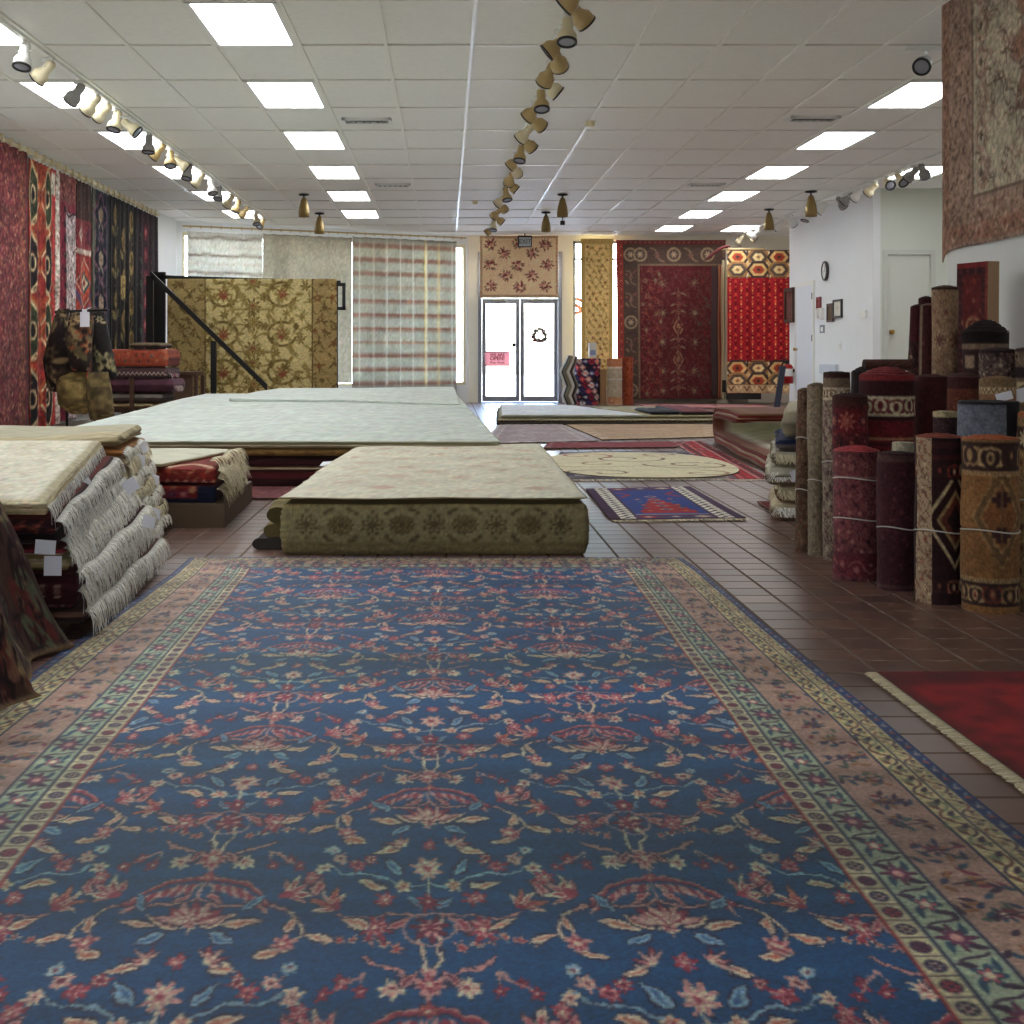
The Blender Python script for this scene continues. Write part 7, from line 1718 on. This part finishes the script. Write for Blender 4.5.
mb = MB(); mb.box((X(600.6), YD+.05, 0), (X(606.8), YD+.3, Z(370))); mb.box((X(600.4), YD+.04, Z(371)), (X(607), YD+.31, Z(369.5))); tag(mb.build('cardboard_box', plain('cardboard', (150, 112, 76), .8, amp=.08, scale=8), smooth=False), 'narrow brown cardboard box standing between the diamond roll and the beige roll', 'box')
c = Cv(.8, .8, .008, (176, 160, 136)); c.rect(0, 0, .8, .14, (190, 120, 80)); band_h(c, 0, .8, .03, .12, (190, 120, 80), 'ros', [(150, 80, 60), (206, 170, 130)]); c.rect(0, .14, .8, .17, (214, 200, 176)); speck(c, 240, [(150, 140, 124), (196, 184, 160)], .006, .014, 3, 0, .18, .8, .64); band_h(c, 0, .8, .66, .78, (186, 130, 92), 'ros', [(150, 86, 66), (206, 170, 130)]); c.weave(.1)
barrel(607, 622, 358.5, c, (170, 120, 90), 'beige rolled rug with orange ends standing before the dark red wall rug', strings=(.44,))
c = Cv(.6, .8, .008, (150, 72, 44)); allover(c, 0, 0, .6, .8, .09, [(120, 46, 32), (176, 104, 70), (96, 40, 30)], 5, leafcol=(120, 56, 38)); c.weave(.1)
barrel(622.5, 633, 357, c, (170, 90, 60), 'rust-red rolled rug standing right of the beige roll with orange ends', dy=.1)

# sign above the door, door sign, wreath
def text(body, size, loc, mat, parent, ry=0, name='lettering', align='CENTER', rx=PI/2, rz=0):
    cu = bpy.data.curves.new(name, 'FONT'); cu.body = body; cu.size = size; cu.align_x = align; cu.align_y = 'CENTER'; cu.extrude = .002; cu.offset = size*.03; cu.materials.append(mat)
    o = bpy.data.objects.new(name, cu); COL.objects.link(o); o.parent = parent; o.location = np.array(loc)-np.array(parent.location) if parent else loc
    o.rotation_euler = (rx, ry, rz)
    dg = bpy.context.evaluated_depsgraph_get(); dg.update(); me = bpy.data.meshes.new_from_object(o.evaluated_get(dg)); me.materials.clear(); me.materials.append(mat)
    p = bpy.data.objects.new(name, me); COL.objects.link(p); p.parent = parent; p.location = o.location; p.rotation_euler = o.rotation_euler
    bpy.data.objects.remove(o); bpy.data.curves.remove(cu); p.name = name; return p
Ye = 24.62; t = thing('exit_sign', 'small grey-white exit sign with black top above the rose rug over the door', 'sign', (xat(525, Ye), Ye, zat(246.5, Ye)))
mb = MB(); mb.box((xat(518, Ye), Ye, zat(247, Ye)), (xat(532, Ye), Ye+.08, zat(235.5, Ye))); mb.build('housing', BLACKM, parent=t, smooth=False)
mb = MB(); mb.box((xat(519, Ye), Ye-.008, zat(246.3, Ye)), (xat(531, Ye), Ye, zat(237.3, Ye))); mb.build('face_plate', plain('sign_face', (196, 204, 206), .4), parent=t, smooth=False)
text('EXIT', .11, (xat(525, Ye), Ye-.010, zat(241.8, Ye)), plain('sign_text', (120, 130, 136), .6), t)
mb = MB(); mb.tube([(xat(525, Ye), Ye+.04, zat(236, Ye)), (xat(525, Ye), Ye+.04, CEIL)], .012, 8); mb.build('stem', BLACKM, parent=t)
Ys = 24.96; t = thing('door_sign', 'red and pink paper sign reading WE ARE OPEN on the left glass door', 'sign', (xat(497, Ys), Ys, zat(366, Ys)))
mb = MB(); mb.box((xat(485, Ys), Ys, zat(366, Ys)), (xat(509.5, Ys), Ys+.006, zat(352.2, Ys))); mb.c[-1][:] = rgb((222, 172, 172)); mb.build('board', CURT, parent=t, smooth=False)
mb = MB(); mb.box((xat(485, Ys), Ys-.003, zat(366, Ys)), (xat(509.5, Ys), Ys, zat(365, Ys))); mb.build('border', REDP, parent=t, smooth=False)
RT = plain('sign_red', (120, 26, 34), .7)
text('WE ARE', .075, (xat(497.3, Ys), Ys-.004, zat(355.0, Ys)), RT, t); text('OPEN!', .095, (xat(497.3, Ys), Ys-.004, zat(358.6, Ys)), RT, t); text('Please Knock', .05, (xat(497.3, Ys), Ys-.004, zat(362.6, Ys)), RT, t)
t = thing('wreath', 'small round wreath with red and grey leaves on the right glass door', 'wreath', (xat(539.5, Ys), Ys, zat(340, Ys)))
r = np.random.default_rng(6); mb = MB(); wc = np.array([xat(539.5, Ys), Ys-.01, zat(335.5, Ys)])
for k in range(44):
    g = k*2*PI/44; R_ = .085+.05*r.random(); d = np.array([math.cos(g), 0, math.sin(g)]); s_ = .03+.025*r.random(); e = np.array([-d[2], 0, d[0]])*s_*.5; p = wc+d*R_+np.array([0, -.012*r.random(), 0])
    mb.face([p-d*s_, p+e, p+d*s_, p-e], [(120, 40, 50), (110, 116, 110), (150, 150, 140), (96, 60, 60)][k % 4])
mb.build('leaf_ring', RUG, parent=t)
a3 = np.linspace(0, 2*PI, 28, endpoint=False); mb = MB(); mb.tube(np.stack([wc[0]+.085*np.cos(a3), wc[1]+.004+0*a3, wc[2]+.085*np.sin(a3)], 1), .007, 6, closed=True); mb.build('hoop', WOOD, parent=t)
sl = text('S', .42, (xat(577, 25.05), 25.05, zat(307, 25.05)), plain('window_letter', (190, 130, 120), .6), win2, name='window_lettering'); sl['kind'] = 'structure'

# ================================================================== on the office walls
Yk = oy(826.5); zk = zat(271, Yk); t = thing('wall_clock', 'round wall clock with dark rim on the white office wall', 'clock', (5.66, Yk, zk-.14))
mb = MB(); mb.lathe([(.0, .0), (.145, .0), (.15, .02), (.145, .04), (.125, .045), (.12, .03)], 36, (5.668, Yk, zk), (-1, 0, 0)); mb.build('rim', plain('clock_rim', (60, 50, 46), .35), parent=t)
mb = MB(); mb.lathe([(.123, .028), (0, .030)], 36, (5.668, Yk, zk), (-1, 0, 0)); mb.build('dial', WHITE, parent=t)
mb = MB(); mb.obox((5.636, Yk-.004, zk-.01), (0, .008, 0), (.003, 0, 0), (0, -.03, .09)); mb.obox((5.634, Yk-.006, zk), (0, .01, 0), (.003, 0, 0), (0, .055, -.02)); mb.build('hand', BLACKM, parent=t, smooth=False)
def pic(pxa, pxb, pya, pyb, lab, fr, inner, d=.03, b_=.03, name='picture_frame', cat='picture'):
    ya, yb = oy(pxa), oy(pxb); ym = (ya+yb)/2; y0, y1 = min(ya, yb), max(ya, yb); z0, z1 = zat(max(pya, pyb), ym), zat(min(pya, pyb), ym)
    t = thing(name, lab, cat, (5.668-d/2, ym, z0))
    mb = MB()
    for (a, c_, e, f) in ((y0, y0+b_, z0, z1), (y1-b_, y1, z0, z1), (y0+b_, y1-b_, z0, z0+b_), (y0+b_, y1-b_, z1-b_, z1)): mb.box((5.668-d, a, e), (5.668, c_, f))
    mb.build('frame', fr, parent=t, smooth=False)
    c = Cv(y1-y0, z1-z0, .02, inner); r = np.random.default_rng(int(pxa))
    if sum(inner) < 400: allover(c, 0, 0, y1-y0, z1-z0, .08, [tuple(np.array(inner)*.7), tuple(np.minimum(np.array(inner)*1.3, 255))], 3)
    else:
        for k in range(4): c.rect((y1-y0)*.3, (z1-z0)*(.3+.1*k), (y1-y0)*.7, (z1-z0)*(.32+.1*k), tuple(np.array(inner)*.8))
    U, V = np.meshgrid(np.linspace(0, 1, 12), np.linspace(0, 1, 16), indexing='ij'); P = np.zeros((12, 16, 3)); P[..., 0] = 5.668-d*.55; P[..., 1] = y1-b_*.6+(y0-y1+b_*1.2)*U; P[..., 2] = z1-b_*.6+(z0-z1+b_*1.2)*V
    mb = MB(); mb.grid(P, c.sample(U*.999, V*.999), flip=True); mb.build('print', RUG, parent=t); return t
pic(787.5, 796, 288, 322.5, 'dark framed textile hanging at the far end of the white office wall', WOOD, (104, 60, 54), d=.06, b_=.05)
pic(818, 821.8, 297, 311, 'small red framed card beside the office door', plain('red_frame', (120, 40, 44), .5), (150, 60, 60))
pic(828.5, 834.3, 303.5, 322, 'small brown framed picture with dark mat, left of the white framed print', WOOD, (96, 76, 56))
pic(834.6, 843, 299.5, 318, 'black framed print on white paper on the office wall', BLACKM, (224, 220, 206))
def plate(pxa, pxb, pya, pyb, d, mat, name, lab, cat):
    mb = MB(); sidebox(mb, pxa, pxb, pya, pyb, .0, d); return tag(mb.build(name, mat, smooth=False), lab, cat)
o = plate(820.5, 824.6, 325, 333, .012, plain('plaque_grey', (110, 120, 136), .5), 'restroom_sign', 'small grey-blue square sign on the white office wall', 'sign')
mb = MB(); sidebox(mb, 821.6, 823.6, 327, 331.5, .012, .015); mb.build('symbol', WHITE, parent=o, smooth=False)
o = plate(820.6, 824.4, 308, 319.5, .05, WHITE, 'wall_phone', 'white wall telephone beside the office door', 'telephone')
mb = MB(); ym = oy(822.4); mb.tube([(5.60, ym, zat(308.5, ym)), (5.585, ym, zat(314, ym)), (5.60, ym, zat(318.5, ym))], .02, 8); mb.build('handset', WHITE, parent=o)
plate(861.5, 867.5, 310.5, 318, .035, WHITE, 'thermostat', 'small white thermostat near the corner of the office wall', 'thermostat')
o = plate(838.8, 841.6, 341.5, 349.5, .008, WHITE, 'light_switch', 'white light switch on the office wall', 'light switch')
mb = MB(); sidebox(mb, 839.7, 840.6, 344, 347, .008, .016); mb.build('toggle', WHITE, parent=o, smooth=False)
plate(822.5, 838.5, 364.5, 374, .05, plain('pale_box', (206, 212, 222), .6), 'wall_box', 'low pale box fixed to the white office wall above the rolled rugs', 'box')
# fire extinguisher
Yx = 21.9; xx = 5.56; t = thing('fire_extinguisher', 'red fire extinguisher with white label at the far end of the office wall', 'fire extinguisher', (xx, Yx, zat(384, Yx)))
z0, z1 = zat(383.5, Yx), zat(364, Yx); R_ = .075
mb = MB(); mb.lathe([(0, 0), (R_, 0), (R_, (z1-z0)*.85), (R_*.7, (z1-z0)*.96), (R_*.3, z1-z0), (0, z1-z0)], 24, (xx, Yx, z0)); mb.build('cylinder', REDP, parent=t)
mb = MB(); mb.lathe([(R_*1.02, .12), (R_*1.02, .24)], 24, (xx, Yx, z0)); mb.build('white_band', WHITE, parent=t)
mb = MB(); mb.tube([(xx, Yx, z1), (xx, Yx, z1+.05)], .018, 8); mb.obox((xx-.1, Yx-.012, z1+.03), (.12, 0, .03), (0, .024, 0), (0, 0, .012)); mb.obox((xx-.1, Yx-.012, z1+.06), (.12, 0, .04), (0, .024, 0), (0, 0, .012)); mb.build('valve_handle', BLACKM, parent=t)
mb = MB(); mb.tube(bez((xx-.02, Yx, z1+.03), (xx-.14, Yx, z1+.05), (xx-.12, Yx, z1-.1), (xx-.09, Yx, z0+.08), 12), .012, 8); mb.build('hose', BLACKM, parent=t)
mb = MB(); mb.box((xx+.04, Yx-.04, z0+.18), (5.67, Yx+.04, z0+.24)); mb.build('wall_bracket', BLACKM, parent=t, smooth=False)
# black easel foot
Yf = 21.3; t = thing('floor_easel', 'black metal easel foot standing by the end of the white office wall', 'easel', (xat(779, Yf), Yf, 0)); X = lambda p: xat(p, Yf); Z = lambda p: zat(p, Yf)
mb = MB(); mb.box((X(771), Yf-.1, 0), (X(786), Yf+.3, .03)); mb.build('base', BLACKM, parent=t, smooth=False)
mb = MB(); mb.obox((X(774), Yf, .03), (.09, 0, 0), (0, .05, 0), (X(783)-X(775), .1, Z(368))); mb.build('support', plain('blue_black', (40, 42, 60), .4), parent=t, smooth=False)
# ================================================================== camera, light, colour
cam = bpy.data.cameras.new('camera'); co = bpy.data.objects.new('camera', cam); COL.objects.link(co)
co.location = (0, 0, H); co.rotation_euler = (PI/2, 0, 0); cam.sensor_width = 36; cam.lens = F/1024*36
cam.shift_x = (512-VX)/1024; cam.shift_y = (VY-512)/1024; cam.clip_start = .05
bpy.context.scene.camera = co
sc = bpy.context.scene
sc.view_settings.view_transform = 'Standard'; sc.view_settings.look = 'None'; sc.view_settings.exposure = .34; sc.view_settings.gamma = 1
sc.cycles.use_denoising = True; sc.cycles.max_bounces = 8; sc.cycles.diffuse_bounces = 5; sc.cycles.transparent_max_bounces = 12; sc.cycles.sample_clamp_indirect = 6

def sun(name, e, rot, col, ang=3.0, shadow=True):
    l = bpy.data.lights.new(name, 'SUN'); l.energy = e; l.color = col; l.angle = ang; l.use_shadow = shadow
    o = bpy.data.objects.new(name, l); COL.objects.link(o); o.rotation_euler = rot; o.location = (0, 8, 1); return o
sun('ceiling_fill', .72, (PI, 0, 0), (.95, .975, 1.0), 2.0, False)  # added shadowless fill sun from below, brightens the ceiling
